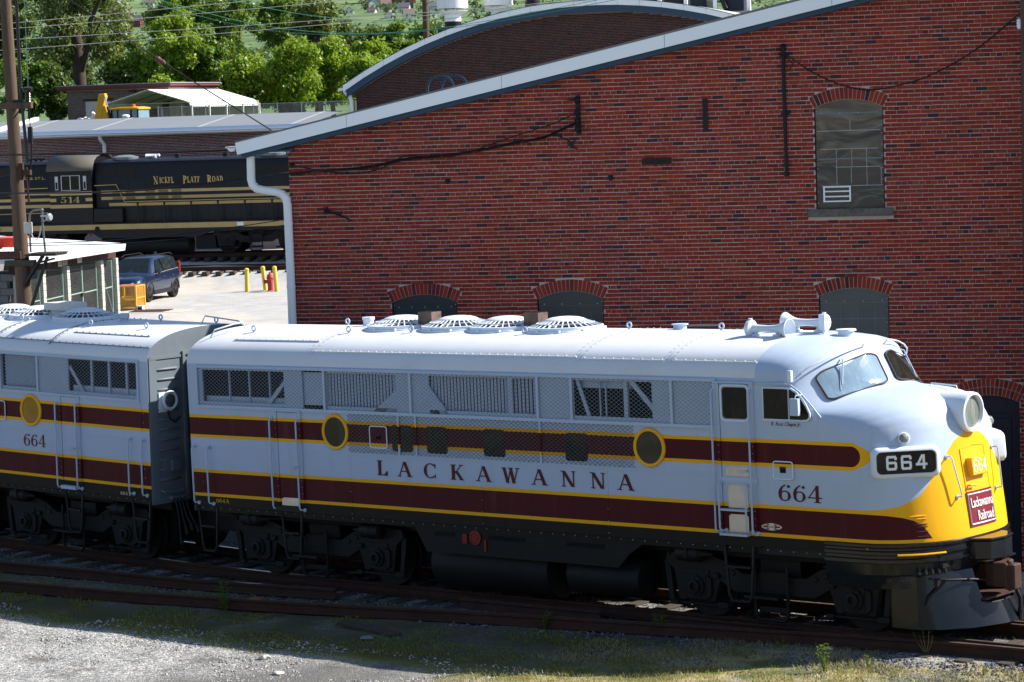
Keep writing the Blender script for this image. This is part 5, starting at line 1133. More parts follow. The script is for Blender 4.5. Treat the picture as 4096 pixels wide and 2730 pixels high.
c2 = [(-13.05, 6.70), (-12.57, 6.60), (-12.08, 6.52), (-11.76, 6.50), (-11.26, 6.59), (-10.83, 6.85), (-10.44, 6.77), (-9.80, 6.77), (-9.00, 7.05), (-8.51, 7.18), (-8.03, 7.31), (-7.6, 7.5)]
cable('wall_cable', [wl(u, z, -.10) for u, z in c1], .019, M_CABLE, 'thick black cable bundle drooping across the upper left of the brick wall', group='cables strung on the brick wall')
cable('wall_cable', [wl(u, z, -.13) for u, z in c2], .012, M_CABLE, 'thin loose black cable looping around the thick bundle on brick wall', group='cables strung on the brick wall')
cable('wall_cable', [wl(u, z - .03, -.15) for u, z in c1[1:]], .010, M_CABLE, 'thin black cable hanging just below the thick bundle on brick wall', group='cables strung on the brick wall')
cable('wall_cable', [wl(*p) for p in ((-8.04, 7.10), (-7.90, 7.07), (-7.74, 6.98), (-7.66, 6.87))], .013, M_CABLE, 'short frayed black cable dangling below the wire rack on brick wall', group='cables strung on the brick wall')
cable('wall_cable', [wl(u, z, -.14) for u, z in ((-3.77, 8.38), (-3.41, 8.11), (-2.99, 7.88), (-2.58, 7.75), (-2.30, 7.72), (-2.02, 7.75), (-1.46, 7.87), (-.91, 8.11), (-.35, 8.45), (.06, 8.79), (.32, 9.0))], .014, M_CABLE, 'black twisted wire sagging over the arched upper window to the right', group='cables strung on the brick wall')
# ================================================================ yard frame helper
def yard(name, label, cat, group=None, u=0, v=0, z=0, rz=0.0):
    p = E1 * u + E2 * v; return empty(name, (p[0], p[1], z), WA + rz, label, cat, group)
def YV(u, v, z): p = E1 * u + E2 * v; return (float(p[0]), float(p[1]), z)
def cam_near(root_v): return None
# ---------------------------------------------------------------- arched roof hall
AH = yard('arched_hall', 'dark brick hall with curved white roof edge behind the red workshop', 'building', u=0, v=78)
AC, AR = -16.2, 22.3; AZ = 12.25 - AR
def az(u, dr=0): return AZ + math.sqrt((AR + dr) ** 2 - (u - AC) ** 2)
def spans_arch(zlo, zhi):
    h = (AR - .55) ** 2 - (zhi - AZ) ** 2
    if zhi - AZ > AR - .55 or h < 0: return []
    w = math.sqrt(h); return [(max(-27.6, AC - w), min(-6, AC + w))]
N_ = 30; us = np.linspace(-27.6, -4.0, N_ + 1)
m = MB(); m.poly([(-27.6, 0, 4.0)] + [(u, 0, az(u, -.2)) for u in us] + [(-4.0, 0, 4.0)]); m.grid([[(-27.6, y, z) for z in (4, az(-27.6, -.2))] for y in (0, 30)]); m.build('wall', M_MORTD, AH, recalc=False, smooth=0)
brick_wall(AH, spans_arch, 7.0, 12.0, .212, .0715, .015, (DB_A, DB_I), pick=lambda it: abs(it[0] + 22.5) + abs(it[1] - 10.2) * .8, n_ind=300, phase=3)
seg = [-28.1 + i * 1.0 for i in range(23)]
for i in range(22):
    u0, u1 = seg[i] + .006, seg[i + 1] - .006
    if u0 > -6: break
    m = MB(); m.prism([(u0, -.42, az(u0)), (u1, -.42, az(u1)), (u1, -.42, az(u1, -.24)), (u0, -.42, az(u0, -.24))], (0, .04, 0)); m.build('fascia_board', M_FASC, AH, smooth=0)
m = MB()
for i in range(N_): 
    u0, u1 = us[i] - .35 * (i == 0), us[i + 1]; m.prism([(u0, -.36, az(u0, -.05)), (u1, -.36, az(u1, -.05)), (u1, -.36, az(u1, -.52)), (u0, -.36, az(u0, -.52))], (0, .35, 0))
m.build('soffit', M_SOFF, AH, smooth=0)
m = MB(); uu = np.linspace(-28.12, -4.0, 30); m.grid([[(u, y, az(u, .03)) for u in uu] for y in (-.44, 30)]); m.build('roof', plain('pale_roofing', (.42, .42, .42), .8, var=.1), AH, recalc=False)
m = MB(); m.tube([(-28.12, -.1, 8.66), (-28.08, -.1, 8.5), (-27.85, -.1, 8.3), (-27.8, -.1, 8.1), (-27.78, -.1, 6.0)], .09, 10); m.prism([(-28.2 + .12 * math.cos(R(t)), -.42, 8.70 + .12 * math.sin(R(t))) for t in np.linspace(180, 360, 7)], (0, 30, 0)); m.build('downspout', M_WHITE, AH)
def vent_stack(u, v, zb, s, label, drum=True, white=True):
    st = yard('vent_stack', label, 'vent', 'vent stacks on the curved roof', u, v, 0)
    m = MB(); m.box((-.62 * s, -.62 * s, zb - .5), (.62 * s, .62 * s, zb + .26)); m.build('curb', M_BLACK, st, smooth=0)
    m = MB(); m.lathe((0, 0, zb), (0, 0, 1), [(.41 * s, .2), (.41 * s, .52)], 24); m.build('collar', M_BLACK, st)
    if white:
        m = MB(); m.lathe((0, 0, zb), (0, 0, 1), [(.405 * s, .5), (.405 * s, .86), (.55 * s, .87), (.72 * s, 1.02), (.72 * s, 1.03), (.1, 1.03)], 28); m.build('flue', M_WHITE, st)
        m = MB(); m.lathe((0, 0, zb), (0, 0, 1), [(.70 * s, 1.14), (.76 * s, 1.15), (.76 * s, 2.6), (.7 * s, 2.62)], 32); m.build('drum', plain('streaked_white_metal', (.72, .73, .74), .5, var=.06, scale=2, dirt=(.3, .3, .28), dirtamt=.4, stretch=(4, 4, .4)), st)
        m = MB()
        for k in range(6): a = PI * k / 3; m.bar((.6 * s * math.cos(a), .6 * s * math.sin(a), zb + 1.02), (.6 * s * math.cos(a), .6 * s * math.sin(a), zb + 1.18), .03)
        m.build('drum_post', M_WHITE, st, smooth=0)
    else:
        m = MB(); m.lathe((0, 0, zb), (0, 0, 1), [(.36 * s, .5), (.36 * s, 1.6), (.5 * s, 1.62), (.5 * s, 2.0)], 24); m.build('flue', M_BLACK, st)
vent_stack(-25.02, 86, 11.29, 1.0, 'white drum topped vent stack, leftmost on the curved roof')
vent_stack(-23.22, 88, 11.42, .95, 'white drum topped vent stack, second from left on the curved roof')
vent_stack(-21.5, 88, 12.15, .9, 'black vent stack beside the white drum stacks on curved roof', white=False)
ub = yard('roof_unit', 'row of dark boxes between white posts on top of the curved roof', 'roof unit', None, 0, 90)
for u0, u1 in ((-13.95, -13.15), (-15.25, -14.3), (-12.3, -11.3), (-16.6, -15.6)): m = MB(); m.box((u0, -.3, 11.8), (u1, 2, 13.2)); m.build('dark_box', M_NAVY, ub, smooth=0, bevel=.03)
for u in (-14.1, -12.65, -15.4, -11.0): m = MB(); m.box((u - .09, -.8, 11.7), (u + .09, -.6, 13.4)); m.build('post', M_WHITE, ub, smooth=0)
m = MB(); m.tube([(-12.15, -.6, 12.0), (-12.75, -.6, 13.6)], .12, 8); m.build('flue', M_BLACK, ub); m = MB(); m.box((-17, -1.2, 11.75), (-10, 2.5, 11.85)); m.build('deck', M_CONC, ub, smooth=0)
hp = yard('ladder_hoop', 'dark blue curved ladder hoops rising above the white roof edge', 'ladder', None, 0, 0)
for u in (0, .62):
    # the hoops stand on the workshop roof near its front edge
    m = MB(); P = [(-10.2 + u * .24 - .25 * math.cos(R(t)), .5 + u * .7, 7.93 + .24 * math.sin(R(t))) for t in np.linspace(-35, 215, 18)]
    for i in range(len(P) - 1): m.bar(P[i], P[i + 1], .02, .05)
    m.build('hoop', M_SOFF, hp, smooth=0)
hp.location = kscale((D1[0], D1[1], 0))
# ---------------------------------------------------------------- long low building
LG = yard('long_low_building', 'long low brick building with grey flat roof behind the black locomotive', 'building', None, 0, 72)
m = MB(); m.grid([[(u, 0, z) for u in (-52, -27.7)] for z in (1.0, 6.95)]); m.build('wall', M_MORTP, LG, recalc=False)
brick_wall(LG, lambda a, b: [(-44.5, -27.75)], 5.2, 6.9, .208, .0690, .0165, (FB_A, FB_I), pick=lambda it: abs(it[0] + 37) + abs(it[1] - 6.4) * 2, n_ind=300, phase=1, proud=.010)
m = MB(); m.grid([[(u, -.45, 7.16), (u, 4.3, 7.66)] for u in (-52, -27.72)]); m.build('roof', plain('grey_membrane', (.175, .19, .215), .75, var=.08, scale=.25), LG, recalc=False)
m = MB()
for u in (-41.75, -38.05, -33.05, -28.7): m.add([(u, -.4, 7.17), (u + .16, -.4, 7.17), (u + .16, 4.3, 7.667), (u, 4.3, 7.667)], [(0, 1, 2, 3)])
m.add([(-52, 3.3, 7.567), (-27.8, 3.3, 7.567), (-27.8, 3.34, 7.571), (-52, 3.34, 7.571)], [(0, 1, 2, 3)]); m.build('roof_seam', plain('pale_seam_tape', (.34, .35, .36), .8), LG, recalc=False, smooth=0)
m = MB(); m.prism([(-52, -.47, 7.17), (-52, -.56, 7.0), (-52, -.3, 6.97), (-52, -.3, 7.17)], (24.3, 0, 0)); m.build('roof_edge', plain('pale_blue_flashing', (.50, .58, .72), .45, var=.05), LG, smooth=0)
m = MB(); m.prism([(-52, -.57 + .06 * math.cos(R(t)) - .03, 6.97 + .07 * math.sin(R(t))) for t in np.linspace(180, 360, 6)], (24.3, 0, 0)); m.build('gutter', M_WHITE, LG, smooth=0)
m = MB(); m.tube([(-37.69, -.4, 6.93), (-37.68, -.36, 6.75), (-37.6, -.12, 6.5), (-37.6, -.1, 4.0)], .085, 8); m.build('downspout', M_WHITE, LG)
m = MB(); m.prism([(-42.9, -.4, 7.18), (-42.9, 4.4, 7.68), (-42.9, 4.4, 7.84), (-42.9, -.4, 7.34)], (.2, 0, 0)); m.build('roof_kerb', M_WHITE, LG, smooth=0)
# ---------------------------------------------------------------- small flat-roofed brick building
SB = yard('small_brick_building', 'small dark brick building with red flat roof edge below the trees', 'building', None, 0, 135)
m = MB(); m.box((-66.5, .012, 5), (-58.92, 9, 9.7)); m.build('wall', M_MORTP, SB, smooth=0)
def sp_s(a, b):
    out = [(-66.5, -65.15), (-63.3, -58.92)] if b < 8.92 else [(-66.5, -58.92)]; return out
brick_wall(SB, sp_s, 6.8, 9.68, .214, .0745, .016, (DB_A, DB_I), n_ind=0, proud=.012, v=.012)
m = MB(); m.box((-67.15, -.5, 9.80), (-58.6, 9.6, 9.98)); m.box((-67.0, -.4, 9.66), (-58.75, 9.4, 9.80)); m.build('roof_edge', plain('dull_red_paint', (.13, .035, .035), .6), SB, smooth=0)
m = MB(); m.box((-67.2, -.55, 9.98), (-58.55, 9.65, 10.04)); m.build('roof', plain('grey_gravel_roof', (.22, .26, .30), .8), SB, smooth=0)
m = MB(); m.box((-65.15, .06, 6.5), (-63.3, .1, 8.9)); m.build('door', plain('brown_door', (.035, .025, .03), .5), SB, smooth=0)
m = MB(); m.box((-65.3, -.03, 8.92), (-63.1, .02, 9.08)); m.build('lintel', M_RUST, SB, smooth=0)
m = MB(); m.box((-61.75, -.3, 9.42), (-61.3, 0, 9.56)); m.build('wall_lamp', M_BLACK, SB, smooth=0)
# ---------------------------------------------------------------- carport
CP = yard('carport', 'white metal carport with open front and curved eaves', 'carport', None, 0, 125)
prof = [(-59.45, 8.25), (-59.42, 8.52), (-59.25, 8.68), (-56.5, 9.50), (-53.75, 8.62), (-53.55, 8.48), (-53.52, 8.25)]
prof = [(-59.5, 8.25), (-59.42, 8.60), (-59.2, 8.72), (-56.5, 9.48), (-53.85, 8.66), (-53.6, 8.5), (-53.52, 8.24)]
m = MB(); m.grid([[(a, y, b) for a, b in prof] for y in (0, 13.5)]); o = m.build('roof', plain('white_corrugated_metal', (.80, .80, .79), .35, var=.03), CP, recalc=False, smooth=0); sd = o.modifiers.new('t', 'SOLIDIFY'); sd.thickness = .04
lm = None
for y in (0.1, 3.4, 6.7, 10, 13.4):
    for u in (-59.45, -53.5): m = MB(); m.box((u - .05, y - .05, 5.5), (u + .05, y + .05, 8.4)); m.build('leg', M_WHITE, CP, smooth=0)
    m = MB(); m.bar((-59.4, y, 8.55), (-56.5, y, 9.4), .07); m.bar((-56.5, y, 9.4), (-53.6, y, 8.55), .07); m.bar((-59.4, y, 8.55), (-53.6, y, 8.55), .07); m.build('truss', plain('tan_steel', (.30, .25, .19), .6), CP, smooth=0)
m = MB(); m.box((-59.5, 13.2, 5.5), (-53.5, 13.25, 8.6)); m.build('back_sheet', plain('cream_sheet', (.62, .60, .50), .6), CP, smooth=0)
# ---------------------------------------------------------------- backhoe loader
BH = yard('backhoe_loader', 'yellow backhoe with raised folded digging arm and glazed cab beside the carport', 'backhoe', None, 0, 118)
M_JY = plain('machine_yellow', (.72, .33, .02), .4, var=.08, dirt=(.2, .12, .05), dirtamt=.3)
m = MB(); m.prism([(-57.42, -.2, 7.3), (-56.95, -.2, 9.22), (-56.55, -.2, 9.25), (-56.5, -.2, 9.05), (-56.75, -.2, 8.2), (-56.9, -.2, 7.3)], (0, .4, 0)); m.build('boom', M_JY, BH, smooth=0, bevel=.03)
m = MB(); m.prism([(-57.0, -.17, 7.2), (-56.75, -.17, 8.5), (-56.55, -.17, 8.5), (-56.2, -.17, 7.2)], (0, .34, 0)); m.build('dipper_arm', M_JY, BH, smooth=0, bevel=.03)
m = MB(); m.cyl((-56.5, -.25, 9.05), (-56.35, -.25, 8.3), .05, 10); m.build('hydraulic_rod', plain('chrome', (.6, .6, .62), .15, .9), BH); m = MB(); m.cyl((-56.37, -.25, 8.4), (-56.1, -.25, 7.4), .08, 10); m.build('hydraulic_cylinder', M_BLACK, BH)
m = MB(); m.box((-56.2, -.2, 6.2), (-54.25, 2.0, 7.3)); m.build('chassis', M_JY, BH, smooth=0)
m = MB(); m.box((-56.12, -.1, 7.3), (-54.35, 1.7, 8.2)); m.build('cab_glass', M_GLASSW, BH, smooth=0)
m = MB()
for u in (-56.15, -55.75, -54.85, -54.4): m.box((u - .04, -.14, 7.3), (u + .04, -.06, 8.22))
m.build('cab_pillar', M_BLACK, BH, smooth=0)
m = MB(); m.prism([(-56.28, -.3, 8.18), (-54.22, -.3, 8.18), (-54.3, -.3, 8.30), (-54.7, -.3, 8.36), (-55.6, -.3, 8.36), (-56.2, -.3, 8.28)], (0, 2.1, 0)); m.build('cab_roof', M_JY, BH, smooth=0, bevel=.05)
m = MB(); m.lathe((-54.8, .3, 8.36), (0, 0, 1), [(.09, 0), (.085, .12), (.03, .15)], 10); m.build('beacon', plain('orange_lens', (.8, .18, .02), .3), BH)
m = MB(); m.lathe((-55.05, -.5, 7.2), (0, 0, 1), [(.2, 0), (.2, .5), (.26, .52), (.26, .62), (.15, .68)], 14); m.build('intake_cap', M_WHITE, BH)
wheel_lathe = [(.12, -.2), (.45, -.2), (.7, -.22), (.74, -.1), (.74, .1), (.7, .22), (.45, .2), (.12, .2)]
for u, v in ((-56.0, -.2), (-54.5, -.2), (-56.0, 2.0), (-54.5, 2.0)): m = MB(); m.lathe((u, v, 6.35), (0, 1, 0), wheel_lathe, 20); m.build('wheel', M_BLACK, BH)
tp = yard('tarp_cover', 'white tarp covered pile beside the yellow digging arm', 'tarp', None, 0, 118.6)
m = MB(); n = 12; g = [[(-59.3 + 2.0 * i / n, .7 * j / 5, 7.2 + .55 * math.sin(PI * min(1, (i + .5) / n)) ** .6 + .08 * math.sin(i * 2.1 + j) + (.45 if i > n - 4 else 0)) for i in range(n + 1)] for j in range(6)]; m.grid(g); m.grid([[g[0][i], (g[0][i][0], -.15, 6.4)] for i in range(n + 1)]); m.build('cover', plain('white_tarp', (.7, .71, .72), .6, var=.1, bmp=.5, bscale=3), tp, recalc=False)
# ---------------------------------------------------------------- chain link fence
M_FW = plain('fence_wire', (.20, .21, .21), .5, .4)
CF = yard('chain_link_fence', 'grey chain link fence with pipe posts at the far edge of the grey roof', 'fence', None, 0, 100)
for k in range(10): m = MB(); m.cyl((-46 + k * 1.4, 0, 6.6), (-46 + k * 1.4, 0, 8.24), .03, 8); m.build('post', M_WIRE, CF)
m = MB(); m.tube([(-46, 0, 8.18), (-33.3, 0, 8.2)], .022, 6); m.build('top_rail', M_WIRE, CF)
m = MB(); screen(m, -46, -33.4, 6.8, 8.18, 0, .10, .11, .010); m.build('chain_link', M_FW, CF, smooth=0, recalc=False)
# ================================================================ black road switcher on the back track
BL = yard('black_locomotive', 'black locomotive with cream stripes and rounded cab roof on the back track', 'locomotive', None, 0, 66.6)
M_BK = plain('weathered_black_paint', (.006, .006, .009), .38, var=.5, scale=.9, dirt=(.022, .018, .014), dirtamt=.55)
M_CRM = plain('cream_stripe_paint', (.46, .33, .13), .5, var=.12, scale=2, dirt=(.25, .18, .09), dirtamt=.3); M_GRILL = plain('black_grille', (.006, .006, .008), .6)
RZ = 1.80
m = MB(); hp_ = [(.25, 3.2), (.25, 5.62), (.32, 5.78), (.55, 5.87), (1.2, 5.92), (1.9, 5.87), (2.1, 5.78), (2.2, 5.62), (2.2, 3.2)]
m.prism([(-41.2, y, z) for y, z in hp_], (3.3, 0, 0)); m.prism([(-36.0, y, z) for y, z in hp_], (13.0, 0, 0)); m.build('hood', M_BK, BL, smooth=30)
m = MB(); cb = [(-.02, 3.2), (-.02, 5.42), (.03, 5.62), (.2, 5.85), (.5, 6.0), (1.0, 6.09), (1.4, 6.10), (1.9, 6.03), (2.3, 5.85), (2.5, 5.6), (2.55, 5.42), (2.55, 3.2)]
m.prism([(-38.0, y, z) for y, z in cb], (1.95, 0, 0)); cabm = m.build('cab', M_BK, BL, smooth=40)
m = MB(); rf = [(y - .06 * (y < 1.2) + .06 * (y > 1.2), z + .035) for y, z in cb[1:-1]]; m.grid([[(u, y, z) for y, z in rf] for u in (-38.1, -35.95)]); o = m.build('cab_roof', plain('dusty_dark_roof', (.085, .078, .065), .6, var=.3, scale=.8), BL, recalc=False); sd = o.modifiers.new('t', 'SOLIDIFY'); sd.thickness = .03
m = MB()
for u0, u1, z0, z1, y in ((-38.0, -36.05, 4.43, 4.59, -.02), (-38.0, -37.72, 4.16, 4.30, -.02), (-36.36, -36.05, 4.16, 4.30, -.02), (-38.0, -36.05, 3.88, 4.03, -.02)): m.box((u0, y - .006, z0), (u1, y, z1))
for u0, u1 in ((-41.2, -38.0), (-35.75, -23.5)):
    for z0, z1 in ((4.46, 4.585), (4.19, 4.315), (3.91, 4.045)): m.box((u0 if z0 > 4 or u0 < -38 else -35.4, .244, z0), (u1, .25, z1))
m.box((-42.4, -.145, 2.93), (-23, -.13, 3.15)); m.build('cream_stripe', M_CRM, BL, smooth=0)
m = MB(); m.box((-42.4, -.13, 2.78), (-23, 2.6, 3.2)); m.prism([(-36.11, -.12, 2.8), (-30.5, -.12, 2.8), (-31.3, -.12, 2.55), (-35.7, -.12, 2.55)], (0, .1, 0)); m.build('frame', M_BLACK, BL, smooth=0)
m = MB(); m.box((-36.05, -.02, 3.2), (-34.7, .24, 3.85)); m.build('battery_box', M_BK, BL, smooth=0, bevel=.04)
m = MB(); m.box((-37.42, -.035, 4.66), (-36.62, -.02, 5.26)); wd = m.build('cab_window', M_GLASSD, BL, smooth=0)
m = MB()
for u in (-37.44, -37.03, -36.6): m.box((u - .018, -.05, 4.63), (u + .018, -.02, 5.28))
for z in (4.645, 5.27): m.box((-37.44, -.05, z - .012), (-36.6, -.02, z + .012))
m.build('window_frame', M_WIRE, wd, smooth=0)
for u in (-37.66, -36.36):
    m = MB(); m.box((u - .07, -.06, 4.66), (u + .07, -.03, 5.25)); o = m.build('wind_deflector', M_WIRE, BL, smooth=0); m = MB(); m.box((u - .045, -.065, 4.7), (u + .045, -.06, 5.0)); m.build('glass', M_GLASSD, o, smooth=0)
for u0, u1, z0, z1 in ((-35.7, -35.0, 5.16, 5.55), (-34.92, -34.15, 5.16, 5.55), (-29.5, -28.85, 5.14, 5.5), (-28.75, -28.05, 5.14, 5.5), (-27.95, -27.2, 5.14, 5.5), (-33.75, -33.25, 4.6, 4.98), (-33.15, -32.7, 4.6, 4.98), (-32.5, -32.1, 4.6, 4.98)):
    m = MB(); m.box((u0, .238, z0), (u1, .25, z1)); m.build('grille', M_GRILL, BL, smooth=0)
lv = MB(); lv.box((-.22, 0, 0), (.22, .02, .012)); l0 = None
for u in (-35.0, -34.4, -33.5, -32.9, -32.3):
    for zb in (4.47, 4.20):
        for k in range(4):
            o = l0 = lv.build('louvre_slat', M_GRILL, BL, smooth=0) if l0 is None else inst(l0, BL)
            o.location = (u, .232, zb + k * .028)
            l0 = l0 if k or u > -35 else o
m = MB()
for u in np.arange(-35.2, -23.5, .72):
    m.box((u - .008, .246, 3.2), (u + .008, .25, 5.1))
    for z in (5.0, 3.35): m.box((u + .3, .24, z), (u + .37, .248, z + .09))
m.build('door_seam', M_GRILL, BL, smooth=0)
letters('514', -37.52, 4.105, .255, .1, -.024, M_CRM, BL, .005, 1.1, None, 1.45)
x = letters('N', -33.32, 4.80, .33, 0, .226, M_CRM, BL, .005, 1.25, None, .66, .11); x = letters('ICKEL', -33.06, 4.84, .25, 0, .226, M_CRM, BL, .005, 1.25, None, .60, .13)
letters('P', -32.0, 4.80, .33, 0, .226, M_CRM, BL, .005, 1.25, None, .66, .11); letters('LATE', -31.80, 4.84, .25, 0, .226, M_CRM, BL, .005, 1.25, None, .62, .13)
letters('R', -30.91, 4.80, .33, 0, .226, M_CRM, BL, .005, 1.25, None, .70, .11); letters('OAD', -30.67, 4.84, .25, 0, .226, M_CRM, BL, .005, 1.25, None, .68, .13)
text_obj('lettering', 'N.Y.C.& ST.L.', .17, M_CRM, BL, Matrix.Translation((-39.75, .243, 5.13)) @ Matrix.Rotation(R(90), 4, 'X'), .002, 0, 1.45)
text_obj('lettering', 'F', .14, M_BK, BL, Matrix.Translation((-40.35, -.148, 2.99)) @ Matrix.Rotation(R(90), 4, 'X'), .002)
m = MB(); m.lathe((-35.83, -.14, 2.96), (0, -1, 0), [(.11, 0), (.11, .03), (.08, .04), (.01, .03)], 18); m.build('filler', M_GRILL, BL)
m = MB(); m.box((-36.2, -.13, 2.66), (-36.08, -.12, 2.78)); m.build('fuel_cutoff', M_RED, BL, smooth=0)
m = MB(); m.box((-29.5, -.148, 2.98), (-29.2, -.14, 3.13)); m.build('white_patch', M_WHITE, BL, smooth=0)
hr = MB(); hr.tube([(-35.9, -.1, 4.82), (-34.9, -.1, 4.84), (-34.55, -.1, 4.10), (-23.5, -.1, 4.10)], .018, 6); hr.build('walkway_rail', M_CRM, BL)
hr = MB(); hr.tube([(-34.45, -.1, 4.06), (-23.5, -.1, 4.06)], .02, 6); hr.build('walkway_rail', M_BLACK, BL)
st = MB(); st.box((-.028, -.12, 2.9), (.028, -.06, 4.08)); st.prism([(-.07, -.1, 4.1), (.07, -.1, 4.1), (.028, -.1, 3.95), (-.028, -.1, 3.95)], (0, .03, 0)); s0 = None
for k in range(9):
    u = -33.96 + k * 1.21; o = s0 = st.build('stanchion', M_BLACK, BL, smooth=0) if s0 is None else inst(s0, BL); o.location = (u, 0, 0)
s0 = None
hr = MB(); hr.tube([(-39.9, -.02, 4.74), (-38.1, -.02, 4.76)], .02, 6); hr.tube([(-42, -.1, 3.66), (-38.1, -.1, 3.70)], .02, 6); hr.build('hood_handrail', M_CRM, BL)
fm = MB(); fm.lathe((0, 0, 5.86), (0, 0, 1), [(.55, 0), (.56, .13), (.5, .15), (.25, .21), (.02, .22)], 26); f1 = fm.build('roof_fan', plain('grey_fan', (.16, .18, .2), .5, .2), BL); f1.location = (-34.9, 1.1, 0); inst(f1, BL, (-28.2, 1.1, 0)); f2 = inst(f1, BL, (-27.0, 1.1, 0))
hm = MB()
for dy, L in ((0, .5), (.14, .42), (-.13, .36)): hm.lathe((-33.9, 1.1 + dy, 6.02 + dy * .2), (1, 0, 0), [(.10, 0), (.05, .08), (.035, L), (.06, L + .06), (.02, L + .09)], 12)
hm.box((-33.6, 1.0, 5.86), (-33.5, 1.2, 6.0)); hm.build('air_horn', M_LGREY, BL); hm = MB()
for k in range(3): hm.lathe((-39.3 + k * .25, 1.0, 6.0), (1, 0, 0), [(.09, 0), (.04, .1), (.03, .22)], 10)
hm.build('air_horn', M_BLACK, BL)
for u in (-32.55, -30.35): m = MB(); m.lathe((u, 1.2, 5.88), (0, 0, 1), [(.22, 0), (.13, .02), (.13, .19), (.1, .19)], 14); m.build('exhaust_stack', M_BLACK, BL)
for u in (-39.3, -28.75): t_ = copy_tree(trA, BL); t_.location = (u, 1.3, RZ)
m = MB(); m.cyl((-35.8, .5, 2.2), (-31.8, .5, 2.2), .42, 20); m.box((-31.5, .2, 2.0), (-30.6, 2.2, 2.6)); m.build('fuel_tank', M_UNDER, BL)
# tracks in the yard
def yard_track(v, zr, label):
    t_ = yard('yard_track', label, 'railway track', 'tracks in the back yard', 0, v, 0)
    for s_ in (-.755, .755):
        m = MB(); m.prism([(-80, s_ + a, zr - .171 + b) for a, b in RAILP], (80, 0, 0)); m.build('rail', M_RAIL, t_, smooth=0)
    for k in range(60):
        o = inst(tm, t_); o.location = (-52 + k * .6, 0, zr + .0)
yard_track(67.9, RZ, 'rusty back track under the black locomotive'); yard_track(64.4, 1.42, 'empty rusty track in shade between the blue car and black locomotive')
# ================================================================ block storage sheds with wire gates
ST = yard('storage_shed', 'concrete block storage shed with chain link gates and white sloping roof edge', 'shed', None, -21.18, 25.75)
M_BLOCK = plain('pale_concrete_block', (.46, .45, .40), .9, var=.14, scale=2, dirt=(.22, .20, .17), dirtamt=.4, bmp=.4); M_BLOCKG = plain('grey_concrete_block', (.20, .19, .195), .9, var=.2, scale=2, bmp=.4)
M_GREENP = plain('faded_green_pipe', (.22, .34, .27), .5, var=.15)
bk = MB(); bk.box((0, 0, 0), (.19, .39, .185)); b0 = None
for v in (1.55, 3.2, 5.65, 6.78):
    for k in range(15):
        m_ = bk; o = inst(b0, ST) if b0 else bk.build('concrete_block', M_BLOCK, ST, smooth=0, bevel=.008)
        b0 = b0 or o; o.location = (random.uniform(-.004, .004) - .02, v, .70 + k * .193); o.scale = (1, .5 if v != 6.78 else .42, 1)
b0 = None
bk = MB(); bk.box((0, 0, 0), (.385, .19, .185))
for r in range(15):
    for k in range(5):
        o = inst(b0, ST) if b0 else bk.build('concrete_block', M_BLOCKG, ST, smooth=0, bevel=.008)
        b0 = b0 or o; o.location = (-.395 * (k + 1) - (.2 if r % 2 else 0) + .02, 0, .70 + r * .193)
m = MB(); m.box((-.02, .0, .66), (.17, .19, 3.56)); m.build('corner_post', M_BLOCK, ST, smooth=0, bevel=.01)
m = MB(); m.box((-3.4, 6.9, .6), (-.05, 7.0, 3.6)); m.box((-3.5, 0, .6), (-3.4, 7.0, 3.6)); m.build('back_wall', M_BLOCKG, ST, smooth=0)
m = MB(); m.box((-3.3, .25, .6), (-.45, 6.85, 3.3)); m.build('shed_shade_block', M_VOID, ST, smooth=0)  # added near-black block standing in for the shade inside the shed
m = MB(); m.box((-.06, -.15, 3.60), (.08, 7.0, 3.84)); m.build('beam', M_RUST, ST, smooth=0)
m = MB(); m.prism([(.58, -.45, 3.83), (.62, -.45, 4.03), (-3.6, -.45, 4.35), (-3.6, -.45, 4.2)], (0, 6.95, 0)); m.build('roof', plain('white_roof_edge', (.74, .75, .77), .5, var=.03), ST, smooth=0)
for v0, v1 in ((.25, 1.5), (1.75, 3.1), (3.4, 4.45), (4.47, 5.5), (5.85, 6.65)):
    m = MB(); zt = 3.53
    m.tube([(.06, v0, .85), (.06, v0, zt), (.06, v1, zt), (.06, v1, .85)], .024, 6); m.tube([(.06, v0, 2.74), (.06, v1, 2.76)], .02, 6)
    if v0 > 5.5: m.tube([(.06, v0, 3.4), (.06, v1, 2.0)], .014, 5)
    g = m.build('wire_gate', M_GREENP, ST)
    s_ = MB(); screen(s_, 0, v1 - v0, .9, zt, 0, .085, .11, .006); o = s_.build('chain_link', M_FW, g, smooth=0, recalc=False); o.matrix_local = Matrix.Translation((.06, v0, 0)) @ Matrix.Rotation(PI / 2, 4, 'Z')
m = MB(); m.box((.05, 4.35, 2.66), (.11, 4.55, 2.75)); m.build('padlock', M_RUST, ST, smooth=0)
M_SIGN = plain('sign_white', (.66, .64, .55), .5, var=.05); M_SRED = plain('sign_red', (.50, .06, .03), .5)
def rot_u(u, v, z): return Matrix.Translation((u, v, z)) @ Matrix.Rotation(PI / 2, 4, 'Z') @ Matrix.Rotation(PI / 2, 4, 'X')
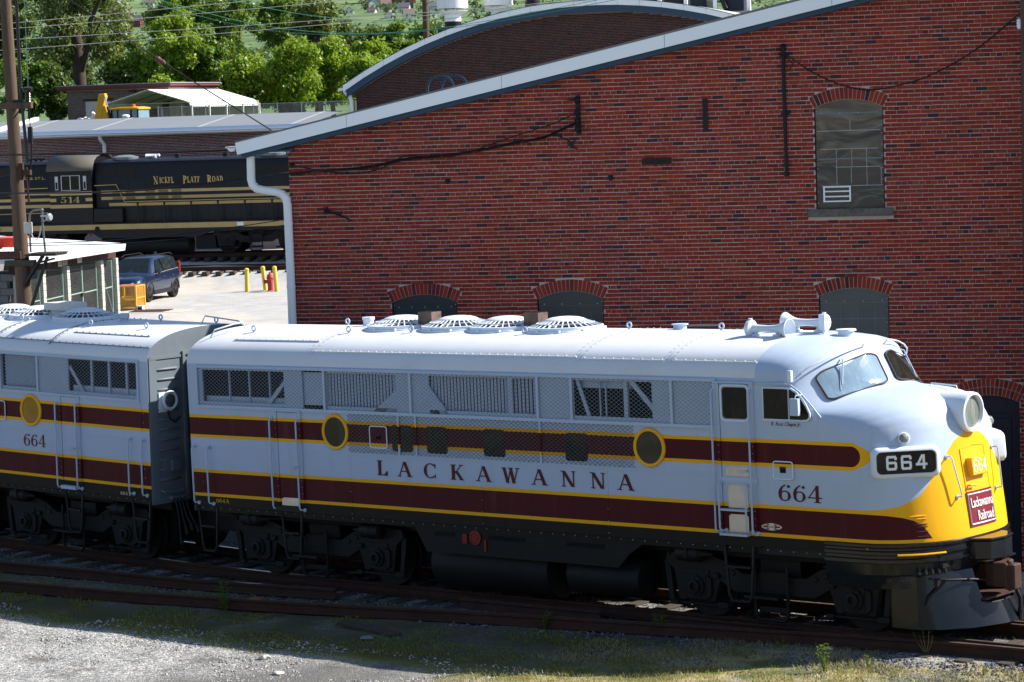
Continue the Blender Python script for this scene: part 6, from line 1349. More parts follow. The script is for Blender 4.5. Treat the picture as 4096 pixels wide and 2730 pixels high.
for v0, v1, z0, z1, head, body, lab in ((2.75, 3.03, 3.60, 3.82, 'DANGER', 'NO SMOKING', 'small red and white no smoking sign, leftmost on the shed beam'), (3.10, 3.38, 3.61, 3.82, 'DANGER', 'FLAMMABLE\nMATERIALS', 'small red and white flammable materials sign on the shed beam'), (4.10, 4.40, 3.62, 3.84, 'DANGER', 'OXYGEN', 'small red and white oxygen sign, rightmost on the shed beam')):
    sg = yard('warning_sign', lab, 'sign', 'warning signs on the shed beam', -21.18 + .10, 25.75, 0)
    m = MB(); m.box((0, v0, z0), (.012, v1, z1)); m.build('plate', M_SIGN, sg, smooth=0)
    m = MB(); m.box((.013, v0 + .02, z1 - .095), (.0145, v1 - .02, z1 - .015)); m.build('header', M_SRED, sg, smooth=0)
    text_obj('lettering', head, .06, M_SIGN, sg, rot_u(.0155, v0 + .045, z1 - .075), .0004, 0, v1 - v0 - .09)
    for i, ln in enumerate(body.split('\n')): text_obj('lettering', ln, .055, M_BLACK, sg, rot_u(.0135, v0 + .03, z0 + .07 - i * .05 - (0 if '\n' in body else .02)), .0004, 0, v1 - v0 - .06)
rc = yard('red_container', 'bright red plastic bin with ribbed side on the shed roof', 'bin', None, -21.6, 25.9)
m = MB(); m.box((-1.8, 0, 4.3), (.42, .9, 4.5)); m.box((-1.85, -.05, 4.5), (.47, .95, 4.56))
for k in range(8): m.box((.02 - k * .22, -.03, 4.3), (.08 - k * .22, 0, 4.5))
m.build('bin_body', plain('bright_red_plastic', (.70, .06, .03), .4), rc, smooth=0); m = MB(); m.box((-1.6, -.2, 4.27), (.1, -.05, 4.31)); m.build('plank', M_TIE, rc, smooth=0)
# ================================================================ pole with brackets
M_POLE = plain('weathered_pole_wood', (.10, .068, .048), .95, var=.5, scale=2.2, dirt=(.05, .035, .028), dirtamt=.7, bmp=.8, bscale=14, stretch=(7, 7, .6))
PO = yard('utility_pole', 'weathered brown wooden utility pole with cross arms and steel brackets', 'utility pole', None, -14.36, 11.27)
m = MB(); m.tube([(0.06, 0, -.6), (.045, 0, 3.8), (0, 0, 6.9), (-.05, 0, 10.2), (-.07, 0, 11.6)], [.175, .165, .135, .118, .112], 20); m.build('pole', M_POLE, PO)
m = MB(); m.box((-.75, -.16, 7.93), (.48, -.05, 8.07)); m.build('cross_arm', M_POLE, PO, smooth=0, bevel=.01)
m = MB(); m.box((.1, -.2, 8.06), (.3, -.02, 8.12)); m.tube([(.02, -.1, 7.7), (.28, -.1, 8.0)], .014, 5); m.build('arm_brace', M_BLACK, PO)
def insul(u, z, s=1):
    m = MB(); m.lathe((u, -.1, z), (0, 0, 1), [(.02, -.12), (.05, -.06), (.045, 0), (.06, .01), (.045, .04), (.06, .06), (.045, .09), (.06, .11), (.045, .14), (.065, .16), (.045, .2), (.09, .24), (.10, .27), (.10, .31), (.02, .32)], 16); return m.build('insulator', plain('dark_brown_porcelain', (.03, .02, .02), .2), PO)
insul(.40, 8.06); insul(-.38, 8.0)
m = MB(); m.tube([(.40, -.1, 8.38), (.41, -.1, 8.5), (.42, -.1, 10.6)], .008, 5); m.build('green_drop_wire', plain('green_wire', (.08, .22, .17), .5), PO)
cp2 = MB(); cp2.tube([(.27, -.14, 11.4), (.26, -.14, 10.2), (.25, -.14, 8.32), (.29, -.14, 7.65), (.33, -.14, 6.8)], .036, 8); cp2.build('conduit', plain('black_conduit', (.035, .036, .04), .5), PO)
m = MB(); m.tube([(.42, -.12, 7.95), (.42, -.12, 7.55)], .012, 5); m.box((.37, -.15, 7.2), (.46, -.09, 7.55)); m.tube([(.43, -.12, 7.2), (.42, -.12, 6.9), (.38, -.12, 6.7), (.34, -.12, 6.55), (.32, -.12, 6.25)], .018, 6); m.build('cable_box', M_BLACK, PO)
m = MB(); m.box((.10, -.2, 6.55), (.40, -.1, 6.66)); m.box((.14, -.22, 6.45), (.22, -.08, 6.8)); m.cyl((.3, -.15, 6.72), (.3, -.15, 6.5), .04, 8); m.build('clamp', M_RUST, PO, smooth=0)
m = MB(); m.tube([(.30, -.15, 6.5), (.31, -.15, 6.2), (.33, -.15, 5.98)], [.012, .018, .028], 6); m.build('hanging_rod', M_RUST, PO)
m = MB()
for z, k in ((6.45, .18), (6.02, .15)): m.prism([(-.9, -.1, z), (-.05, -.1, z + .12), (-.05, -.1, z + .28), (-.9, -.1, z + .14)], (0, .1, 0))
m.build('side_bracket', M_BLACK, PO, smooth=0)
m = MB(); m.box((-.85, -.22, 4.80), (.10, -.14, 4.97)); m.build('cross_beam', M_RUST, PO, smooth=0, bevel=.01)
m = MB(); m.box((-.25, -.26, 4.66), (.42, -.12, 4.78)); m.box((.22, -.3, 4.86), (.93, .3, 4.90))
for k in range(5): m.box((.30, -.34 + k * .14, 4.895), (.95, -.24 + k * .14, 4.925))
m.build('platform', M_TIE, PO, smooth=0, bevel=.008)
m = MB(); m.bar((.60, -.2, 4.86), (.14, -.18, 4.25), .09, .05); m.bar((.70, -.2, 4.84), (.26, -.18, 3.75), .06, .05); m.bar((.85, -.2, 4.80), (.40, -.2, 4.70), .10, .04); m.build('platform_brace', M_BLACK, PO, smooth=0)
px_ = lambda a, b: (-14.01 + (a - 305) * .00234 + 14.36, -.24, 5.575 - (b - 640) * .002375)
m = MB(); m.tube([px_(305, 905), px_(304, 640), px_(310, 590), px_(325, 557), px_(350, 540), px_(420, 533), px_(434, 545), px_(430, 600), px_(436, 760), px_(445, 905)], .024, 8); m.lathe(px_(430, 535), (0, 0, 1), [(.03, -.03), (.045, 0), (.02, .03)], 10); m.build('bent_conduit', plain('grey_conduit', (.16, .16, .16), .4, .3), PO)
m = MB(); a = px_(265, 740); b = px_(340, 640); m.box((a[0], -.34, a[2]), (b[0], -.26, b[2])); m.build('junction_box', plain('beige_box', (.42, .43, .38), .5, var=.08), PO, smooth=0, bevel=.012)
m = MB(); m.tube([px_(320, 740), px_(335, 785), px_(365, 797), px_(395, 765), px_(415, 690), px_(440, 640), px_(480, 618)], .011, 6); m.build('lamp_cable', plain('white_cable', (.5, .5, .48), .5), PO)
m = MB(); a = px_(420, 590); m.box((a[0], -.27, a[2] - .02), (a[0] + .13, -.24, a[2] + .02)); c0 = px_(500, 600); m.lathe((c0[0] - .05, -.26, c0[2]), (1, -.25, -.1), [(.03, 0), (.08, .03), (.085, .08), (.06, .11), (.01, .115)], 18); m.build('flood_lamp', M_WIRE, PO)
# ================================================================ blue car
CAR = yard('parked_car', 'dark blue suv with black wheels parked beside the yellow crate', 'car', None, -29.72, 55.9, .66, -PI / 2)
m_, t_, b_ = newmat('blue_car_paint'); setc(t_, b_, (.006, .016, .05)); b_.inputs['Roughness'].default_value = .28; b_.inputs['Metallic'].default_value = .35; b_.inputs['Coat Weight'].default_value = .8; M_CARB = m_
M_TRIM = plain('black_trim', (.012, .012, .013), .45); M_CGL = glass('car_glass', (.012, .018, .02), .03, .15, (.1, .13, .13)); M_SILV = plain('silver_trim', (.5, .5, .5), .3, .7)
# half sections along x (forward): list of (y, z) from sill to centre line
def csec(x):
    ws = np.interp(x, [-2.3, -2.1, -1.5, 0, 1.3, 1.9, 2.25, 2.36], [.72, .84, .92, .93, .93, .90, .80, .62])
    zsh = np.interp(x, [-2.3, -1.5, 0, .8, 1.0, 1.6, 2.2, 2.36], [1.05, 1.10, 1.06, 1.03, 1.02, .96, .86, .72])
    ztop = np.interp(x, [-2.32, -2.2, -1.95, -1.2, -.3, .25, .55, .98, 1.3, 1.9, 2.25, 2.36], [1.05, 1.25, 1.60, 1.68, 1.69, 1.63, 1.45, 1.10, 1.05, .98, .90, .74])
    wt = np.interp(x, [-2.3, -1.9, -.5, .3, .98, 2.36], [.58, .62, .63, .62, .78, .60])
    if x > .98: wt = ws * .82
    zb = np.interp(x, [-2.3, -2.0, 2.0, 2.36], [.42, .24, .24, .34])
    return [(ws * .93, zb), (ws * .99, zb + .18), (ws, .62), (ws * .995, zsh - .12), (ws * .96, zsh), (wt + .02, max(zsh + .005, ztop - .07)), (wt * .85, max(zsh + .01, ztop - .012)), (0, max(zsh + .012, ztop))]
xs_c = [-2.32, -2.2, -1.95, -1.6, -1.2, -.6, 0, .25, .55, .8, .98, 1.3, 1.7, 2.0, 2.25, 2.36]
m = MB(); rows = []
for x in xs_c: h = csec(x); rows.append([(x, y, z) for y, z in h] + [(x, -y, z) for y, z in h[:-1][::-1]])
m.grid(rows); m.poly(rows[0]); m.poly(rows[-1][::-1]); body = m.build('body', M_CARB, CAR, smooth=50)
for s_ in (1, -1):
    def cs(x, k, off=.012):
        h = csec(x); (y0, z0), (y1, z1) = h[4], h[5]; return (x, s_ * (y0 + (y1 - y0) * k + off), z0 + (z1 - z0) * k)
    for x0, x1, x0t, x1t in ((.62, -.22, .12, -.2), (-.30, -1.15, -.28, -1.1), (-1.24, -1.85, -1.2, -1.62)):
        m = MB(); m.add([cs(x0, .08), cs(x1, .08), cs(x1t, .93), cs(x0t, .93)], [(0, 1, 2, 3)]); o = m.build('side_window', M_CGL, CAR, smooth=0); sd = o.modifiers.new('t', 'SOLIDIFY'); sd.thickness = .012
    m = MB(); m.tube([cs(.8, .03, .016), cs(-1.0, .03, .018), cs(-1.9, .08, .016)], .012, 5); m.build('window_trim', M_SILV, CAR)
    m = MB(); m.tube([(.3, s_ * .60, 1.655), (.0, s_ * .62, 1.73), (-1.6, s_ * .62, 1.72), (-1.9, s_ * .6, 1.64)], .016, 6); m.build('roof_rail', M_TRIM, CAR)
    m = MB(); m.box((.48, min(s_ * .93, s_ * 1.10), 1.05), (.62, max(s_ * .93, s_ * 1.10), 1.2)); m.build('door_mirror', M_CARB, CAR, smooth=0, bevel=.04)
    for x in (-.15, -1.05): m = MB(); m.box((x - .1, s_ * .93 - .015, .88), (x + .1, s_ * .93 + .015, .91)); m.build('door_handle', M_CARB, CAR, smooth=0)
    m = MB(); m.box((-.9, s_ * .925 - .02, .26), (.9, s_ * .925 + .02, .40)); m.build('sill_trim', M_TRIM, CAR, smooth=0)
    for x in (1.33, -1.33):
        m = MB(); m.tube([(x + .40 * math.cos(R(a)), s_ * .915, .36 + .40 * math.sin(R(a))) for a in np.linspace(-5, 185, 14)], .035, 6); m.build('wheel_arch', M_TRIM, CAR)
        m = MB(); m.lathe((x, s_ * .80, .36), (0, s_, 0), [(.2, -.14), (.34, -.13), (.36, -.08), (.36, .09), (.33, .125), (.25, .125), (.24, .1), (.01, .1)], 26); w_ = m.build('wheel', M_TRIM, CAR)
        m = MB()
        for k in range(10): a = 2 * PI * k / 10; m.bar((x, s_ * .915, .36), (x + .245 * math.cos(a), s_ * .925, .36 + .245 * math.sin(a)), .03)
        m.build('rim', plain('dark_rim', (.05, .05, .055), .3, .7), w_, smooth=0)
    m = MB(); m.add([(2.10, s_ * .84, .86), (2.33, s_ * .55, .76), (2.35, s_ * .55, .70), (2.16, s_ * .86, .78)], [(0, 1, 2, 3)]); o = m.build('headlight', plain('headlight', (.5, .52, .55), .1), CAR, smooth=0); sd = o.modifiers.new('t', 'SOLIDIFY'); sd.thickness = .03; sd.offset = 1
    m = MB(); m.box((-2.30, min(s_ * .66, s_ * .8), .92), (-2.16, max(s_ * .66, s_ * .8), 1.35)); m.build('tail_light', M_RED, CAR, smooth=0, bevel=.03)
m = MB(); W0 = [(.93, y, 1.11) for y in (-.70, 0, .70)]; W1 = [(.34, y, 1.60) for y in (-.56, 0, .56)]; m.grid([[(a + .02, b, c_ + .012) for a, b, c_ in W0], [(a + .02, b, c_ + .012) for a, b, c_ in W1]]); o = m.build('windshield', M_CGL, CAR, recalc=False, smooth=0)
m = MB(); m.add([(2.34, -.5, .74), (2.34, .5, .74), (2.40, .48, .40), (2.40, -.48, .40)], [(0, 1, 2, 3)]); m.box((2.30, -.62, .26), (2.40, .62, .40)); m.build('grille', M_TRIM, CAR, smooth=0)
m = MB(); m.box((-1.75, -.03, 1.66), (-1.6, .03, 1.75)); m.build('roof_antenna', M_CARB, CAR, smooth=0)
# ================================================================ crate, bollards, hydrant, drain
CR = yard('wire_crate', 'yellow steel framed wire mesh crate with pallets inside beside the shed', 'crate', None, -28.58, 50.6, .66)
M_CY = plain('crate_yellow', (.70, .36, .05), .5, var=.1)
m = MB()
for a in (0, .8):
    for b in (0, .85): m.box((a - .03, b - .03, 0), (a + .03, b + .03, .9))
for z in (.06, .45, .88):
    for b in (0, .85): m.box((0, b - .02, z - .02), (.8, b + .02, z + .02))
    for a in (0, .8): m.box((a - .02, 0, z - .02), (a + .02, .85, z + .02))
m.build('frame', M_CY, CR, smooth=0)
s_ = MB(); screen(s_, 0, .8, .08, .87, 0, .05, .03, .006); s_.build('wire_mesh', M_CY, CR, smooth=0, recalc=False); s_ = MB(); screen(s_, 0, .85, .08, .87, 0, .05, .03, .006); o = s_.build('wire_mesh', M_CY, CR, smooth=0, recalc=False); o.matrix_local = Matrix.Translation((.8, 0, 0)) @ Matrix.Rotation(PI / 2, 4, 'Z')
m = MB()
for k in range(5): m.box((.06, .1, .12 + k * .055), (.72, .75, .15 + k * .055))
m.build('stored_board', plain('yellowed_board', (.50, .38, .12), .7), CR, smooth=0); m = MB(); m.box((.01, .01, .88), (.79, .84, .905)); m.build('lid', plain('orange_lid', (.45, .12, .04), .6), CR, smooth=0)
pb = yard('grey_pallet_box', 'small grey plastic box lying beside the yellow crate', 'box', None, -27.62, 50.5, .66); m = MB(); m.box((-.1, 0, 0), (.12, .25, .17)); m.build('box_body', M_LGREY, pb, smooth=0, bevel=.01); m = MB(); m.box((-.06, -.005, .04), (.08, 0, .12)); m.build('box_opening', M_VOID, pb, smooth=0)
M_BOL = plain('bollard_yellow', (.66, .50, .08), .5, var=.08, dirt=(.35, .25, .08), dirtamt=.3)
for u, v, h, lean, lab in ((-26.6, 59.3, .93, .02, 'yellow bollard left of the hydrant, farthest from it'), (-26.0, 59.8, .97, -.09, 'leaning yellow bollard just left of the red hydrant'), (-25.33, 59.2, 1.0, -.06, 'yellow bollard immediately right of the red hydrant')):
    b = yard('bollard', lab, 'bollard', 'bollards around the hydrant', u, v, .64); b.rotation_euler = (0, lean, WA)
    m = MB(); m.lathe((0, 0, -.1), (0, 0, 1), [(.085, 0), (.085, .1 + h - .06), (.095, .1 + h - .055), (.095, .1 + h - .01), (.05, .1 + h + .03), (.01, .1 + h + .035)], 18); m.build('post', M_BOL, b)
hy = yard('fire_hydrant', 'faded red fire hydrant standing between yellow bollards', 'fire hydrant', None, -25.68, 59.5, .64)
M_HYD = plain('faded_red_paint', (.42, .05, .06), .55, var=.2, scale=5, dirt=(.5, .25, .22), dirtamt=.4)
m = MB(); m.lathe((0, 0, 0), (0, 0, 1), [(.17, -.05), (.17, .04), (.12, .06), (.115, .48), (.15, .5), (.16, .55), (.15, .58), (.12, .66), (.06, .72), (.04, .73), (.04, .78), (.01, .79)], 20); m.build('barrel', M_HYD, hy)
m = MB(); m.cyl((0, 0, .40), (-.22, -.08, .40), .075, 12); m.cyl((-.20, -.07, .40), (-.25, -.09, .40), .09, 12); m.cyl((.0, 0, .42), (.02, -.2, .42), .09, 12); m.cyl((.02, -.17, .42), (.025, -.23, .42), .105, 12); m.build('nozzle', M_HYD, hy)
gr = yard('drain_grate', 'rusty iron drain grate set in a concrete apron', 'drain grate', None, -26.9, 49.9, .665)
m = MB(); m.box((-1.1, -.6, -.05), (1.25, 1.0, .004)); m.build('apron', plain('tan_concrete', (.45, .40, .33), .9, var=.1), gr, smooth=0)
m = MB(); m.box((-.75, -.35, .0), (.55, .75, .008)); m.build('pit', M_VOID, gr, smooth=0); m = MB()
for k in range(12): m.box((-.75 + k * .112, -.35, .004), (-.70 + k * .112, .75, .03))
m.box((-.75, .17, .004), (.6, .22, .028)); m.build('bars', M_RUST, gr, smooth=0)
# ================================================================ overhead wires
M_WLT = plain('pale_wire', (.36, .36, .35), .5); M_WGR = plain('green_cable', (.05, .20, .14), .5)
def span(p, q, sagv, n=14): return [tuple(Vector(p).lerp(Vector(q), i / n) - Vector((0, 0, sagv * 4 * (i / n) * (1 - i / n)))) for i in range(n + 1)]
for k, (a, b, s_) in enumerate((((-58, 14.5, 10.2), (-32, 37, 12.1), .2), ((-58, 14.5, 10.25), (-30, 38.7, 11.9), .25), ((-58, 14.5, 10.3), (-29, 39.5, 11.2), .3), ((-58, 14.5, 9.6), (-29, 39.5, 11.2), .25))):
    cable('overhead_wire', span(a, b, s_), .008, M_WLT, 'thin pale overhead wire crossing in front of the trees, %s' % ('highest of the four', 'second from the top', 'third from the top', 'lowest of the four')[k], 'wire', 'pale wires in front of the trees', 4)
for k, pts in enumerate(([(-54, 31.6, 14.2), (-49.37, 35.47, 12.05), (-46.06, 38.15, 10.81), (-43.92, 39.93, 10.48), (-41.08, 42.36, 10.47), (-38.25, 44.82, 10.92), (-33, 49.3, 12.0)], [(-54, 31.4, 14.0), (-48.66, 36.07, 12.02), (-46.07, 38.16, 10.96), (-43.57, 40.24, 10.5), (-41.08, 42.36, 10.5), (-37.55, 45.45, 11.16), (-33, 49.3, 12.2)], [(-50, 34.9, 13.6), (-46.81, 37.64, 11.94), (-44.3, 39.69, 11.18), (-41.8, 41.79, 10.88), (-38.97, 44.22, 11.04), (-34, 48.5, 12.4)])):
    cable('green_cable', pts, .011, M_WGR, 'sagging green cable in front of the trees, %s' % ('lower strand of the crossing pair', 'upper strand of the crossing pair', 'shorter strand higher on the right')[k], 'cable', 'green cables toward the curved roof', 4)
g = cable('guy_wire', [(-15.4, -1.48, 12.55), (-12.43, .75, 9.9), (-11.1, 1.75, 8.71), (-9.48, 2.98, 7.35)], .013, M_CABLE, 'dark slanting guy wire with brown egg insulator ending at the white roof edge', 'wire'); m = MB(); m.lathe((-11.1, 1.75, 8.71), Vector((1.3, 1.0, -1.19)), [(.02, -.12), (.06, -.06), (.05, 0), (.06, .06), (.02, .12)], 10); m.build('egg_insulator', plain('brown_porcelain', (.10, .05, .035), .4), g)
cable('yard_cable', [(-19.2, -2.7, 7.1), (-14.91, .95, 7.04), (-12.84, 2.7, 6.97), (-11.4, 3.93, 6.98), (-10.0, 5.12, 7.1)], .022, M_CABLE, 'thick black cable above the black locomotive roof, running behind the pole', 'cable', 'black cables beside the pole')
cable('yard_cable', [(-19.2, -2.7, 6.5), (-14.89, .88, 6.29), (-12.82, 2.64, 6.22), (-10.65, 4.3, 6.50), (-9.15, 3.2, 6.56)], .018, M_CABLE, 'black cable crossing the cream locomotive lettering to the brick corner', 'cable', 'black cables beside the pole')
for k, (dz, lab) in enumerate(((0, 'upper thin black wire low across the black locomotive wheels'), (-.11, 'lower thin black wire low across the black locomotive wheels'))):
    cable('yard_cable', [(-14.45, 1.14, 5.30 + dz * .3), (-12.79, 2.56, 5.31 + dz * .8), (-10.62, 4.2, 5.58 + dz), (-9.0, 4.5, 5.85 + dz)], .010, M_CABLE, lab, 'cable', 'black cables beside the pole')
fp = yard('utility_pole', 'grey wooden pole standing behind the curved roof near hillside houses', 'utility pole', None, -33.16, 110); m = MB(); m.tube([(0, 0, 6), (0.02, 0, 18)], [.2, .16], 10); m.build('pole', M_POLE, fp); m = MB(); m.tube([(.1, 0, 13.7), (.6, -.2, 13.8), (.9, -.2, 13.6)], .03, 5); m.build('lamp_arm', M_WIRE, fp)
rp_ = empty('utility_pole', (wl(.40, 0, -.45)[0], wl(.40, 0, -.45)[1], 0), WA, 'dark wooden pole partly visible at the far right edge before the brick wall', 'utility pole'); m = MB(); m.tube([(0, 0, -1), (0.02, 0, 12)], [.16, .12], 14); m.build('pole', M_POLE, rp_); m = MB(); m.lathe((-.13, 0, 8.72), (0, 0, 1), [(.03, -.05), (.05, 0), (.04, .03), (.05, .05), (.04, .08), (.05, .1), (.02, .13)], 12); m.build('insulator', M_WHITE, rp_)
# ================================================================ trees, hillside, grass
def leafmat(name, dark, mid, light, trans=.3):
    m, t, b = newmat(name); n = t.nodes.new('ShaderNodeAttribute'); n.attribute_name = 'lr'; f = N(t, n.outputs['Fac'])
    v = coord(t); c = ramp(t, (f * .7 + noise(t, v, .5, 3) * .45 - .05).clamp01(), [(0, dark), (.5, mid), (1, light)])
    setc(t, b, c); b.inputs['Roughness'].default_value = .45; b.inputs['Specular IOR Level'].default_value = .35
    tr = t.nodes.new('ShaderNodeBsdfTranslucent'); t.links.new(mix(t, .5, c, (.35, .42, .03)), tr.inputs['Color'])
    ms = t.nodes.new('ShaderNodeMixShader'); ms.inputs[0].default_value = trans; t.links.new(b.outputs[0], ms.inputs[1]); t.links.new(tr.outputs[0], ms.inputs[2])
    t.links.new(ms.outputs[0], t.nodes['Material Output'].inputs['Surface']); return m
LEAF = [leafmat('lime_leaves', (.085, .155, .012), (.17, .28, .018), (.28, .40, .035), .42), leafmat('green_leaves', (.045, .10, .012), (.085, .17, .018), (.16, .26, .03), .36), leafmat('grey_green_leaves', (.055, .085, .025), (.11, .15, .045), (.24, .28, .11), .28), leafmat('dark_leaves', (.016, .04, .010), (.035, .075, .014), (.07, .12, .025)), leafmat('olive_leaves', (.06, .09, .02), (.12, .155, .035), (.22, .25, .07), .33)]
M_BARK = plain('bark', (.060, .045, .035), .95, var=.5, scale=3, bmp=.6, bscale=20)
def leaf_cloud(centres, radii, n, size, rng, squash=.8):
    """n leaf-sized faces scattered through a set of lobes"""
    k = rng.integers(0, len(centres), n); d = rng.normal(size=(n, 3)); d /= np.linalg.norm(d, axis=1)[:, None]
    r = radii[k] * (rng.random(n) ** .45) * rng.uniform(.75, 1.15, n); p = centres[k] + d * r[:, None] * np.array([1, 1, squash])
    a = rng.normal(size=(n, 3)); a /= np.linalg.norm(a, axis=1)[:, None]; nrm = d * .7 + rng.normal(size=(n, 3)) * .6 + np.array([0, 0, .35]); nrm /= np.linalg.norm(nrm, axis=1)[:, None]
    u = np.cross(nrm, a); u /= np.linalg.norm(u, axis=1)[:, None]; w = np.cross(nrm, u); s = size * rng.uniform(.6, 1.4, n)[:, None]
    V = np.stack([p - u * s, p + w * s * .55, p + u * s, p - w * s * .55], 1).reshape(-1, 3)
    return V, d, k
def cloud_obj(name, V, mat, parent, lr, rep=4):
    nf = len(V) // rep; me = bpy.data.meshes.new(name); me.vertices.add(len(V)); me.vertices.foreach_set('co', V.ravel()); me.loops.add(len(V)); me.loops.foreach_set('vertex_index', np.arange(len(V), dtype=np.int32))
    me.polygons.add(nf); me.polygons.foreach_set('loop_start', np.arange(0, len(V), rep, dtype=np.int32)); me.update(calc_edges=True)
    me.materials.append(mat); at = me.attributes.new('lr', 'FLOAT', 'POINT'); at.data.foreach_set('value', np.repeat(lr, rep).astype(np.float32)); me.update()
    o = bpy.data.objects.new(name, me); COL.objects.link(o); o.parent = parent; return o
TREES = [(-137.8, 108.3, 15.6, 5.1, 4.5, 2), (-146.6, 108.6, 15.0, 2.6, 4.2, 3), (-135.0, 100.8, 10.5, 2.1, 3.2, 1), (-126.7, 108.1, 12.4, 2.7, 4.0, 0), (-130.8, 108.4, 11.0, 2.5, 2.9, 1), (-135.5, 123.2, 14.3, 3.1, 4.0, 1), (-125.3, 110.5, 11.4, 2.3, 3.4, 1), (-116.9, 106.9, 10.4, 2.6, 2.6, 0), (-113.0, 107.7, 10.6, 2.6, 2.7, 0), (-113.7, 112.4, 10.5, 2.4, 2.6, 0), (-131.6, 129.3, 15.0, 2.7, 2.8, 4), (-113.0, 115.7, 11.5, 1.9, 2.0, 0), (-114.2, 120.1, 12.6, 1.6, 1.9, 1), (-118.8, 128.1, 13.3, 1.2, 1.4, 1), (-114.0, 132.4, 14.8, 1.2, 1.1, 1), (-134.9, 136.8, 13.2, 2.6, 2.1, 3), (-153.8, 126.3, 15.8, 2.4, 3.6, 4), (-134.3, 102.6, 9.6, 2.1, 2.3, 3), (-150.1, 132.1, 16.4, 2.4, 2.9, 1), (-139.9, 132.9, 15.8, 2.4, 2.7, 1), (-141, 101.5, 9.4, 2.0, 2.2, 1), (-122.5, 103.5, 8.9, 2.2, 1.9, 0), (-119.5, 113.5, 9.5, 2.4, 2.2, 3), (-129.5, 117, 10.5, 3, 3, 3), (-142.5, 118, 10.5, 3, 3, 3), (-110.0, 112.0, 10.2, 1.8, 2.2, 0), (-150, 116, 11, 3.4, 3.6, 3), (-139, 124, 11.5, 3.2, 3.2, 3), (-127, 124, 11, 3.2, 3.0, 3), (-146, 126, 15.5, 2.6, 3.4, 1), (-129, 133, 12.5, 3.0, 2.6, 3), (-119, 121, 10.8, 2.6, 2.4, 3), (-155, 112, 14.5, 2.8, 4.5, 1)]
TLAB = ['tall grey green tree with thick dark trunk behind small brick building', 'dark green tree at the far left edge behind the utility pole', 'low bushy green tree between the pole and small brick building', 'tall lime green tree left of the middle, above the white carport', 'round green tree above the left half of the white carport', 'tall dense green tree rising to the top edge behind the carport', 'upright green tree right of the tall lime tree, beyond the carport', 'lime green bushy tree just beyond the right end of the carport', 'lime green bushy tree in the middle of the chain link fence', 'lime green bushy tree nearest the curved roof corner', 'open branched olive tree with sky blue gaps below the hillside houses', 'small lime tree touching the left slope of the curved roof', 'small green tree beside the grey pole behind the curved roof', 'small green tree just left of the first white vent stack', 'small green tree between the first two vent stacks', 'dark tree in shade behind the lime trees near curved roof', 'olive tree at the top left behind the thick trunk tree', 'dark low tree directly left of small brick building roof', 'green tree at the top between thick trunk and tall lime tree', 'green tree at the top just left of the open branched olive tree', 'low green bush beside the shed roof kerb at far left', 'low lime bush behind the chain link fence at its left end', 'dark low bush behind the chain link fence near its right end', 'dark tree filling the gap behind the carport roof', 'dark tree filling the gap behind the thick trunk', 'lime bush rising close to the curved roof downspout', 'dark tree behind the left edge trees, low and wide', 'dark wide tree between the thick trunk and the round green tree', 'dark wide tree behind the chain link fence bushes', 'green tree at the top just right of the thick trunk', 'dark wide tree below the open branched olive tree', 'dark tree behind the lime bushes near the curved roof corner', 'tall green tree at the top left corner beyond the pole']
for i, (x, y, z, rw, rh, kd) in enumerate(TREES):
    rng = np.random.default_rng(100 + i); tr = empty('tree', (x, y, 6.4), 0, TLAB[i], 'tree', 'trees behind the yard')
    nl = int(10 + rw * 7); d = rng.normal(size=(nl, 3)); d /= np.linalg.norm(d, axis=1)[:, None]; rr = rng.random(nl) ** .4
    cen = d * rr[:, None] * np.array([rw * .82, rw * .82, rh * .85]) + np.array([0, 0, z - 6.4]); rad = rng.uniform(.16, .32, nl) * rw + .25
    sparse = kd in (2, 4); n = int((6500 if sparse else 8500) * (rw / 2.6) * (rh / 2.8) ** .5)
    V, dd, k = leaf_cloud(cen, rad * (.85 if sparse else 1.0), n, .15 if sparse else .155, rng)
    lobe = rng.random(nl); lr = np.clip(lobe[k] * .45 + rng.random(n) * .55, 0, 1); cloud_obj('crown', V, LEAF[kd], tr, lr)
    m = MB(); H = z - 6.4; bx, by = rng.uniform(-.4, .4, 2); th = .10 + .05 * rw
    if i == 0:
        th = .62; m.tube([(.3, 0, -1), (.2, 0, 3), (.15, 0, 6.0), (-.1, 0, 8.8), (-.25, .1, 12.5)], [.62, .56, .5, .42, .25], 12)
        m.tube([(.2, 0, 4.6), (1.3, 0, 6.8), (1.6, .2, 9), (3.2, .3, 11.2)], [.30, .24, .2, .1], 8); m.tube([(.5, 0, 5.0), (2.0, -.4, 7.2), (3.6, -.5, 8.8)], [.16, .12, .06], 6); m.tube([(-.1, 0, 8.0), (-2.0, .2, 9.6), (-4.0, .3, 10.2)], [.2, .14, .06], 6); m.tube([(0, 0, 6.5), (-2.4, .2, 7.6), (-4.2, .2, 7.4)], [.15, .1, .05], 6)
    else:
        m.tube([(0, 0, -.6), (bx * .5, by * .5, H * .5), (bx, by, H)], [th, th * .8, th * .35], 8)
        for q in range(7 if sparse else 4):
            c = cen[q % nl]; h0 = H * rng.uniform(.4, .8); m.tube([(bx * .6, by * .6, h0), tuple((np.array([bx, by, h0]) + c) / 2 + np.array([0, 0, .25])), tuple(c * np.array([1.1, 1.1, 1.02]))], [th * .4, th * .28, th * .08], 5)
    m.build('trunk', M_BARK, tr)
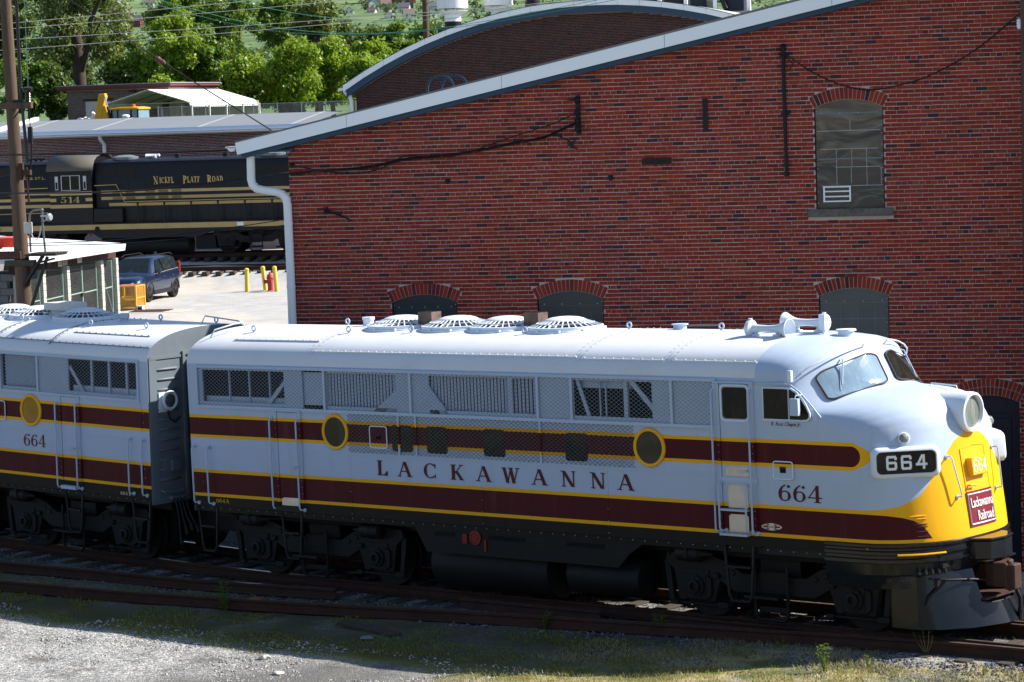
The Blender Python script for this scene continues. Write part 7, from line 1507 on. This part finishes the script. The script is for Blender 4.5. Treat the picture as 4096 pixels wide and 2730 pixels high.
# far hillside with the town on it
HD = [(0, 0), (260, 6.5), (700, 10), (1400, 34), (1900, 66), (2400, 104), (3000, 152), (4000, 190)]
C0 = np.array([26.38, -32.37])
def hz(x, y): return np.interp(np.hypot(x - C0[0], y - C0[1]), [a for a, b in HD], [b for a, b in HD])
m, t, b = newmat('hillside_green'); v = coord(t); c = ramp(t, noise(t, v, .03, 6, .7), [(.35, (.04, .075, .02)), (.5, (.075, .13, .035)), (.62, (.13, .19, .06)), (.7, (.20, .21, .12))]); setc(t, b, c); b.inputs['Roughness'].default_value = 1
m2 = MB(); rows = []
for d in list(np.linspace(430, 1400, 12)) + list(np.linspace(1450, 2600, 40)) + [2800, 3200, 3600, 4000]:
    row = []
    for az_ in np.linspace(-95, 15, 70): x, y = C0[0] + d * math.sin(R(az_)), C0[1] + d * math.cos(R(az_)); row.append((x, y, hz(x, y) + RNG.uniform(-1.5, 1.5) * (d > 700) - (3 if d < 500 else 0)))
    rows.append(row)
m2.grid(rows); m2.build('hill', m, None, recalc=False, smooth=180, kind='structure')
# tree cover of the hill: one mass
rng = np.random.default_rng(5); nT = 1500; az_ = rng.uniform(-62, -26, nT); dd = rng.uniform(900, 2600, nT) ; X = C0[0] + dd * np.sin(np.radians(az_)); Y = C0[1] + dd * np.cos(np.radians(az_))
cen = np.stack([X, Y, hz(X, Y) + 3], 1); V, _, k = leaf_cloud(cen, rng.uniform(4, 9, nT), 45000, 1.5, rng, .8); lobe = rng.random(nT)
o = cloud_obj('hillside_woods', V, leafmat('far_leaves', (.03, .065, .02), (.055, .105, .03), (.10, .15, .05), .15), None, np.clip(lobe[k] * .6 + rng.random(len(k)) * .4, 0, 1)); tag(o, 'green woods covering the distant hillside between the houses', 'woods', None, 'stuff')
HOUSES = [(-1587, 1685, 100.5, 15.4, 't'), (-1477, 1571, 88.6, 9.4, 'g'), (-1472, 1581, 88.8, 8.2, 'w'), (-1455, 1574, 87.5, 6.9, 'w'), (-1421, 1529, 83.3, 6.0, 'w'), (-1547, 1676, 98.0, 13.0, 'r'), (-1543, 1685, 98.3, 11.9, 'r'), (-1434, 1565, 86.1, 9.1, 'd'), (-1395, 1519, 81.5, 8.6, 'w'), (-1349, 1452, 75.2, 6.4, 'w'), (-1321, 1443, 73.4, 8.2, 'w'), (-1317, 1463, 74.4, 7.5, 'w'), (-1366, 1522, 80.1, 9.7, 'w'), (-1401, 1556, 83.9, 6.8, 'w'), (-1417, 1506, 81.8, 5.9, 'w'), (-1419, 1615, 88.0, 8.2, 'w'), (-1465, 1703, 95.5, 7.7, 'w'), (-1784, 1501, 101.8, 9.7, 't'), (-1666, 1405, 90.3, 7.5, 'w'), (-1530, 1356, 80.0, 9.0, 'p'), (-1460, 1299, 73.1, 9.3, 'r'), (-1745, 1534, 101.2, 7.9, 'r'), (-1754, 1579, 104.1, 7.6, 'w'), (-1433, 1497, 82.2, 6.7, 'w')]
HC = {'w': (.62, .62, .62), 't': (.55, .42, .26), 'r': (.20, .06, .05), 'd': (.10, .09, .10), 'g': (.45, .47, .50), 'p': (.30, .10, .16)}
HN = {'w': 'white', 't': 'tan', 'r': 'dark red', 'd': 'dark grey', 'g': 'pale grey', 'p': 'purple'}
RC = [(.12, .12, .13), (.20, .20, .21), (.16, .12, .11), (.28, .28, .29)]
HM = {k: plain('house_' + HN[k].replace(' ', '_'), c, .8, var=.05) for k, c in HC.items()}; RM = [plain('roof_shingle_%s' % n, c, .9, var=.1) for n, c in zip(('dark', 'grey', 'brown', 'pale'), RC)]
M_HW = plain('house_window', (.03, .035, .04), .2)
HX = [', highest and largest of the left cluster', ', leftmost of the cluster', ', in the middle of the cluster', ', left of a larger red house', ', small, below the middle of the cluster', ', higher of two red ones', ', nearer the pole of two red ones', ', below the red houses', ', low and close to the pole', ', small, low down above the lime trees', ', lowest and nearest to the pole', ', lowest of the right group', ', wide, partly hidden by the pole', ', small, above the wide one', ', small, at the low left of the cluster', ', between pole and first vent stack', ', farthest right, between two vent stacks', ', upper one', ', lower one', ', left of the tall lime tree top', ', below the purple one', ', near the top edge', ', at the top edge', ', far left above the olive tree']
for i, (x, y, z, w, k) in enumerate(HOUSES):
    rng = np.random.default_rng(40 + i); w *= 1.0; h = w * .75; dpt = w * .9; rh = w * .42; side = i % 2
    px_ = [370, 372, 386, 395, 389, 397, 407, 407, 404, 390, 409, 431, 435, 430, 372, 462, 490, 59, 62, 130, 136, 117, 150, 349][i]; right = px_ > 428
    if i >= 17: where = 'near the thick trunk' if i in (17, 18, 21) else 'above lime tree'
    else: where = 'on hillside' if i not in (11, 12, 13, 15, 16) else 'on hillside'
    where += HX[i]; ho = empty('house', (x, y, z - 2), R(38 + rng.uniform(-25, 25)), '%s house with %s roof %s' % (HN[k], ('dark', 'grey', 'brown', 'pale')[i % 4], where), 'house', 'houses on the distant hillside')
    m = MB(); m.box((-w / 2, -dpt / 2, -4), (w / 2, dpt / 2, h)); ax = (w / 2, dpt / 2)
    if side: m.prism([(-w / 2, -dpt / 2, h), (w / 2, -dpt / 2, h), (0, -dpt / 2, h + rh)], (0, dpt, 0))
    else: m.prism([(-w / 2, -dpt / 2, h), (-w / 2, dpt / 2, h), (-w / 2, 0, h + rh)], (w, 0, 0))
    m.build('wall', HM[k], ho, smooth=0); m = MB(); e = .5
    if side:
        for s_ in (-1, 1): m.prism([(s_ * (w / 2 + e), -dpt / 2 - e, h - e * .7), (s_ * (w / 2 + e), -dpt / 2 - e, h - e * .7 + .35), (0, -dpt / 2 - e, h + rh + .4), (0, -dpt / 2 - e, h + rh + .05)], (0, dpt + 2 * e, 0))
    else:
        for s_ in (-1, 1): m.prism([(-w / 2 - e, s_ * (dpt / 2 + e), h - e * .7), (-w / 2 - e, s_ * (dpt / 2 + e), h - e * .7 + .35), (-w / 2 - e, 0, h + rh + .4), (-w / 2 - e, 0, h + rh + .05)], (w + 2 * e, 0, 0))
    m.build('roof', RM[i % 4], ho, smooth=0)
    wm = MB(); wm.box((-.45, -.06, 0), (.45, .02, 1.3)); w0 = None
    for zz in ([1.0, 3.6] if h > 5 else [1.0]):
        for xx in (-w * .28, w * .22):
            o = inst(w0, ho) if w0 else wm.build('window', M_HW, ho, smooth=0)
            w0 = w0 or o; o.location = (xx, -dpt / 2, zz)
# ---------------------------------------------------------------- grass and weeds in the foreground (track frame)
M_GRASS = leafmat('grass_blades', (.05, .10, .015), (.10, .18, .025), (.22, .27, .07), .3); M_DRY = leafmat('dry_grass_blades', (.16, .13, .05), (.28, .24, .10), (.42, .37, .18), .25); M_MOSS = leafmat('moss_tufts', (.07, .085, .012), (.14, .16, .025), (.24, .24, .05), .25)
def tz(x, y): return gz(x, y)
def blades(P, H, wid, rng, lean=.35):
    n = len(P); a = rng.uniform(0, 2 * PI, n); l = rng.uniform(0, lean, n) * H; b = rng.uniform(0, 2 * PI, n)
    dx = np.stack([np.cos(a), np.sin(a), np.zeros(n)], 1) * (wid * rng.uniform(.7, 1.3, n))[:, None]; tip = P + np.stack([np.cos(b) * l, np.sin(b) * l, H], 1); mid = P + np.stack([np.cos(b) * l * .3, np.sin(b) * l * .3, H * .55], 1)
    return np.stack([P - dx, P + dx, mid + dx * .6, tip], 1).reshape(-1, 3), np.stack([P - dx, mid + dx * .6, tip, mid - dx * .6], 1).reshape(-1, 3)
def field(x, y, s, seed): 
    return (np.sin(x * s + seed) * np.sin(y * s * 1.7 + seed * 2.1) + np.sin(x * s * 2.3 + y * s * 1.1 + seed * .7) * .7 + np.sin(x * s * .45 - y * s * 2.9 + seed) * .6)
def scatter(n, x0, x1, y0, y1, keep, rng):
    x = rng.uniform(x0, x1, n); y = rng.uniform(y0, y1, n); k = keep(x, y); x, y = x[k], y[k]; return np.stack([x, y, tz(x, y) - .01], 1)
rng = np.random.default_rng(11)
ox = np.array([p[0] for p in outer]); oy = np.array([p[1] for p in outer])
def yo(x): return np.interp(x, ox, oy)
P = scatter(150000, -13, 3.5, -6, -1.5, lambda x, y: (np.abs(y - yo(x) + .15) < 1.0) & (field(x, y, 1.3, 3) > -.45) & (x < 1.5 + rng.normal(size=len(x))), rng)
H = rng.uniform(.10, .46, len(P)) * (.35 + .65 * (field(P[:, 0], P[:, 1], 2.0, 1) > .0)) * (1 - .4 * (np.abs(P[:, 1] - yo(P[:, 0])) > .7)); V, V2 = blades(P, H, .010, rng); o = cloud_obj('grass', V2, M_GRASS, None, rng.random(len(P))); tag(o, 'tall thin green grass growing over the diverging rails', 'grass', None, 'stuff')
P = scatter(52000, -14, 7.5, -6.2, -2.0, lambda x, y: (np.abs(y + 4.5 + x * .02) < 1.0 * (x < 2.2) + .01) & (field(x, y, 1.1, 1.2) > -.1) | ((x > 2) & (y < -1.1 - (x < 5) * .5) & (field(x, y, 1.7, 5) > .4)) | ((y < yo(x) - .2) & (y > -4.2) & (field(x, y, 1.5, 2.2) > .55)), rng)
H = rng.uniform(.02, .07, len(P)); V, V2 = blades(P, H, .010, rng, .9); o = cloud_obj('moss', V2, M_MOSS, None, rng.random(len(P))); tag(o, 'yellow green moss and short turf along the shadow edge', 'grass', None, 'stuff')
P = scatter(42000, 2.2, 12, -6.5, -1.2, lambda x, y: (x * .45 - y > 3.2) & (y < -1.25) & (field(x, y, 1.2, 8) > -.3), rng); H = rng.uniform(.02, .09, len(P)); V, V2 = blades(P, H, .007, rng, .9); o = cloud_obj('dry_grass', V2, M_DRY, None, rng.random(len(P))); tag(o, 'short dry yellow grass at the lower right corner', 'grass', None, 'stuff')
P = scatter(2400, 3.5, 9, -2.6, 3, lambda x, y: ((y > 1.2) & (x > 6.5) | (np.abs(y - .3) < .25) & (x > 7) & (x < 8)) , rng); H = rng.uniform(.02, .08, len(P)); V, V2 = blades(P, H, .006, rng, .9); o = cloud_obj('dry_grass', V2, M_DRY, None, rng.random(len(P))); tag(o, 'sparse dry grass beyond the rails beside the pilot', 'grass', None, 'stuff')
# loose stones: one mass of small ones, a few large ones by themselves
def stones(n, x0, x1, y0, y1, keep, smin, smax, rng):
    P = scatter(n, x0, x1, y0, y1, keep, rng); V = []; F = []; base = np.array([(1, 0, 0), (-1, 0, 0), (0, 1, 0), (0, -1, 0), (0, 0, .7), (0, 0, -.7)]); fc = [(0, 2, 4), (2, 1, 4), (1, 3, 4), (3, 0, 4), (2, 0, 5), (1, 2, 5), (3, 1, 5), (0, 3, 5)]
    for p in P:
        s = rng.uniform(smin, smax); q = base * rng.uniform(.6, 1.3, (6, 3)) * s; a = rng.uniform(0, 6.28); ca, sa = math.cos(a), math.sin(a); q = q @ np.array([(ca, -sa, 0), (sa, ca, 0), (0, 0, 1)]); k = len(V); V += [tuple(r_) for r_ in q + p + np.array([0, 0, s * .25 + .008])]; F += [tuple(k + i for i in f) for f in fc]
    m = MB(); m.v = V; m.f = F; m.m = [0] * len(F); return m
def stonemat(name, lo, hi):
    m, t, b = newmat(name); g = t.nodes.new('ShaderNodeNewGeometry'); c = mix(t, N(t, g.outputs['Random Per Island']), lo, hi); setc(t, b, c); b.inputs['Roughness'].default_value = .9; return m
M_ST = stonemat('gravel_stones', (.10, .10, .10), (.50, .48, .45)); M_ST2 = stonemat('ballast_stones', (.035, .037, .042), (.15, .155, .17))
o = stones(5200, -9, 3.2, -7.2, -4.4, lambda x, y: field(x, y, .8, 4) > -.7, .010, .026, rng).build('gravel', M_ST, None, smooth=0, recalc=False); tag(o, 'loose pale gravel lying in the sunlit lower left', 'gravel', None, 'stuff')
o = stones(9000, -16, 12, -2.4, 2.6, lambda x, y: (np.abs(np.abs(y) - .755) > .06), .015, .038, rng).build('ballast', M_ST2, None, smooth=0, recalc=False); tag(o, 'grey track ballast between and beside the rails', 'gravel', None, 'stuff')
o = stones(5000, 1.5, 12, -3.4, -1.0, lambda x, y: (y > -1.9 - .22 * (x - 4) + .25 * np.sin(x * 3)) | (field(x, y, 1.4, 6) > 1.0), .014, .034, rng).build('ballast', M_ST2, None, smooth=0, recalc=False); tag(o, 'blue grey ballast spilling over dry grass at lower right', 'gravel', None, 'stuff')
def rock(x, y, s, mat, label, sq=.6):
    rg = np.random.default_rng(int(abs(x) * 97 + abs(y) * 13)); bm = bmesh.new(); bmesh.ops.create_icosphere(bm, subdivisions=2, radius=1)
    for v_ in bm.verts: k = 1 + .22 * math.sin(v_.co.x * 3 + x) * math.sin(v_.co.y * 4 + y) + rg.uniform(-.08, .08); v_.co = Vector((v_.co.x * s * k * 1.25, v_.co.y * s * k, v_.co.z * s * sq * k))
    me = bpy.data.meshes.new('rock'); bm.to_mesh(me); bm.free(); me.materials.append(mat); o = bpy.data.objects.new('rock', me); COL.objects.link(o); o.location = (x, y, float(gz(x, y)) + s * .3); tag(o, label, 'rock', 'loose rocks on the ground')
M_WR = plain('pale_rock', (.50, .47, .43), .8, var=.2, scale=6, bmp=.4); M_GR = plain('grey_rock', (.17, .17, .17), .9, var=.3, scale=6, bmp=.4)
rock(-1.3, -5.65, .075, M_WR, 'pale rounded rock on sunlit gravel, just below the shadow edge'); rock(-.29, -6.38, .075, M_WR, 'pale flat rock on dark dirt at the bottom edge', .4); rock(-.99, -3.82, .09, M_GR, 'flat grey stone in the shaded dirt below the rails', .35); rock(-9.92, -3.5, .10, plain('tan_rock', (.2, .16, .11), .9, var=.2), 'tan rock beside the outer rail at far left'); rock(5.6, -1.35, .05, M_WR, 'small pale stone against the front rail at lower right')
def plank(x, y, L, rz, label):
    o = MB(); o.box((-L / 2, -.10, -.02), (L / 2, .10, .05)); p = o.build('wood_plank', M_TIE, None, smooth=0, bevel=.012); p.location = (x, y, float(gz(x, y)) + .01); p.rotation_euler = (.03, 0, rz); tag(p, label, 'plank', 'old timber lying by the tracks')
plank(-1.5, -3.25, 1.5, -.22, 'broken old timber plank in the shaded grass below the rails'); plank(-10.1, -1.95, 1.0, .5, 'bluish grey plank on ballast between the tracks at far left'); plank(-7.6, -1.55, 1.1, .15, 'grey plank on ballast just left of the coupled ends')
cvr = MB(); cvr.box((-.09, -.05, 0), (.09, .05, .17)); cvr.box((-.11, -.07, .17), (.11, .05, .185)); o = cvr.build('rail_block', plain('orange_rust', (.24, .085, .03), .8, var=.3), None, smooth=0); o.location = (-4.43, -2.75, float(gz(-4.4, -2.7)) + .02); tag(o, 'small orange rusty block standing in grass by the rail', 'rail block')
def weed(x, y, h, n, label, mat, spread=.3, seed=0):
    rg = np.random.default_rng(seed + 3); r_ = empty('weed_plant', (x, y, float(gz(x, y)) - .01), 0, label, 'weed', 'single weeds on the ground'); m = MB(); V = []; 
    for k in range(n):
        a = rg.uniform(0, 6.28); l = rg.uniform(.2, 1) * spread * h; hh = h * rg.uniform(.6, 1); p1 = np.array([math.cos(a) * l, math.sin(a) * l, hh]); p0 = np.array([math.cos(a) * .02, math.sin(a) * .02, 0]); m.tube([tuple(p0), tuple((p0 + p1) / 2 + np.array([0, 0, .03])), tuple(p1)], [.006, .005, .002], 4)
        for q in range(14):
            t_ = rg.uniform(.15, 1); c = p0 + (p1 - p0) * t_; d = rg.normal(size=3); d[2] = abs(d[2]) * .5; d /= np.linalg.norm(d); L = rg.uniform(.04, .09) * min(1, h / .35); s_ = np.cross(d, [0, 0, 1]); s_ /= np.linalg.norm(s_) + 1e-6; V += [c, c + d * L * .5 + s_ * L * .16, c + d * L + np.array([0, 0, -.01]), c + d * L * .5 - s_ * L * .16]
    m.build('stem', M_GRASS, r_, recalc=False); V = np.array(V); cloud_obj('leaves', V, mat, r_, rg.random(len(V) // 4))
M_WEED = leafmat('weed_leaves', (.06, .11, .015), (.12, .20, .02), (.20, .29, .04), .35)
weed(6.45, -2.72, .42, 6, 'tallest bright green weed at the lower right bottom edge', M_WEED, .25, 1); weed(2.72, -1.52, .36, 9, 'dark green bushy weed against the front rail in shade', LEAF[1], .35, 2); weed(6.75, -2.10, .2, 4, 'small bright green weed right of the tallest weed', M_WEED, .4, 3); weed(4.94, -1.62, .2, 3, 'thin weed by the front rail near the shadow end', LEAF[1], .4, 4); weed(5.9, -2.55, .16, 3, 'small bright weed left of the tallest weed at lower right', M_WEED, .4, 5); weed(8.4, -1.9, .14, 4, 'low bright weed on ballast near the lower right corner', M_WEED, .6, 6); weed(-4.9, -3.0, .55, 8, 'broad leaved weed in the shaded grass below the coupled ends', LEAF[1], .4, 7); weed(-8.39, -4.62, .3, 3, 'small yellow flowered weed at the left shadow edge', M_WEED, .3, 8); weed(.9, -1.95, .3, 8, 'grassy weed clump against the front rail in mid shade', LEAF[1], .4, 9)
tw = MB()
for a, L in ((-.5, .26), (-.2, .34), (.1, .38), (.35, .28), (-.9, .3)): tw.tube([(0, 0, 0), (math.sin(a) * L * .6, .02, L * .45), (math.sin(a) * L * 1.0, .02, L)], [.005, .004, .002], 4)
o = tw.build('dry_twig', plain('dry_stalk', (.25, .22, .10), .8), None); o.location = (7.0, -1.05, float(gz(7, -1.05))); tag(o, 'thin dry twig standing against the front rail at right', 'twig')
